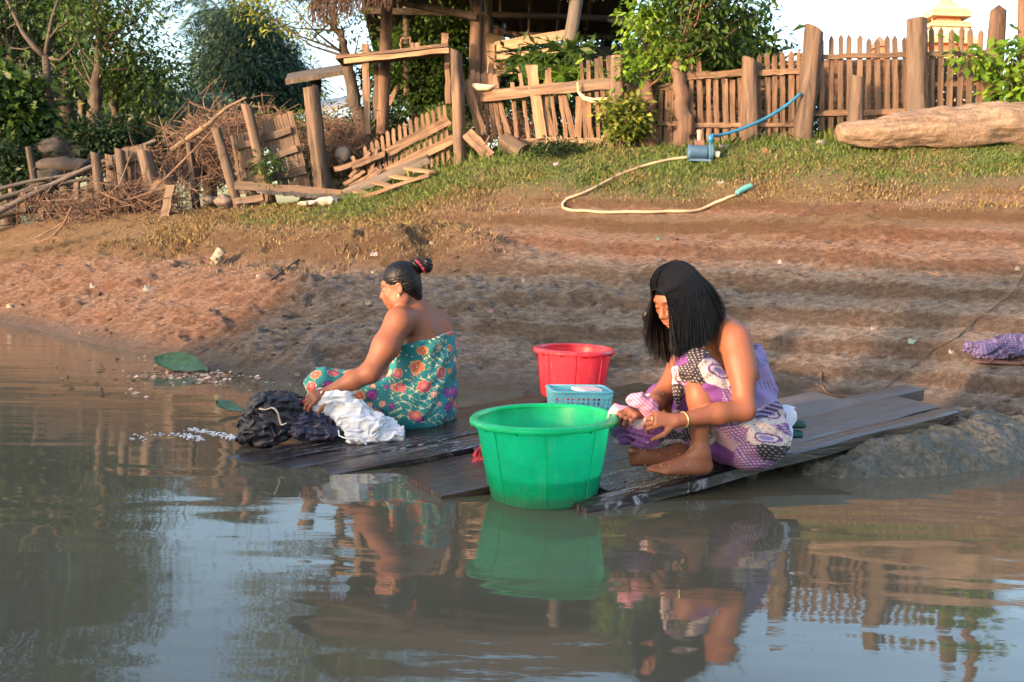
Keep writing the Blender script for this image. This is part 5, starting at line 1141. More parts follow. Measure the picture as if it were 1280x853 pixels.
def head(F, c, f, up, S=1.0, ears=True, jaw=1.0):
    """c centre between the ears; f forward, up crown; returns local frame (columns right, forward, up)"""
    f = unit(f); u = unit(np.asarray(up)-f*np.dot(up, f)); r = np.cross(f, u); Mx = np.stack([r, f, u], 1); c = np.asarray(c, float)
    def W(x, y, z): return c+Mx @ (np.array([x, y, z])*S)
    E = lambda x, y, z, a, b_, d, k=0.015, cut=False: F.ell(W(x, y, z), np.array([a, b_, d])*S, Mx, k*S, cut)
    E(0, -0.012, 0.035, 0.076, 0.094, 0.084); E(0, 0.020, -0.030, 0.062, 0.072, 0.080, 0.03); E(0, 0.045, -0.062, 0.046*jaw, 0.044, 0.045, 0.03); E(0, 0.066, -0.098, 0.024, 0.020, 0.019, 0.025)
    for s in (-1, 1):
        E(s*0.048*jaw, 0.005, -0.065, 0.022, 0.045, 0.030, 0.03); E(s*0.040, 0.060, -0.028, 0.024, 0.024, 0.022, 0.02)
    E(0, 0.080, 0.024, 0.046, 0.016, 0.016, 0.02)
    for s in (-1, 1): E(s*0.031, 0.099, -0.001, 0.017, 0.016, 0.012, 0.012, True)
    for s in (-1, 1): E(s*0.031, 0.0775, -0.002, 0.0165, 0.0155, 0.0115, 0.006)
    F.cone(W(0, 0.088, 0.006), W(0, 0.106, -0.030), 0.0085*S, 0.0105*S, 0.012*S); E(0, 0.107, -0.034, 0.0125, 0.012, 0.0105, 0.010)
    for s in (-1, 1): E(s*0.0135, 0.098, -0.038, 0.0085, 0.010, 0.008, 0.007)
    E(0, 0.086, -0.062, 0.026, 0.016, 0.018, 0.02)
    E(0, 0.0965, -0.061, 0.0225, 0.0095, 0.0058, 0.004); E(0, 0.0940, -0.0735, 0.0190, 0.0100, 0.0068, 0.004); E(0, 0.104, -0.0670, 0.026, 0.010, 0.0016, 0.004, True)
    E(0, 0.090, -0.084, 0.018, 0.010, 0.004, 0.008, True)
    if ears:
        for s in (-1, 1): E(s*0.078, -0.008, -0.006, 0.010, 0.019, 0.031, 0.008); E(s*0.087, -0.004, -0.002, 0.006, 0.011, 0.018, 0.006, True)
    return Mx, W
def face_paint(V, c, Mx, S, skin):
    """natural colour of lips, brows, lashes on the skin; returns colour array"""
    L = (V-c) @ Mx / S; x, y, z = L[:, 0], L[:, 1], L[:, 2]; C = np.tile(np.array([*skin, 1.0]), (len(V), 1)); front = y > 0.055
    def blend(m, col): m = np.clip(m, 0, 1)[:, None]; C[:, :3] = C[:, :3]*(1-m)+np.array(col)*m
    ax = np.abs(x)
    lip = np.exp(-(x/0.022)**4-((z+0.0675)/0.0105)**4)*(y > 0.08); blend(lip*0.85, (0.36, 0.105, 0.075))
    br = np.exp(-((ax-0.032)/0.019)**4-((z-0.021-0.25*(0.032-np.abs(ax-0.032))*0.4)/0.0042)**2)*front; blend(br*1.0, (0.02, 0.012, 0.01))
    ey = np.exp(-((ax-0.031)/0.0155)**4-((z+0.0055+12*(ax-0.031)**2*0.6)/0.0036)**2)*front; blend(ey*0.95, (0.015, 0.01, 0.008))
    nos = np.exp(-((ax-0.009)/0.005)**2-((z+0.0445)/0.003)**2)*(y > 0.085); blend(nos*0.8, (0.05, 0.02, 0.015))
    ck = np.exp(-((ax-0.042)/0.018)**2-((z+0.03)/0.018)**2)*front; blend(ck*0.2, (0.42, 0.16, 0.09))
    return C
def skinmat():
    m = NB('human_skin'); a = m.attr(); n = m.noise(m.world(), 38, 4, 0.6); n2 = m.noise(m.world(), 7, 3)
    c = m.mix(m.math('MULTIPLY', n2, 0.30), a.outputs['Color'], (0.17, 0.065, 0.045)); c = m.mix(m.math('MULTIPLY', m.ramp(n, [(0.45, (0, 0, 0)), (0.7, (1, 1, 1))]), 0.28), c, (0.30, 0.10, 0.06)); m.base(c)
    m.rough(m.math('ADD', 0.40, m.math('MULTIPLY', n, 0.26))); m.b.inputs['Subsurface Weight'].default_value = 0.06; m.b.inputs['Subsurface Radius'].default_value = (0.02, 0.007, 0.004); m.b.inputs['Subsurface Scale'].default_value = 0.6
    m.b.inputs['Specular IOR Level'].default_value = 0.4
    n3 = m.noise(m.world(), 260, 2); m.bump(n3, 0.25, 0.0015); return m.m
M['skin'] = skinmat()
def hairmat():
    m = NB('black_hair'); n = m.noise(m.coord((90, 90, 5)), 1.3, 3, 0.6); m.base(m.ramp(n, [(0.3, (0.002, 0.002, 0.003)), (0.7, (0.007, 0.006, 0.007))])); m.rough(0.42); m.b.inputs['Specular IOR Level'].default_value = 0.3; m.bump(n, 0.35, 0.002); return m.m
M['hair'] = hairmat()
def clothmat(name, rough=0.8, sheen=0.03, weave=420, wet=0.0):
    m = NB(name); a = m.attr(); n = m.noise(m.world(), 22, 4, 0.6); m.base(m.mix(m.math('MULTIPLY', n, 0.25), a.outputs['Color'], m.mix(0.5, a.outputs['Color'], (0, 0, 0))))
    m.rough(rough-wet*0.3); m.b.inputs['Sheen Weight'].default_value = sheen; m.bump(m.noise(m.world(), weave, 2), 0.2, 0.001); return m.m
# ------------------------------------------------------------------ nearer woman, squatting on the platform
DYR = 0.16
def pr(px, py, Y): return P(px, py, Y+DYR)
SK1 = (0.235, 0.086, 0.043); SK2 = (0.225, 0.083, 0.044)
base1 = pr(905, 588, 4.05)
w1 = thing('person', base1, 'woman with long loose black hair in a purple and white patterned wrap', 'person')
Fb = Field(pr(755, 610, 3.55)-[0.05, 0.0, 0.06], np.array([pr(1000, 500, 4.1)[0], 4.62+DYR, 1.12]), 0.0038)
shN, shF = pr(920, 424, 3.93), pr(872, 428, 4.25); elN = pr(931, 513, 3.80); wrN = pr(846, 526, 3.72); elF = pr(826, 496, 4.13); wrF = pr(806, 520, 3.86)
hipN, hipF = pr(930, 550, 3.98), pr(925, 548, 4.22); knN = pr(866, 456, 3.86); anN = pr(875, 566, 3.83); knF = pr(828, 500, 4.24); anF = pr(842, 571, 4.00)
chest = pr(915, 462, 4.12); neckb = pr(893, 408, 4.10); hc = pr(845, 371, 3.98); ax_s = unit(shF-shN)
# torso
Fb.cone(pr(934, 545, 4.12), chest, 0.135, 0.118, 0.06, flat=ax_s, fs=1.25); Fb.cone(chest, pr(897, 422, 4.10), 0.112, 0.075, 0.06, flat=ax_s, fs=1.35)
Fb.cone(shN+[0, 0, -0.005], neckb, 0.056, 0.050, 0.06); Fb.cone(shF, neckb, 0.054, 0.050, 0.06); Fb.cone(neckb, hc+[0.02, 0.02, -0.04], 0.052, 0.046, 0.03)
# arms
Fb.chain([shN, shN*0.5+elN*0.5+[0.006, 0, 0], elN], [0.055, 0.055, 0.040], 0.03); Fb.cone(shN*0.6+neckb*0.4+[0, 0, 0.006], shN*0.7+elN*0.3, 0.050, 0.058, 0.05)
Fb.chain([elN, elN*0.62+wrN*0.38+[0, 0, 0.003], wrN], [0.043, 0.042, 0.0255], 0.025)
Fb.chain([shF, shF*0.5+elF*0.5, elF], [0.057, 0.052, 0.040], 0.03); Fb.chain([elF, elF*0.6+wrF*0.4, wrF], [0.041, 0.038, 0.025], 0.025)
# legs
Fb.chain([hipN, hipN*0.5+knN*0.5, knN], [0.085, 0.074, 0.056], 0.04); Fb.chain([knN, knN*0.62+anN*0.38+[0.018, 0, 0], anN], [0.054, 0.050, 0.032], 0.025)
Fb.chain([hipF, hipF*0.5+knF*0.5, knF], [0.085, 0.074, 0.056], 0.04); Fb.chain([knF, knF*0.62+anF*0.38, anF], [0.052, 0.048, 0.032], 0.025)
foot(Fb, pr(880, 582, 3.84), anN, pr(831, 587, 3.78), (-0.1, -0.1, 1), 0.98, big=1, toes=0.1)
foot(Fb, pr(850, 576, 3.97), pr(848, 566, 4.0), pr(798, 571, 3.88), (0.1, 0.93, 0.30), 1.08, big=-1, toes=-0.1)
hand(Fb, wrN, pr(818, 524, 3.72)-wrN, (0.1, -0.75, 0.55), 0.98, (0.55, 0.95, 0.6), side=-1, thumb=(0.7, 0.6))
hand(Fb, wrF, pr(786, 515, 3.80)-wrF, (-0.2, -0.45, 0.85), 0.98, (0.6, 0.9, 0.6), side=1, thumb=(0.6, 0.6))
fdir = unit((-0.72, -0.55, -0.50)); MX1, W1_ = head(Fb, hc, fdir, (-0.38, -0.28, 0.88), 1.0)
Vb, Fq = Fb.mesh(); C1 = face_paint(Vb, hc, MX1, 1.0, SK1)
mesh_np('body', Vb, Fq, M['skin'], w1, smooth=True, col=C1)
# hair: parted cap plus long strands hanging straight down
Fh = Field(pr(790, 470, 3.7)-[0.03, 0.05, 0.03], np.array([pr(925, 400, 4.2)[0], 4.36+DYR, 1.12]), 0.0045)
def hw(x, y, z): return W1_(-x, y, z)
Fh.ell(hw(0, -0.018, 0.046), (0.085, 0.100, 0.088), MX1, 0.02); Fh.ell(hw(0, -0.045, 0.0), (0.088, 0.085, 0.10), MX1, 0.03); Fh.ell(hw(0, 0.036, 0.070), (0.046, 0.030, 0.018), MX1, 0.02)
# curtain on the near side (from the temple down to the chest) and on the far side
def lock(pts, rad, fl=None, fs=1.0, k=0.02): Fh.chain([np.asarray(p)+(np.array([0, 0.012, 0]) if i else 0) for i, p in enumerate(pts)], [r*(0.84 if i else 0.5) for i, r in enumerate(rad)], k, flat=fl, fs=fs)
cur = unit((0.9, 0.2, 0)); 
lock([hw(0.062, 0.045, 0.040), pr(846, 388, 3.885), pr(845, 412, 3.875), pr(846, 436, 3.88), pr(850, 446, 3.89)], [0.030, 0.030, 0.030, 0.026, 0.012], cur, 1.2)
lock([hw(0.082, 0.0, 0.05), pr(862, 385, 3.90), pr(864, 412, 3.90), pr(866, 434, 3.92)], [0.034, 0.036, 0.038, 0.026], cur, 1.2)
lock([hw(0.08, -0.05, 0.04), pr(878, 380, 3.96), pr(884, 402, 3.96), pr(884, 422, 3.95)], [0.036, 0.042, 0.038, 0.020], cur, 1.1)
lock([hw(0.075, 0.02, 0.05), pr(853, 385, 3.89), pr(855, 410, 3.885), pr(857, 438, 3.90)], [0.030, 0.034, 0.034, 0.018], cur, 1.2)
lock([hw(0.075, -0.03, 0.05), pr(870, 382, 3.93), pr(874, 408, 3.93), pr(875, 430, 3.93)], [0.034, 0.036, 0.036, 0.018], cur, 1.2)
lock([hw(0.07, -0.06, 0.04), pr(884, 380, 4.02), pr(892, 396, 4.02), pr(893, 410, 3.99)], [0.034, 0.038, 0.034, 0.014], cur, 1.1)
lock([hw(0.04, -0.09, 0.03), pr(884, 376, 4.06), pr(896, 392, 4.08), pr(902, 402, 4.06)], [0.040, 0.046, 0.032, 0.012], None, 1)
lock([hw(-0.04, -0.09, 0.03), pr(878, 380, 4.16), pr(882, 405, 4.18), pr(880, 425, 4.2)], [0.040, 0.046, 0.036, 0.02], None, 1)
lock([hw(-0.072, 0.045, 0.030), pr(808, 395, 4.04), pr(809, 418, 4.05), pr(810, 434, 4.05)], [0.014, 0.014, 0.013, 0.006], cur, 1.1)
lock([hw(-0.078, 0.02, 0.02), pr(821, 400, 4.06), pr(823, 425, 4.06), pr(824, 446, 4.06)], [0.024, 0.024, 0.022, 0.009], cur, 1.1)
lock([hw(-0.078, -0.02, 0.02), pr(834, 400, 4.09), pr(835, 430, 4.09), pr(836, 452, 4.08)], [0.026, 0.026, 0.022, 0.009], cur, 1.1)
# keep the face open
Fh.ell(hw(0.012, 0.110, -0.050), (0.058, 0.066, 0.094), MX1, 0.006, cut=True)
def strands(p):
    x = p[:, 0]*math.cos(0.5)+p[:, 1]*math.sin(0.5); return 0.0018*np.sin(x*560+3*vnoise(x*30, 0.0, 0.0, 5))+0.0045*vnoise(x*60, p[:, 1]*40, p[:, 2]*1.2, 6)
Vh, FhF = Fh.mesh(); o = mesh_np('hair', Vh, FhF, M['hair'], w1, smooth=True)
b = MB(); rr = np.random.default_rng(21)
ends = [((812, 400, 4.03), (811, 440, 4.04), 16, 5), ((824, 405, 4.05), (825, 455, 4.05), 14, 6), ((890, 385, 4.03), (903, 403, 4.03), 10, 5)]
for (a, e, n_, sp) in ends:
    for k in range(n_):
        u = rr.uniform(-1, 1); A = pr(a[0]+u*sp, a[1]+rr.uniform(-6, 10), a[2]+rr.normal()*0.012); B = pr(e[0]+u*sp*1.15+rr.normal()*1.5, e[1]+rr.uniform(-14, 8)-abs(u)*5, e[2]+rr.normal()*0.015)
        b.tube([A, A*0.5+B*0.5+rr.normal(size=3)*0.004, B], [0.0022, 0.0020, 0.0006], 4, cap=False)
# strands combed from the parting over the head and straight down
def comb_side(sgn, n, ends_, seed):
    rr = np.random.default_rng(seed)
    for k in range(n):
        v = rr.random(); cl_ = (np.round(v*24+0.3*rr.normal())/24); ve = np.clip(v*0.35+cl_*0.65, 0, 1); e = np.array([np.interp(ve, [q[0] for q in ends_], [q[1][i] for q in ends_]) for i in range(3)])
        y_ = 0.093-0.186*v; mm_ = math.sqrt(max(0.16, 1-((y_+0.018)/0.106)**2)); rr0 = 0.0945+0.0018*rr.normal()
        def on(ph, dy=0.0): g_ = 1+0.13*max(0, ph-0.55); return hw(sgn*rr0*g_*mm_*math.sin(ph), y_+dy, 0.046+rr0*g_*mm_*math.cos(ph)*1.02)
        e_ = pr(e[0]+rr.normal()*2.6, e[1]+rr.uniform(-9, 6)-16*rr.random()**2+5*math.sin(cl_*61), e[2]+rr.normal()*0.014); q3_ = on(1.45, -0.004)
        p_ = [on(0.10+0.05*rr.normal()), on(0.45), on(0.8), on(1.15), q3_]; out_ = np.array([0, -0.034, 0.0]) if sgn > 0 else np.zeros(3); e_ = e_+out_*0.7; m1 = q3_*0.62+e_*0.38+np.array([0, -0.006, 0.006])+out_*0.35
        s0, s1, s2 = p_[0], p_[2], q3_
        pts = p_+[m1, s2*0.3+e_*0.7+out_*0.25+rr.normal(size=3)*0.003, e_]; f = [pts[0]]
        for i in range(len(pts)-1):
            p0, p1, p2, p3 = pts[max(i-1, 0)], pts[i], pts[i+1], pts[min(i+2, len(pts)-1)]
            for t in (0.34, 0.67, 1.0): f.append(0.5*((2*p1)+(-p0+p2)*t+(2*p0-5*p1+4*p2-p3)*t*t+(-p0+3*p1-3*p2+p3)*t**3))
        r = rr.uniform(0.0007, 0.0015); b.tube(f, [r]*(len(f)-3)+[r*0.8, r*0.6, r*0.25], 4, cap=False)
comb_side(1, 2600, [(0, (842, 440, 3.87)), (0.25, (853, 448, 3.865)), (0.5, (868, 443, 3.88)), (0.75, (887, 424, 3.91)), (1, (905, 402, 4.04))], 5)
comb_side(-1, 420, [(0, (806, 428, 4.01)), (0.2, (812, 444, 4.03)), (0.5, (824, 456, 4.05)), (0.8, (838, 456, 4.08)), (1, (870, 420, 4.2))], 6)
b.build('hair_strands', M['hair'], w1)
# ---- wrap: patterned cloth
def wrapcol(V):
    c0 = np.array([base1[0], base1[1]]); n = len(V); a = np.arctan2(V[:, 1]-c0[1], V[:, 0]-c0[0]); u = (V[:, 0]*0.8-V[:, 1]*0.55); v = V[:, 2]+0.25*V[:, 1]
    uw = u+0.03*fbm(V[:, 0]*6, V[:, 1]*6, V[:, 2]*6, oct=2, seed=3); vw = v+0.03*fbm(V[:, 0]*6+9, V[:, 1]*6, V[:, 2]*6, oct=2, seed=4)
    cell = 0.078; gx, gy = np.floor(uw/cell), np.floor(vw/cell); best = np.full(n, 9.); idb = np.zeros(n)
    for dx in (-1, 0, 1):
        for dy in (-1, 0, 1):
            ix, iy = (gx+dx).astype(np.int64), (gy+dy).astype(np.int64); z0 = np.zeros_like(ix)
            cx = (ix+0.15+0.7*_hash(ix, iy, z0, 1))*cell; cy = (iy+0.15+0.7*_hash(ix, iy, z0, 2))*cell; d = np.hypot(uw-cx, vw-cy); m = d < best; best = np.where(m, d, best); idb = np.where(m, _hash(ix, iy, z0, 3), idb)
    white = np.array([0.56, 0.46, 0.43]); lil = np.array([0.23, 0.17, 0.38]); pur = np.array([0.15, 0.04, 0.20]); drk = np.array([0.02, 0.015, 0.028]); pnk = np.array([0.36, 0.21, 0.28])
    C = np.tile(lil, (n, 1)); C[idb < 0.34] = white; C[(idb > 0.34) & (idb < 0.47)] = drk; C[(idb > 0.47) & (idb < 0.66)] = pur; C[(idb > 0.9)] = pnk
    s = 0.0135; fx = (uw+vw*0.5)/s; fy = vw/(s*0.87); du = (fx-np.round(fx)); dv = (fy-np.round(fy)); dd = np.hypot(du, dv)
    m = (idb > 0.66) & (idb < 0.9); C[m & (dd < 0.36)] = white*0.85*[0.85, 0.75, 1.0]; C[m & (dd >= 0.36)] = pur*1.1
    C[(idb < 0.34) & (dd < 0.14)] = drk; C[(idb > .34) & (idb < .47) & (dd < 0.2)] = white*0.8
    ring = (np.abs(best-0.022) < 0.0035) & (idb < 0.34); C[ring] = pur; C[(best < 0.012) & (idb < 0.34)] = lil
    # lavender back panel
    bk = sstep(0.97, 1.02, V[:, 0])*sstep(0.34, 0.40, V[:, 2]); tick = (dd < 0.22) & (np.sin(vw*60) > 0.2)
    P_ = np.tile(np.array([0.24, 0.19, 0.42]), (n, 1)); P_[tick] = drk*2; C = C*(1-bk[:, None])+P_*bk[:, None]
    wv_ = np.exp(-((V[:, 2]-0.36-0.1*np.sin(u*9))/0.03)**2)*sstep(0.99, 1.03, V[:, 0]); st = (np.sin(vw*330+30*uw) > 0)[:, None]; C = np.where((wv_ > 0.5)[:, None], np.where(st, drk, lil), C)
    return np.concatenate([C, np.ones((n, 1))], 1)
Fd = Field(pr(790, 610, 3.55)-[0.0, 0.0, 0.05], np.array([pr(1010, 500, 4.2)[0], 4.66+DYR, 0.86]), 0.0038)
Fd.cone(pr(938, 542, 4.11), pr(921, 468, 4.12), 0.156, 0.130, 0.05, flat=ax_s, fs=1.22); Fd.ell(pr(932, 547, 4.05), (0.165, 0.17, 0.125), None, 0.05); Fd.ell(pr(920, 548, 4.22), (0.15, 0.15, 0.12), None, 0.05)
Fd.cone(pr(921, 468, 4.12), pr(914, 447, 4.12), 0.130, 0.121, 0.03, flat=ax_s, fs=1.22)
Fd.chain([hipN+[0, -0.01, 0], hipN*0.5+knN*0.5+[0.01, -0.004, 0.0], knN+[0.006, 0, 0.002]], [0.112, 0.092, 0.0735], 0.05)
Fd.chain([hipF, hipF*0.5+knF*0.5, knF], [0.11, 0.092, 0.076], 0.05)
# cloth falling from the knee along the shin; hem gathered between the legs
Fd.cone(knN+[-0.005, -0.01, -0.02], pr(889, 487, 3.86), 0.066, 0.052, 0.03); Fd.cone(knN+[0.03, 0.02, -0.03], pr(900, 520, 3.93), 0.066, 0.075, 0.04)
Fd.cone(pr(846, 462, 3.95), pr(846, 520, 3.98), 0.022, 0.018, 0.02); Fd.cone(pr(900, 552, 4.02), pr(846, 540, 4.05), 0.085, 0.052, 0.04); Fd.cone(pr(848, 535, 4.06), pr(832, 550, 4.0), 0.05, 0.035, 0.03)
# open the neckline above the bust, and the slit over the shin
Fd.ell(pr(905, 410, 4.1), (0.20, 0.22, 0.105), None, 0.01, cut=True)
Fd.cone(pr(866, 492, 3.80), pr(873, 575, 3.80), 0.044, 0.062, 0.012, cut=True); Fd.cone(pr(853, 478, 3.80), pr(868, 505, 3.77), 0.030, 0.046, 0.012, cut=True)
def folds(p):
    x, y, z = p[:, 0], p[:, 1], p[:, 2]; w_ = fbm(x*5, y*5, z*5, oct=2, seed=8)
    return 0.0080*np.sin((x*34+z*52+y*20)+7*w_)*np.clip(0.4+w_*2, 0, 1)+0.005*fbm(x*16, y*16, z*9, oct=3, seed=9)+0.0035*np.sin(z*90-x*60+9*w_)*np.clip(-w_*3, 0, 1)
Fd.disp(folds); Vd, Fdf = Fd.mesh(); M['wrap'] = clothmat('patterned_cotton')
mesh_np('wrap_dress', Vd, Fdf, M['wrap'], w1, smooth=True, col=wrapcol(Vd))
# bangle
b = MB(); cw = elN*0.10+wrN*0.90; dr = unit(wrN-elN); u_ = unit(np.cross(dr, [0, 0, 1])); v_ = np.cross(dr, u_)
b.tube([cw+0.031*(math.cos(a)*u_+math.sin(a)*v_)+dr*0.006*math.cos(a) for a in np.linspace(0, 2*math.pi, 29)], 0.0032, 6, cap=False)
mg = NB('gold_bangle'); mg.base((0.75, 0.60, 0.30)); mg.b.inputs['Metallic'].default_value = 0.8; mg.rough(0.35); b.build('bangle', mg.m, w1, smooth=True)
b = MB(); rp = wrN+(unit(pr(818, 524, 3.72)-wrN))*0.098; 
b.tube([rp+0.0115*(math.cos(a)*np.array([0, 0.6, 0.8])+math.sin(a)*np.array([0, 0.8, -0.6])) for a in np.linspace(0, 2*math.pi, 17)], 0.0022, 6, cap=False); b.build('ring', mg.m, w1)

# ------------------------------------------------------------------ farther woman, seated, seen from behind her left shoulder
DYL = 0.16
def pr(px, py, Y): return P(px, py, Y+DYL)
base2 = pr(520, 530, 4.95)
w2 = thing('person', base2, 'woman with a black hair bun and red tie in a teal flowered wrap', 'person')
Fb = Field(np.array([pr(372, 540, 4.7)[0], 4.35+DYL, -0.02]), np.array([pr(578, 450, 5.0)[0], 5.55+DYL, 1.02]), 0.0042)
sN, sF = pr(499, 402, 4.78), pr(549, 403, 5.08); eN = pr(463, 466, 4.66); wN = pr(412, 489, 4.64); eF = pr(498, 472, 5.28); wF = pr(440, 495, 4.98)
h2 = pr(501, 358, 4.88); cst = pr(532, 436, 4.98); ax2 = unit(sF-sN); bk2 = unit(np.cross(ax2, [0, 0, 1]))
bk2 = bk2 if bk2[1] < 0 else -bk2
Fb.cone(pr(528, 505, 4.98), cst, 0.145, 0.128, 0.06, flat=ax2, fs=1.25); Fb.cone(cst, pr(528, 408, 4.94), 0.125, 0.085, 0.06, flat=ax2, fs=1.3)
nb = pr(519, 390, 4.92); Fb.cone(sN, nb, 0.066, 0.056, 0.06); Fb.cone(sF, nb, 0.064, 0.056, 0.06); Fb.cone(nb, h2+[0.03, 0.01, -0.03], 0.058, 0.052, 0.03)
Fb.cone(pr(540, 420, 4.98), pr(543, 430, 5.0), 0.085, 0.085, 0.05)
Fb.ell(pr(518, 414, 4.90)+bk2*0.072, (0.042, 0.026, 0.050), None, 0.04); Fb.ell(pr(544, 413, 5.0)+bk2*0.062, (0.04, 0.026, 0.050), None, 0.04)
Fb.cone(pr(531, 402, 4.93)+bk2*0.125, pr(533, 440, 4.97)+bk2*0.155, 0.012, 0.014, 0.035, cut=True)
Fb.chain([sN, sN*0.5+eN*0.5+[0.004, 0, 0], eN], [0.068, 0.066, 0.048], 0.03); Fb.chain([eN, eN*0.6+wN*0.4, wN], [0.050, 0.045, 0.027], 0.025)
Fb.chain([pr(536, 415, 5.12), pr(516, 445, 5.24), eF], [0.055, 0.050, 0.042], 0.03); Fb.chain([eF, wF], [0.046, 0.027], 0.02)
# legs: near thigh forward with the knee low, shins folded
kn = pr(400, 480, 4.86); kf = pr(398, 476, 5.22)
Fb.chain([pr(515, 515, 4.92), kn], [0.07, 0.05], 0.04); Fb.chain([kn, pr(402, 512, 4.96)], [0.046, 0.032], 0.02); Fb.chain([pr(520, 510, 5.12), kf], [0.09, 0.058], 0.04); Fb.chain([kf, pr(404, 510, 5.15)], [0.054, 0.034], 0.02)
foot(Fb, pr(404, 520, 5.0), pr(403, 512, 4.98), pr(382, 524, 4.96), (0, 0, 1), 0.9); foot(Fb, pr(410, 516, 5.16), pr(406, 510, 5.16), pr(390, 520, 5.12), (0, 0, 1), 0.9)
hand(Fb, wN, pr(403, 492, 4.62)-wN, (-0.2, -0.6, 0.6), 1.0, (0.45, 0.55, 0.4), side=-1); hand(Fb, wF, pr(428, 500, 4.95)-wF, (0, -.3, 1), 1.0, (0.5, 0.7, 0.4), side=1)
f2 = unit((-0.93, 0.10, -0.22)); MX2, W2_ = head(Fb, h2, f2, (-0.2, 0, 1), 1.0, jaw=1.15)
Vb, Fq = Fb.mesh(); C2 = face_paint(Vb, h2, MX2, 1.0, SK2); mesh_np('body', Vb, Fq, M['skin'], w2, smooth=True, col=C2)
Fh = Field(h2-[0.16, 0.17, 0.14], h2+[0.24, 0.2, 0.20], 0.0042)
def h2w(x, y, z): return W2_(x, y, z)
Fh.ell(h2w(0, -0.014, 0.044), np.array((0.0845, 0.095, 0.083)), MX2, 0.02); Fh.ell(h2w(0, -0.046, 0.0), np.array((0.074, 0.058, 0.066)), MX2, 0.02); Fh.cone(h2w(0, -0.06, -0.03), h2w(0, -0.075, -0.062), 0.045, 0.026, 0.02)
Fh.ell(h2w(0, 0.110, -0.030), np.array((0.075, 0.075, 0.090)), MX2, 0.008, cut=True)
for s_ in (-1, 1): Fh.ell(h2w(s_*0.085, 0.02, -0.022), np.array((0.03, 0.045, 0.040)), MX2, 0.006, cut=True)
def comb(p): q = (p-h2) @ MX2; a_ = np.arctan2(q[:, 2]-0.05, q[:, 0]); return 0.0022*np.sin(a_*46+3*vnoise(a_*4, q[:, 1]*20, 0.0, 4))
bun = pr(524, 334, 4.90)
Fh.disp(comb); Vh, FhF = Fh.mesh(); mesh_np('hair', Vh, FhF, M['hair'], w2, smooth=True)
Fu = Field(bun-[0.1, 0.1, 0.1], bun+[0.1, 0.1, 0.1], 0.004); bd = unit(bun-h2w(0, -0.02, 0.03))
Fu.ell(pr(520, 333, 4.90), (0.040, 0.040, 0.044), None, 0.02); Fu.ell(pr(533, 332, 4.89), (0.034, 0.034, 0.040), None, 0.006); Fu.cone(bun-bd*0.03, bun-bd*0.055, 0.03, 0.034, 0.02); Fu.cone(pr(535, 336, 4.88), pr(539, 343, 4.88), 0.006, 0.002, 0.005)
Fu.disp(lambda p: 0.003*np.sin((p[:, 2]+p[:, 0]*0.7)*330)); Vh, FhF = Fu.mesh(); o = mesh_np('hair_bun', Vh, FhF, M['hair'], w2, smooth=True)
b = MB(); cc_ = pr(526, 333, 4.88); u_ = unit(np.cross(bd, [0, 1, 0])); v_ = unit(np.cross(bd, u_))
b.tube([cc_+0.0335*(math.cos(a)*u_+math.sin(a)*v_)*(1+0.12*math.sin(a*9)) for a in np.linspace(0, 2*math.pi, 41)], [0.0075+0.003*math.sin(i*2.1) for i in range(41)], 7, cap=False)
b.build('hair_tie', plain('red_hair_tie', (0.16, 0.008, 0.025), 0.7, 0.4, 60), w2, smooth=True)
b = MB(); e_ = h2w(-0.086, 0.0, -0.034); b.tube([e_, e_+[0, 0, -0.012]], 0.004, 6); b.build('earring', mg.m, w2)
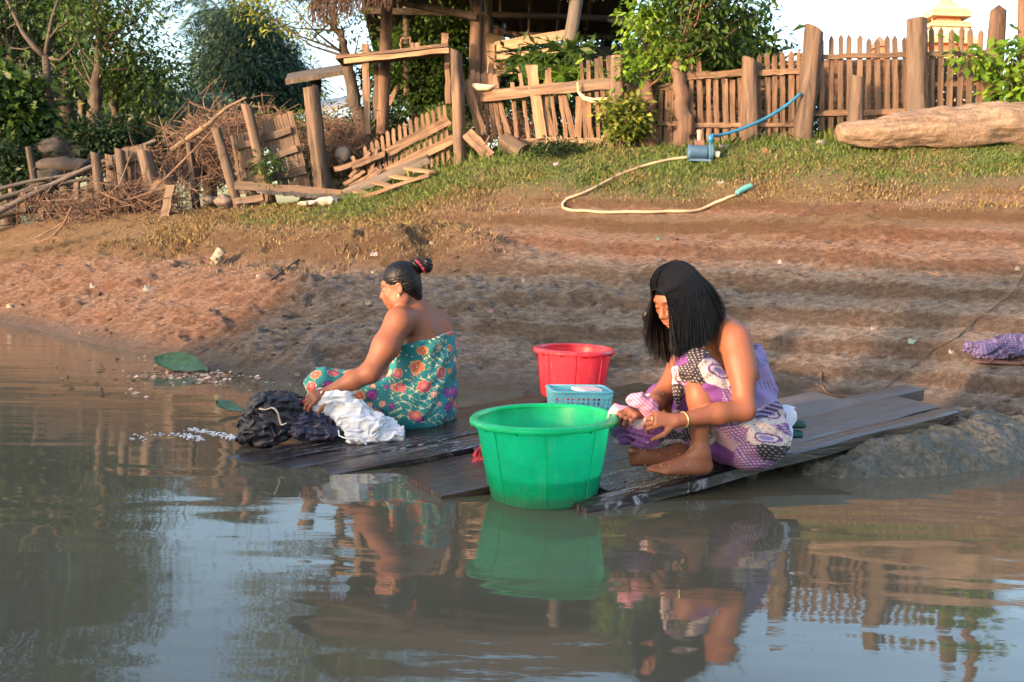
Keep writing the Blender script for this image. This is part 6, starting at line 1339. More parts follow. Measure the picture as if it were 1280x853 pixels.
# teal flowered wrap
def floral(V, c0):
    n = len(V); a = np.arctan2(V[:, 1]-c0[1], V[:, 0]-c0[0]); rad = np.hypot(V[:, 1]-c0[1], V[:, 0]-c0[0]); leg = V[:, 0] < c0[0]-0.16
    u = np.where(leg, V[:, 0]*1.0, c0[0]-0.16+(a+2.4)*0.155); v = np.where(leg, V[:, 2]+0.5*(V[:, 1]-c0[1]), V[:, 2])
    C = np.tile(np.array([0.006, 0.17, 0.19]), (n, 1)); C *= (1+0.25*fbm(u*9, v*9, 0.3, oct=2, seed=6))[:, None]
    def layer(cell, rmin, rmax, seed, pal, petals, prob):
        gx, gy = np.floor(u/cell), np.floor(v/cell)
        for dx in (-1, 0, 1):
            for dy in (-1, 0, 1):
                ix, iy = (gx+dx).astype(np.int64), (gy+dy).astype(np.int64); z0 = np.zeros_like(ix)
                cx = (ix+0.25+0.5*_hash(ix, iy, z0, seed))*cell; cy = (iy+0.25+0.5*_hash(ix, iy, z0, seed+1))*cell; h_ = _hash(ix, iy, z0, seed+2); on = _hash(ix, iy, z0, seed+3) < prob
                R_ = rmin+(rmax-rmin)*_hash(ix, iy, z0, seed+4); th = np.arctan2(v-cy, u-cx)+h_*6; d = np.hypot(u-cx, v-cy)/R_/(0.78+0.22*np.abs(np.cos(th*petals/2)))
                pi_ = (h_*len(pal)*0.999).astype(int); pc = np.array([p[0] for p in pal])[pi_]; p2 = np.array([p[1] for p in pal])[pi_]; p3 = np.array([p[2] for p in pal])[pi_]
                m = on & (d < 1); C[m] = pc[m]; m = on & (d > 0.86) & (d < 1.0); C[m] = p3[m]; m = on & (d < 0.62); C[m] = p2[m]; m = on & (d < 0.5) & (d > 0.42); C[m] = p3[m]; m = on & (d < 0.24); C[m] = p3[m]
    mag = ((0.42, 0.03, 0.11), (0.60, 0.10, 0.18), (0.62, 0.27, 0.08)); ora = ((0.50, 0.12, 0.03), (0.28, 0.03, 0.10), (0.62, 0.27, 0.06)); vio = ((0.16, 0.03, 0.20), (0.45, 0.05, 0.30), (0.06, 0.01, 0.10)); pch = ((0.65, 0.30, 0.20), (0.8, 0.5, 0.35), (0.4, 0.1, 0.08))
    # sprigs
    t_ = np.sin(u*95+2*np.sin(v*60))*np.cos(v*88+1.5*np.sin(u*50)); g_ = fbm(u*7, v*7, 0.9, oct=2, seed=12); m = (np.abs(t_) < 0.075) & (g_ > 0.30); C[m] = (0.62, 0.55, 0.30)
    m = (_hash(np.floor(u/0.006).astype(np.int64), np.floor(v/0.006).astype(np.int64), np.zeros(n, np.int64), 5) > 0.985); C[m] = (0.7, 0.6, 0.3)
    layer(0.075, 0.014, 0.022, 40, [vio, pch, ora], 6, 0.55); layer(0.105, 0.024, 0.035, 60, [mag, mag, ora, vio], 7, 0.85)
    top = V[:, 2] > 0
    return np.concatenate([C, np.ones((n, 1))], 1)
Fd = Field(np.array([pr(368, 540, 4.7)[0], 4.45+DYL, -0.02]), np.array([pr(585, 450, 5.0)[0], 5.6+DYL, 0.78]), 0.0042)
Fd.cone(pr(526, 500, 4.97), cst+[0, 0, 0.01], 0.168, 0.150, 0.05, flat=ax2, fs=1.25); Fd.cone(pr(522, 512, 4.95), pr(524, 498, 4.96), 0.172, 0.166, 0.05, flat=ax2, fs=1.2); Fd.cone(cst, pr(530, 426, 4.96), 0.150, 0.146, 0.03, flat=ax2, fs=1.26); Fd.cone(pr(541, 424, 4.99), pr(541, 450, 5.0), 0.103, 0.11, 0.04)
Fd.chain([pr(510, 505, 4.90), pr(450, 490, 4.92), pr(402, 479, 4.87)], [0.115, 0.090, 0.074], 0.05); Fd.chain([pr(510, 505, 5.1), pr(450, 485, 5.16), kf], [0.115, 0.09, 0.074], 0.05)
Fd.chain([pr(400, 482, 4.87), pr(395, 512, 4.94)], [0.070, 0.060], 0.04); Fd.cone(pr(415, 500, 4.97), pr(470, 510, 4.95), 0.075, 0.105, 0.05)
cutn = unit(np.cross(ax2, np.array([-0.6, 0.5, 0.1])))
# straight upper hem
sl_ = Fd.sub(Fd.lo, Fd.lo+Fd.h*(Fd.n-1)); sl, X, Y, Z = sl_; hem = pr(528, 430, 4.84)[2]+0.02
pl_ = (hem+0.035*(X-cst[0])/0.14)-Z; Fd.D = np.maximum(Fd.D, -pl_.astype(np.float32))
def folds2(p):
    x, y, z = p[:, 0], p[:, 1], p[:, 2]; w_ = fbm(x*4, y*4, z*4, oct=2, seed=18); tz = sstep(0.42, 0.60, z)
    return 0.0075*np.sin(x*30-z*46+y*24+7*w_)*np.clip(0.5+w_*2, 0, 1)*(1-tz*0.7)+0.0035*tz*np.sin(z*150+4*w_+x*8)+0.005*fbm(x*13, y*13, z*9, oct=3, seed=19)
Fd.disp(folds2); Vd, Fdf = Fd.mesh(); M['teal'] = clothmat('teal_floral_cotton', 0.75)
mesh_np('wrap_dress', Vd, Fdf, M['teal'], w2, smooth=True, col=floral(Vd, (cst[0], cst[1])))
b = MB(); pts = [cst+np.array([math.cos(a)*0.142, math.sin(a)*0.142, 0]) for a in np.linspace(-0.9, 0.5, 9)]; 
# ------------------------------------------------------------------ person in the shelter
def pr(px, py, Y): return P(px, py, Y)
Y3 = 14.9; Fb = Field(pr(598, 110, Y3)-[0.1, 0.35, 0.1], pr(645, 15, Y3)+[0.05, 0.45, 0.1], 0.012)
w3 = thing('person', pr(615, 118, Y3), 'person in a pale tan shirt standing in the shade of the thatched shelter', 'person')
def q3(px, py, dy=0): return pr(px, py, Y3+dy)
Fb.cone(q3(614, 88), q3(613, 58), 0.15, 0.17, 0.06, flat=(0, 1, 0), fs=0.7); Fb.cone(q3(601, 54), q3(626, 52), 0.07, 0.07, 0.06); Fb.cone(q3(614, 50), q3(622, 40), 0.06, 0.05, 0.03); Fb.ell(q3(624, 37), (0.085, 0.10, 0.12), None, 0.02)
Fb.chain([q3(601, 56), q3(599, 78), q3(604, 92, -0.15)], [0.06, 0.05, 0.03], 0.03); Fb.chain([q3(627, 56), q3(632, 76), q3(630, 90, -0.15)], [0.06, 0.05, 0.03], 0.03)
Fb.cone(q3(610, 90), q3(609, 116), 0.09, 0.06, 0.03); Fb.cone(q3(619, 90), q3(619, 116), 0.09, 0.06, 0.03)
Vb, Fq = Fb.mesh(); sk = np.tile([0.20, 0.09, 0.05, 1], (len(Vb), 1)); mesh_np('body', Vb, Fq, M['skin'], w3, smooth=True, col=sk)
Fb = Field(pr(598, 110, Y3)-[0.1, 0.35, 0.1], pr(645, 15, Y3)+[0.05, 0.45, 0.1], 0.012)
Fb.cone(q3(614, 88), q3(613, 58), 0.165, 0.185, 0.06, flat=(0, 1, 0), fs=0.72); Fb.cone(q3(601, 54), q3(626, 52), 0.082, 0.082, 0.06); Fb.chain([q3(601, 56), q3(600, 72)], [0.075, 0.065], 0.03); Fb.chain([q3(627, 56), q3(631, 70)], [0.075, 0.065], 0.03)
Vb, Fq = Fb.mesh(); mesh_np('shirt', Vb, Fq, clothmat('tan_shirt'), w3, smooth=True, col=np.tile([0.50, 0.33, 0.22, 1], (len(Vb), 1)))
Fb = Field(pr(610, 60, Y3)-[0.1, 0.25, 0.1], pr(640, 15, Y3)+[0.05, 0.3, 0.1], 0.012); Fb.ell(q3(624, 34, 0.01), (0.10, 0.115, 0.11), None, 0.02); Vb, Fq = Fb.mesh(); mesh_np('hair', Vb, Fq, M['hair'], w3, smooth=True)
DYW = 0.0
def pr(px, py, Y):
    return P(px, py, Y+0.16) if Y < 5.5 else pp(px, py, Y)
# ------------------------------------------------------------------ heaps of cloth
def heap(name, label, cat, blobs, colf, seed, amp=0.012, freq=18, h=0.0042, rough=0.8, group=None, cut=None, wet=0.0, ridge=1.0):
    pts = np.array([b_[0] for b_ in blobs]); rm = max(max(np.atleast_1d(b_[1])) for b_ in blobs)+0.04
    F = Field(pts.min(0)-rm, pts.max(0)+rm, h)
    for b_ in blobs:
        if len(b_) == 2: F.ell(b_[0], b_[1], None, 0.03)
        else: F.cone(b_[0], b_[2], b_[1][0], b_[3], 0.015, flat=b_[4] if len(b_) > 4 else None, fs=b_[5] if len(b_) > 5 else 1)
    def dp(p):
        x, y, z = p[:, 0]*freq, p[:, 1]*freq, p[:, 2]*freq; w1_ = fbm(x*0.3, y*0.3, z*0.3, oct=2, seed=seed); w2_ = fbm(x*0.3+7, y*0.3, z*0.3, oct=2, seed=seed+1)
        x, z = x*0.42+z*0.25+1.3*w1_, z*0.9-x*0.22+1.3*w2_
        r1 = 1-np.abs(vnoise(x*0.6+3*w1_, y*0.6+2*w1_, z*0.6, seed+3))*2.6; r2 = 1-np.abs(vnoise(x*1.4+3*w1_, y*1.4, z*1.4+2*w1_, seed+5))*2.6
        return -amp*1.25*(0.9*ridge*np.clip(r1, -1, 1)+0.6*ridge*np.clip(r2, -1, 1)+1.2*w1_)
    F.disp(dp)
    V, Fq = F.mesh(); o = mesh_np(name, V, Fq, clothmat(name+'_cloth', rough, wet=wet), None, smooth=True, col=np.concatenate([colf(V), np.ones((len(V), 1))], 1)); return tag(o, label, cat, group)
def mono(c, v=0.15):
    return lambda V: np.array(c)[None]*(1+v*fbm(V[:, 0]*20, V[:, 1]*20, V[:, 2]*20, oct=2, seed=2))[:, None]
Yw = 4.62
heap('white_washing', 'heap of wet white washing beside the hand of the woman in teal', 'laundry', [
    (pr(414, 508, Yw), (0.062, 0.055, 0.060)), (pr(440, 522, Yw-0.02), (0.095, 0.08, 0.075)), (pr(428, 500, Yw+0.02), (0.06, 0.05, 0.035)), (pr(462, 530, Yw-0.04), (0.075, 0.07, 0.045)), (pr(402, 500, Yw+.02), (0.035, 0.04, 0.03)),
    (pr(470, 536, Yw-0.05), (0.022,), pr(506, 541, Yw-0.02), 0.012), (pr(440, 546, Yw-0.10), (0.025,), pr(500, 545, Yw-0.06), 0.012), (pr(462, 520, Yw-0.05), (0.02,), pr(492, 531, Yw+.02), 0.012)], mono((0.66, 0.66, 0.72), 0.05), 3, 0.013, 34, wet=0.5)
b = MB(); b.tube([pr(423, 538, Yw-0.14), pr(424, 545, Yw-0.15), pr(432, 548, Yw-0.16), pr(450, 549, Yw-0.16), pr(458, 556, Yw-0.16)], 0.0035, 6); tag(b.build('white_string', plain('white_string', (0.7, 0.7, 0.74), 0.7, 0.1)), 'white drawstring trailing from the white washing', 'string')
heap('dark_washing', 'big heap of black and navy washing at the wet left end of the platform', 'laundry', [
    (pr(345, 510, Yw), (0.125, 0.10, 0.072)), (pr(335, 532, Yw-0.02), (0.125, 0.10, 0.07)), (pr(318, 545, Yw-0.03), (0.075, 0.07, 0.035)), (pr(365, 522, Yw), (0.06, 0.07, 0.07))], mono((0.010, 0.008, 0.018), 0.5), 5, 0.015, 34, wet=1.0)
heap('navy_washing', 'low crumpled navy washing between the black heap and the white washing', 'laundry', [
    (pr(392, 530, Yw-0.02), (0.085, 0.07, 0.055)), (pr(408, 540, Yw-0.06), (0.075, 0.06, 0.03)), (pr(378, 540, Yw-0.05), (0.08, 0.06, 0.035))], mono((0.009, 0.009, 0.034), 0.5), 7, 0.013, 36, wet=1.0)
heap('red_washing', 'small red cloth showing between the dark heap and the white washing', 'laundry', [(pr(385, 508, Yw), (0.035, 0.03, 0.022))], mono((0.5, 0.035, 0.05)), 8, 0.010, 34)
def cr(pts, n=5):
    pts = [np.asarray(p, float) for p in pts]; f = [pts[0]]
    for i in range(len(pts)-1):
        p0, p1, p2, p3 = pts[max(i-1, 0)], pts[i], pts[i+1], pts[min(i+2, len(pts)-1)]
        for k in range(1, n+1): t = k/n; f.append(0.5*((2*p1)+(-p0+p2)*t+(2*p0-5*p1+4*p2-p3)*t*t+(-p0+3*p1-3*p2+p3)*t**3))
    return f
b = MB(); b.tube(cr([pr(*q, Yw-0.125) for q in ((324, 511), (332, 512), (341, 510), (347, 516), (349, 524), (352, 531), (358, 529))]), 0.011, 8, squash=0.3)
tag(b.build('waist_tie', plain('cream_tape', (0.66, 0.50, 0.38), 0.8, 0.15, 30), smooth=True), 'cream cloth tie lying across the black heap', 'tie')
heap('red_cloth', 'crumpled dark red cloth behind the left side of the green tub', 'laundry', [(pr(603, 570, 4.26), (0.035, 0.04, 0.04)), (pr(608, 584, 4.24), (0.05, 0.04, 0.03)), (pr(600, 578, 4.28), (0.02, .02, .03))], mono((0.38, 0.012, 0.03), 0.3), 9, 0.011, 34, wet=0.6)
# pink cloth being wrung
def pinkc(V):
    u = V[:, 0]*0.8-V[:, 1]*0.5; s = 0.5+0.5*np.sin((V[:, 2]*1.2+V[:, 0])*330); C = np.array([0.66, 0.19, 0.34])[None]*(0.8+0.2*s)[:, None]; m = s < 0.28; C[m] = (0.66, 0.40, 0.50); return C
heap('pink_washing', 'pink striped cloth twisted in the hands of the nearer woman', 'laundry', [(pr(797, 500, 3.80), (0.050, 0.04, 0.032)), (pr(786, 499, 3.78), (0.01,), pr(812, 508, 3.82), 0.036), (pr(808, 512, 3.80), (0.03,), pr(822, 520, 3.80), 0.02)], pinkc, 11, 0.006, 26, h=0.0035)
def patchc(V):
    n = len(V); u = V[:, 0]*0.9+V[:, 1]*0.2; v = V[:, 2]; q = fbm(u*11, v*11, 0.4, oct=2, seed=33); C = np.tile(np.array([0.50, 0.24, 0.38]), (n, 1)); C[q > 0.10] = (0.17, 0.05, 0.21); C[q < -0.10] = (0.50, 0.43, 0.42)
    du = (u/0.013)-np.round(u/0.013); dv = (v/0.013)-np.round(v/0.013); dk = (u < pr(787, 540, 3.8)[0]*0.9+0.0) & (v < pr(780, 530, 3.8)[2]); C[dk] = (0.03, 0.025, 0.035); C[dk & (np.hypot(du, dv) < 0.27)] = (0.62, 0.58, 0.6); return C
heap('patterned_washing', 'purple white and polka-dot cloth hanging below the hands over the foot', 'laundry', [(pr(776, 522, 3.86), (0.045, 0.03, 0.05)), (pr(780, 545, 3.86), (0.045, 0.03, 0.042)), (pr(806, 548, 3.83), (0.055, 0.035, 0.038)), (pr(820, 535, 3.84), (0.035, 0.03, 0.035)), (pr(800, 530, 3.84), (0.05, 0.03, 0.035))], patchc, 13, 0.009, 20, h=0.0038)
# things behind the nearer woman
heap('white_bag', 'crumpled pale blue-white bag just behind the nearer woman', 'bag', [(pr(984, 522, 4.3), (0.045, 0.05, 0.045)), (pr(981, 542, 4.22), (0.03, 0.04, 0.04))], mono((0.62, 0.66, 0.80), 0.1), 15, 0.008, 24)
F = Field(pr(965, 560, 4.1)-[0, .1, 0.03], pr(1012, 515, 4.5)+[0.05, .1, 0.03], 0.004); 
F.cone(pr(984, 530, 4.32), pr(1003, 531, 4.30), 0.020, 0.018, 0.005, flat=(0, 1, 0), fs=2); F.cone(pr(982, 542, 4.28), pr(999, 543, 4.28), 0.022, 0.018, 0.005, flat=(0, 1, 0), fs=2)
Vg, Fg = F.mesh(); tag(mesh_np('folded_cloth', Vg, Fg, plain('dark_green_cloth', (0.008, 0.055, 0.05), 0.7, 0.3, 20), smooth=True), 'folded dark green cloth on the platform behind the nearer woman', 'cloth')
# purple checked cloth on a pair of sandals at the right edge
c0 = T(1250, 446)
def chk(V):
    s = (np.sin(V[:, 0]*260) > 0.35) | (np.sin((V[:, 1]*1.0+V[:, 2]*1.3)*260) > 0.35); C = np.tile(np.array([0.02, 0.015, 0.07]), (len(V), 1)); C[s] = (0.11, 0.09, 0.22); return C
k_ = c0[1]/FPX
heap('checked_cloth', 'folded purple checked cloth lying on sandals at the right edge', 'cloth', [(c0+[-0.04, 0, 0.055], (0.15, 0.10, 0.030)), (c0+[0.08, 0.02, 0.08], (0.12, 0.09, 0.045)), (c0+[-0.13, 0, 0.04], (0.08, 0.08, 0.02))], chk, 17, 0.016, 20, h=0.005)
san = plain('brown_rubber', (0.10, 0.05, 0.045), 0.7, 0.3, 15)
for k, (dx, dy, lab) in enumerate(((-0.10, -0.08, 'left-hand brown sandal under the checked cloth'), (0.10, -0.10, 'right-hand brown sandal under the checked cloth'))):
    r0 = thing('sandal', c0+[dx, dy, 0.0], lab, 'sandal', 'pair of sandals'); zc = max(Tz(c0[0]+dx, c0[1]+dy), Tz(c0[0]+dx+.1, c0[1]+dy), Tz(c0[0]+dx-.1, c0[1]+dy))
    F = Field([c0[0]+dx-0.2, c0[1]+dy-0.1, zc-0.05], [c0[0]+dx+0.2, c0[1]+dy+0.1, zc+0.08], 0.005)
    F.cone([c0[0]+dx-0.08, c0[1]+dy, zc+0.012], [c0[0]+dx+0.08, c0[1]+dy, zc+0.012], 0.038, 0.046, 0.01, flat=(0, 0, 1), fs=0.36); Vg, Fg = F.mesh(); mesh_np('sole', Vg, Fg, san, r0, smooth=True)
    b = MB(); b.tube([c0*[1, 1, 0]+[dx-0.02, dy-0.04, zc+0.02], c0*[1, 1, 0]+[dx+0.04, dy, zc+0.055], c0*[1, 1, 0]+[dx-0.02, dy+0.04, zc+0.02]], 0.008, 6); b.build('strap', san, r0, smooth=True)
# ------------------------------------------------------------------ water pump, pipe, hose
Yq = 11.9; bluem = plain('blue_painted_iron', (0.05, 0.11, 0.20), 0.45, 0.3, 9); gz_ = lambda px, py, Y: pr(px, py, Y)
pz = gz(877, 190, Yq); pump = thing('water_pump', pz, 'small blue electric water pump sitting on the grass in front of the fence', 'pump')
def Lp(x, y, z): return np.array([pz[0]+x*0.8, pz[1]+y*0.8, pz[2]+z*0.8])
b = MB(); b.tube([Lp(-0.19, 0, 0.13), Lp(-0.175, 0, 0.13), Lp(0.06, 0, 0.13)], [0.055, 0.076, 0.076], 24); b.build('motor', bluem, pump, smooth=False); 
for k in range(10):
    b = MB(); b.tube([Lp(-0.15+0.02*k, 0, 0.13), Lp(-0.145+0.02*k, 0, 0.13)], 0.081, 24); b.build('fin', bluem, pump)
b = MB(); b.tube([Lp(0.07, 0, 0.14), Lp(0.10, 0, 0.14), Lp(0.14, 0, 0.14), Lp(0.16, 0, 0.14)], [0.05, 0.084, 0.084, 0.04], 24); b.build('pump_head', plain('dark_blue_iron', (0.05, 0.13, 0.22), 0.5, 0.3, 9), pump)
b = MB(); b.box(tuple(Lp(-0.04, 0, 0.25)), (0.10, 0.07, 0.055)); b.build('terminal_box', plain('rusty_box', (0.14, 0.07, 0.06), 0.6, 0.3, 9), pump); b = MB(); b.box(tuple(Lp(-0.02, 0, 0.02)), (0.22, 0.13, 0.025)); b.build('foot_plate', bluem, pump)
b = MB(); b.tube([Lp(-0.04, 0, 0.28), Lp(-0.04, 0, 0.42)], [0.02, 0.03], 8); b.build('priming_cap', plain('pale_red_cap', (0.5, 0.25, 0.2), 0.6, 0.2), pump)
b = MB(); b.tube([Lp(0.15, 0, 0.12), Lp(0.24, -0.03, 0.10)], 0.035, 12); b.build('inlet', plain('grey_fitting', (0.35, 0.30, 0.27), 0.6, 0.2), pump)
bp_ = plain('blue_pvc', (0.02, 0.13, 0.27), 0.4, 0.2, 6)
b = MB(); q = [Lp(0.115, 0, 0.24), Lp(0.115, 0, 0.33), Lp(0.14, 0, 0.36), pr(896, 170, 12.15), pr(925, 162, 12.25), pr(955, 149, 12.35), pr(980, 134, 12.4), pr(1001, 117, 12.45)]; b.tube(cr(q, 4), 0.018, 10); b.tube([q[1]+[0, 0, -0.05], q[1]+[0, 0, 0.02]], 0.036, 10)
tag(b.build('blue_pipe', bp_, smooth=True), 'blue plastic pipe curving up from the pump to the tall leaning post', 'pipe')
def gline(pts, off, sub=6):
    out = []
    for i in range(len(pts)-1):
        for k in range(sub):
            t = k/sub; px = pts[i][0]*(1-t)+pts[i+1][0]*t; py = pts[i][1]*(1-t)+pts[i+1][1]*t; out.append(T(px, py, off))
    out.append(T(*pts[-1], off)); out = np.array(out)
    for _ in range(2): out[1:-1] = out[1:-1]*0.5+0.25*(out[2:]+out[:-2])
    return list(out)
ho = plain('beige_hose', (0.36, 0.27, 0.18), 0.6, 0.2, 4)
b = MB(); b.tube(gline([(893, 197), (868, 199), (835, 203), (806, 210), (775, 222), (740, 240), (712, 252), (703, 258), (704, 264), (716, 268), (745, 269), (790, 269), (840, 269), (872, 267), (896, 259), (921, 247)], 0.025), 0.015, 8)
tag(b.build('hose', ho, smooth=True), 'long beige hose snaking from the pump down over the bank', 'hose')
b = MB(); q = gline([(921, 247), (928, 243), (938, 239)], 0.045, 2); b.tube(q, [0.024, 0.028, 0.030, 0.030, 0.028][:len(q)], 12); tag(b.build('foot_valve', plain('teal_fitting', (0.10, 0.32, 0.32), 0.5, 0.2)), 'teal strainer fitting at the end of the beige hose', 'valve')
b = MB(); p0 = T(398, 258); 
heap('white_sack', 'empty white sack lying on the grass below the slatted panel', 'sack', [(p0+[-0.10, 0, 0.03], (0.14, 0.09, 0.03)), (p0+[0.10, 0, 0.06], (0.12, 0.09, 0.05))], mono((0.38, 0.33, 0.30), 0.2), 19, 0.012, 10, h=0.007)
p0 = T(272, 332); heap('dirty_sack', 'crumpled dirty plastic bag stuck upright in the mud below the dry grass', 'bag', [(p0+[0, 0, 0.05], (0.055, 0.05, 0.07)), (p0+[0.02, 0, 0.12], (0.04, 0.04, 0.05))], mono((0.22, 0.19, 0.15), 0.5), 20, 0.018, 14, h=0.006)
p0 = pr(428, 196, 12.9); 
# litter
GL = 'scraps of litter on the mud'
lit = [((186, 363), (0.55, 0.52, 0.55), 0.075, 'torn pale plastic scrap on the reddish mud left of the slope'), ((201, 374), (0.75, 0.38, 0.10), 0.025, 'small orange scrap right of the torn pale plastic'), ((117, 360), (0.5, 0.42, 0.38), 0.05, 'flat dull plastic scrap near the left shore'), ((13, 385), (0.6, 0.5, 0.45), 0.06, 'whitish rubbish at the left end of the shore'), ((100, 417), (0.75, 0.30, 0.12), 0.022, 'orange lump at the water line on the left'),
       ((468, 319), (0.62, 0.56, 0.55), 0.055, 'white triangular scrap above the head of the woman in teal'), ((466, 343), (0.8, 0.8, 0.8), 0.022, 'tiny bright white scrap left of the woman in teal'), ((462, 381), (0.5, 0.48, 0.46), 0.045, 'grey cup-like scrap in front of the face of the woman in teal'), ((359, 416), (0.7, 0.6, 0.2), 0.018, 'yellow pebble-like scrap on the grey mud'), ((324, 347), (0.7, 0.6, 0.56), 0.035, 'small pale scrap under the dry grass face'),
       ((900, 230), (0.62, 0.58, 0.60), 0.05, 'white scrap on the grass above the hose end'), ((742, 239), (0.0, 0.45, 0.25), 0.02, 'green fleck near the hose bend'), ((824, 300), (0.15, 0.4, 0.3), 0.03, 'green scrap on the ledge below the hose'), ((975, 330), (0.6, 0.6, 0.6), 0.03, 'white fleck on the upper ledge at the right'), ((1026, 180), (0.62, 0.58, 0.57), 0.055, 'white scrap at the foot of the tall leaning post'), ((1008, 190), (0.55, 0.25, 0.2), 0.05, 'reddish scrap in the grass near the tall leaning post'),
       ((957, 191), (0.55, 0.25, 0.15), 0.05, 'orange scrap in the grass under the blue pipe'), ((904, 185), (0.5, 0.45, 0.42), 0.06, 'pale rag heap right of the pump'), ((1140, 429), (0.45, 0.7, 0.65), 0.035, 'pale green plastic strip stuck in the mud'), ((1190, 445), (0.65, 0.6, 0.6), 0.03, 'small white scrap left of the checked cloth'), ((1092, 412), (0.62, 0.58, 0.56), 0.03, 'pale curl of plastic on the right mud slope'), ((696, 207), (0.6, 0.55, 0.58), 0.05, 'pale scrap in the grass below the broken fence'), ((22, 279), (0.12, 0.13, 0.25), 0.07, 'dark blue bag under the long poles'), ((1272, 340), (0.5, .45, .4), 0.03, 'grey scrap at the right edge of the upper ledge'), ((655, 352), (0.6, .55, .5), 0.02, 'pale speck on the ledge between the two women'), ((615, 392), (0.35, .25, .3), 0.05, 'dull purple scrap right of the woman in teal'), ((372, 470), (0.5, .4, .35), .025, 'brownish scrap at the water line'), ((540, 305), (.5, .42, .36), .03, 'dull stone-like scrap above the hair bun')]
for k, (px_, c_, s_, lab) in enumerate(lit):
    p0 = T(*px_, 0.0); rr = np.random.default_rng(300+k); n = 9; V = [p0+[0, 0, 0.35*s_]]
    for i in range(n): a = 2*math.pi*i/n; r = s_*rr.uniform(0.3, 1.0)*0.8; V.append(p0+[r*math.cos(a)*1.2, r*math.sin(a)*0.7, 0.005+rr.uniform(0, 0.7)*s_])
    for i in range(n): a = 2*math.pi*i/n; r = s_*0.8; V.append(p0+[r*math.cos(a), r*math.sin(a)*0.6, -0.01])
    F = [(0, 1+i, 1+(i+1) % n) for i in range(n)]+[(1+i, 1+n+i, 1+n+(i+1) % n, 1+(i+1) % n) for i in range(n)]
    tag(mesh_np('litter', np.array(V), F, plain('litter_scrap', tuple(0.30*q for q in c_), 0.7, 0.35, 25)), lab, 'litter', GL)
# clods and stones worked loose from the bank: uncountable
rr = np.random.default_rng(77); V = []; F = []; C = []
xk = rr.uniform(-5.4, 4.8, 9000); yk = rr.uniform(4.6, 11.5, 9000); zk = H(xk, yk); den = sstep(0.03, 0.1, zk)*(1-sstep(1.0, 1.3, zk))*np.clip(0.25+1.5*fbm(xk*1.2, yk*1.6, oct=3, seed=66), 0.04, 1); kp = rr.random(9000) < den*0.6
ico = np.array([(0, 0, 1), (.9, 0, .4), (.28, .85, .4), (-.72, .5, .4), (-.72, -.5, .4), (.28, -.85, .4), (.72, .5, -.4), (-.28, .85, -.4), (-.9, 0, -.4), (-.28, -.85, -.4), (.72, -.5, -.4), (0, 0, -1)])
fi = [(0, 1, 2), (0, 2, 3), (0, 3, 4), (0, 4, 5), (0, 5, 1), (1, 6, 2), (2, 7, 3), (3, 8, 4), (4, 9, 5), (5, 10, 1), (6, 7, 2), (7, 8, 3), (8, 9, 4), (9, 10, 5), (10, 6, 1), (11, 7, 6), (11, 8, 7), (11, 9, 8), (11, 10, 9), (11, 6, 10)]
for x, y, z in zip(xk[kp], yk[kp], zk[kp]):
    s = 0.005+0.022*rr.random()**3; n0 = len(V); q = ico*(1+0.3*rr.normal(size=(12, 1)))*[s*1.3, s, s*0.7]+[x, y, z+s*0.2]; V += list(q); F += [tuple(i+n0 for i in f) for f in fi]
gi = np.argmin(np.abs(xs[:, None]-np.array([v[0] for v in V[::12]])[None]), 0); gj = np.argmin(np.abs(ys[:, None]-np.array([v[1] for v in V[::12]])[None]), 0); cc3 = colr.reshape(n_y, n_x, 4)[gj, gi]
tag(mesh_np('mud_clods', np.array(V), F, M['ground'], smooth=True, col=np.repeat(cc3, 12, 0)), 'loose clods and pebbles scattered over the muddy slope', 'clods', kind='stuff')
# sticks on the mud
for k, (pts, r, lab, mt) in enumerate([([(1280, 345), (1265, 372), (1235, 392), (1195, 425), (1170, 440), (1120, 478), (1090, 502)], 0.006, 'long thin cord running down the right mud slope to the platform', 'darkwood'), ([(1027, 466), (1026, 484), (1034, 496), (1052, 499), (1075, 498)], 0.008, 'curved red-brown root lying behind the platform', 'redpost'), ([(1150, 341), (1180, 348), (1170, 342)], 0.006, 'thin pale stick on the upper ledge at the right', 'twig'), ([(338, 352), (352, 342), (374, 326)], 0.009, 'dark reddish stick under the dry grass face', 'redpost'), ([(1060, 345), (1110, 352)], .005, 'short straw-like stick on the right ledge', 'twig'), ([(1252, 522), (1264, 521), (1272, 516)], .006, 'bent wire on the wet mud at the right edge', 'darkwood')]):
    b = MB(); q = gline(pts, 0.006, 5); b.tube(q, r, 6); tag(b.build('stick', M[mt], smooth=True), lab, 'stick')
tag(board('wooden_plank', T(1258, 548, 0.02), T(1300, 552, 0.02), 0.12, 0.03, M['greywood'], face=(0, 0, 1)), 'wet plank end at the right edge below the mud', 'plank')
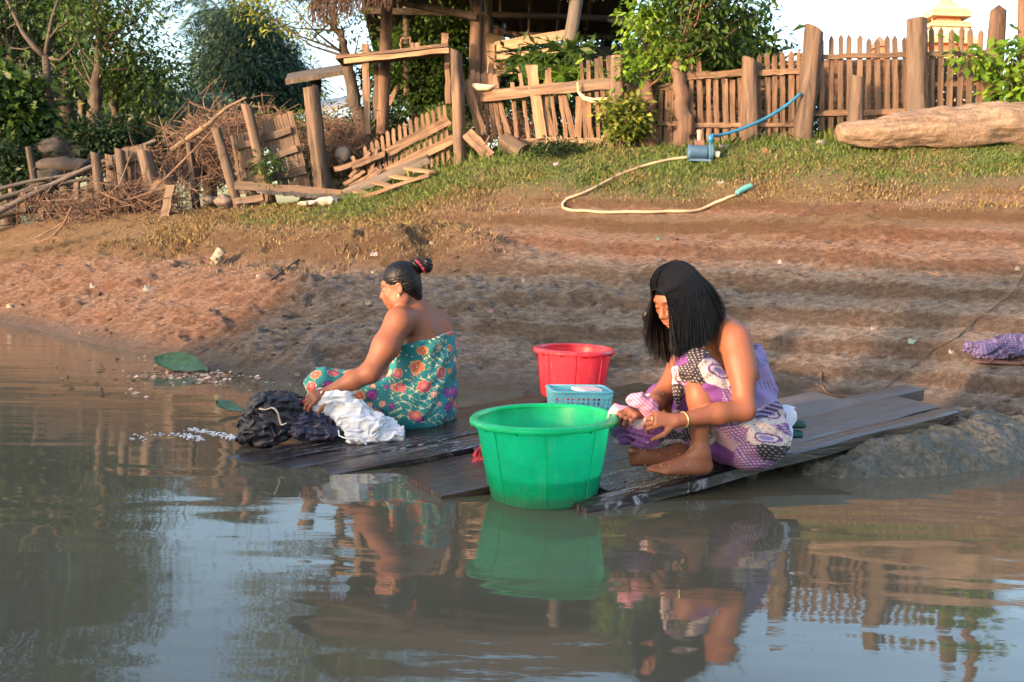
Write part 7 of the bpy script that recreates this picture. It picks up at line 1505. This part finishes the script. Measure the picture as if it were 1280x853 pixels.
# ------------------------------------------------------------------ leaves on the water
def bigleaf(label, px, py, L, Wd, yaw, curl, mat, name='floating_leaf'):
    c = G(px, py, 0.01); V = []; nu, nv = 18, 12
    for i in range(nu+1):
        u = i/nu; hw_ = Wd*0.5*(math.sin(math.pi*min(1, u*1.02))**0.7)
        for j in range(nv+1):
            v = j/nv*2-1; x = (u-0.5)*L; y = v*hw_; z = 0.004+curl*(max(0, 0.5-u)**1.5*0.9+0.6*v*v*(1-u)*0.35)+0.10*(L/0.42)*max(0, v*0.5+0.5)**1.6*math.sin(math.pi*min(1, u+0.08))+0.004*math.sin(u*38)*abs(v)+0.004*float(vnoise(u*6, v*5, px))
            V.append((c[0]+x*math.cos(yaw)-y*math.sin(yaw), c[1]+x*math.sin(yaw)+y*math.cos(yaw), c[2]+z))
    F = [(i*(nv+1)+j, (i+1)*(nv+1)+j, (i+1)*(nv+1)+j+1, i*(nv+1)+j+1) for i in range(nu) for j in range(nv)]
    n0 = len(V); V += [(v[0], v[1], v[2]-0.002) for v in V]; F += [tuple(n0+i for i in f[::-1]) for f in F]
    return tag(mesh_np(name, np.array(V), F, mat, smooth=True), label, 'leaf', 'big leaves floating on the river')
lfm = plain('wet_big_leaf', (0.07, 0.13, 0.05), 0.4, 0.5, 30)
bigleaf('large curled green leaf floating in the debris near the shore', 228, 463, 0.40, 0.26, 0.05, 0.12, lfm); bigleaf('smaller green leaf floating against the black heap', 289, 514, 0.17, 0.17, 0.5, 0.08, lfm)
rr = np.random.default_rng(88); V = []; F = []; C = []
for k in range(420):
    px = rr.normal(275, 62) if k < 340 else rr.uniform(60, 420); py = 470+rr.normal()*5+0.01*(px-250) if k < 340 else rr.uniform(445, 500)
    if px > 395: continue
    c = G(px, py, 0.003); a = rr.uniform(0, 6.28); s = rr.uniform(0.008, 0.03); d = np.array([math.cos(a), math.sin(a), 0])*s; e = np.array([-math.sin(a), math.cos(a), 0])*s*0.6; n0 = len(V); z = rr.uniform(0.0, 0.018)
    V += [c-d, c+e+[0, 0, z], c+d+[0, 0, z*0.5], c-e]; F.append((n0, n0+3, n0+2, n0+1)); sh = rr.random(); C += [(sh, sh, sh, 1)]*4
dm = leafmat('rotting_leaves', (0.10, 0.06, 0.04), (0.42, 0.28, 0.21), (0.60, 0.46, 0.38), 0.1, 0.6)
tag(mesh_np('floating_debris', np.array(V), F, dm, col=np.array(C)), 'drift of rotting leaves and scraps floating near the shore', 'debris', kind='stuff')
# suds at the wet end of the platform
V = []; F = []; rr = np.random.default_rng(15)
for (a, b_, n_, w_) in (((222, 543), (252, 548), 90, 1.6), ((262, 541), (300, 548), 110, 1.8), ((236, 536), (262, 540), 60, 1.2), ((285, 546), (312, 551), 70, 1.3), ((160, 548), (215, 541), 25, 2.5), ((420, 556), (470, 553), 60, 2.0)):
    for k in range(n_):
        t = rr.random(); p = G(a[0]*(1-t)+b_[0]*t+rr.normal()*3, a[1]*(1-t)+b_[1]*t+rr.normal()*w_, 0.002); s_ = rr.uniform(0.002, 0.006); n0 = len(V); V += list(ico*[s_*1.8, s_*1.8, s_*0.35]+p); F += [tuple(i+n0 for i in f) for f in fi]
tag(mesh_np('soap_suds', np.array(V), F, plain('white_suds', (0.55, 0.57, 0.66), 0.5, 0.1), smooth=True), 'white soap suds drifting off the left end of the platform', 'suds', kind='stuff')
# droplets and suds splashed round the washing
rr = np.random.default_rng(5); V = []; F = []
for k in range(170):
    px = rr.normal(815, 26); py = rr.normal(560, 26); Y = rr.uniform(3.70, 3.85)
    if k > 120: s_, t_ = rr.uniform(0.2, 0.62), rr.uniform(0.01, 0.28); p = DK(s_, t_, 0.006)
    else: p = pr(px, py, Y)
    if p[2] < 0.05 and k <= 120: continue
    s = rr.uniform(0.0008, 0.0019); n0 = len(V); V += list(ico*s+p); F += [tuple(i+n0 for i in f) for f in fi]
tag(mesh_np('water_drops', np.array(V), F, plain('suds_drop', (0.75, 0.72, 0.75), 0.2, 0.05), smooth=True), 'splashed drops of soapy water round the hands and feet', 'drops', kind='stuff')
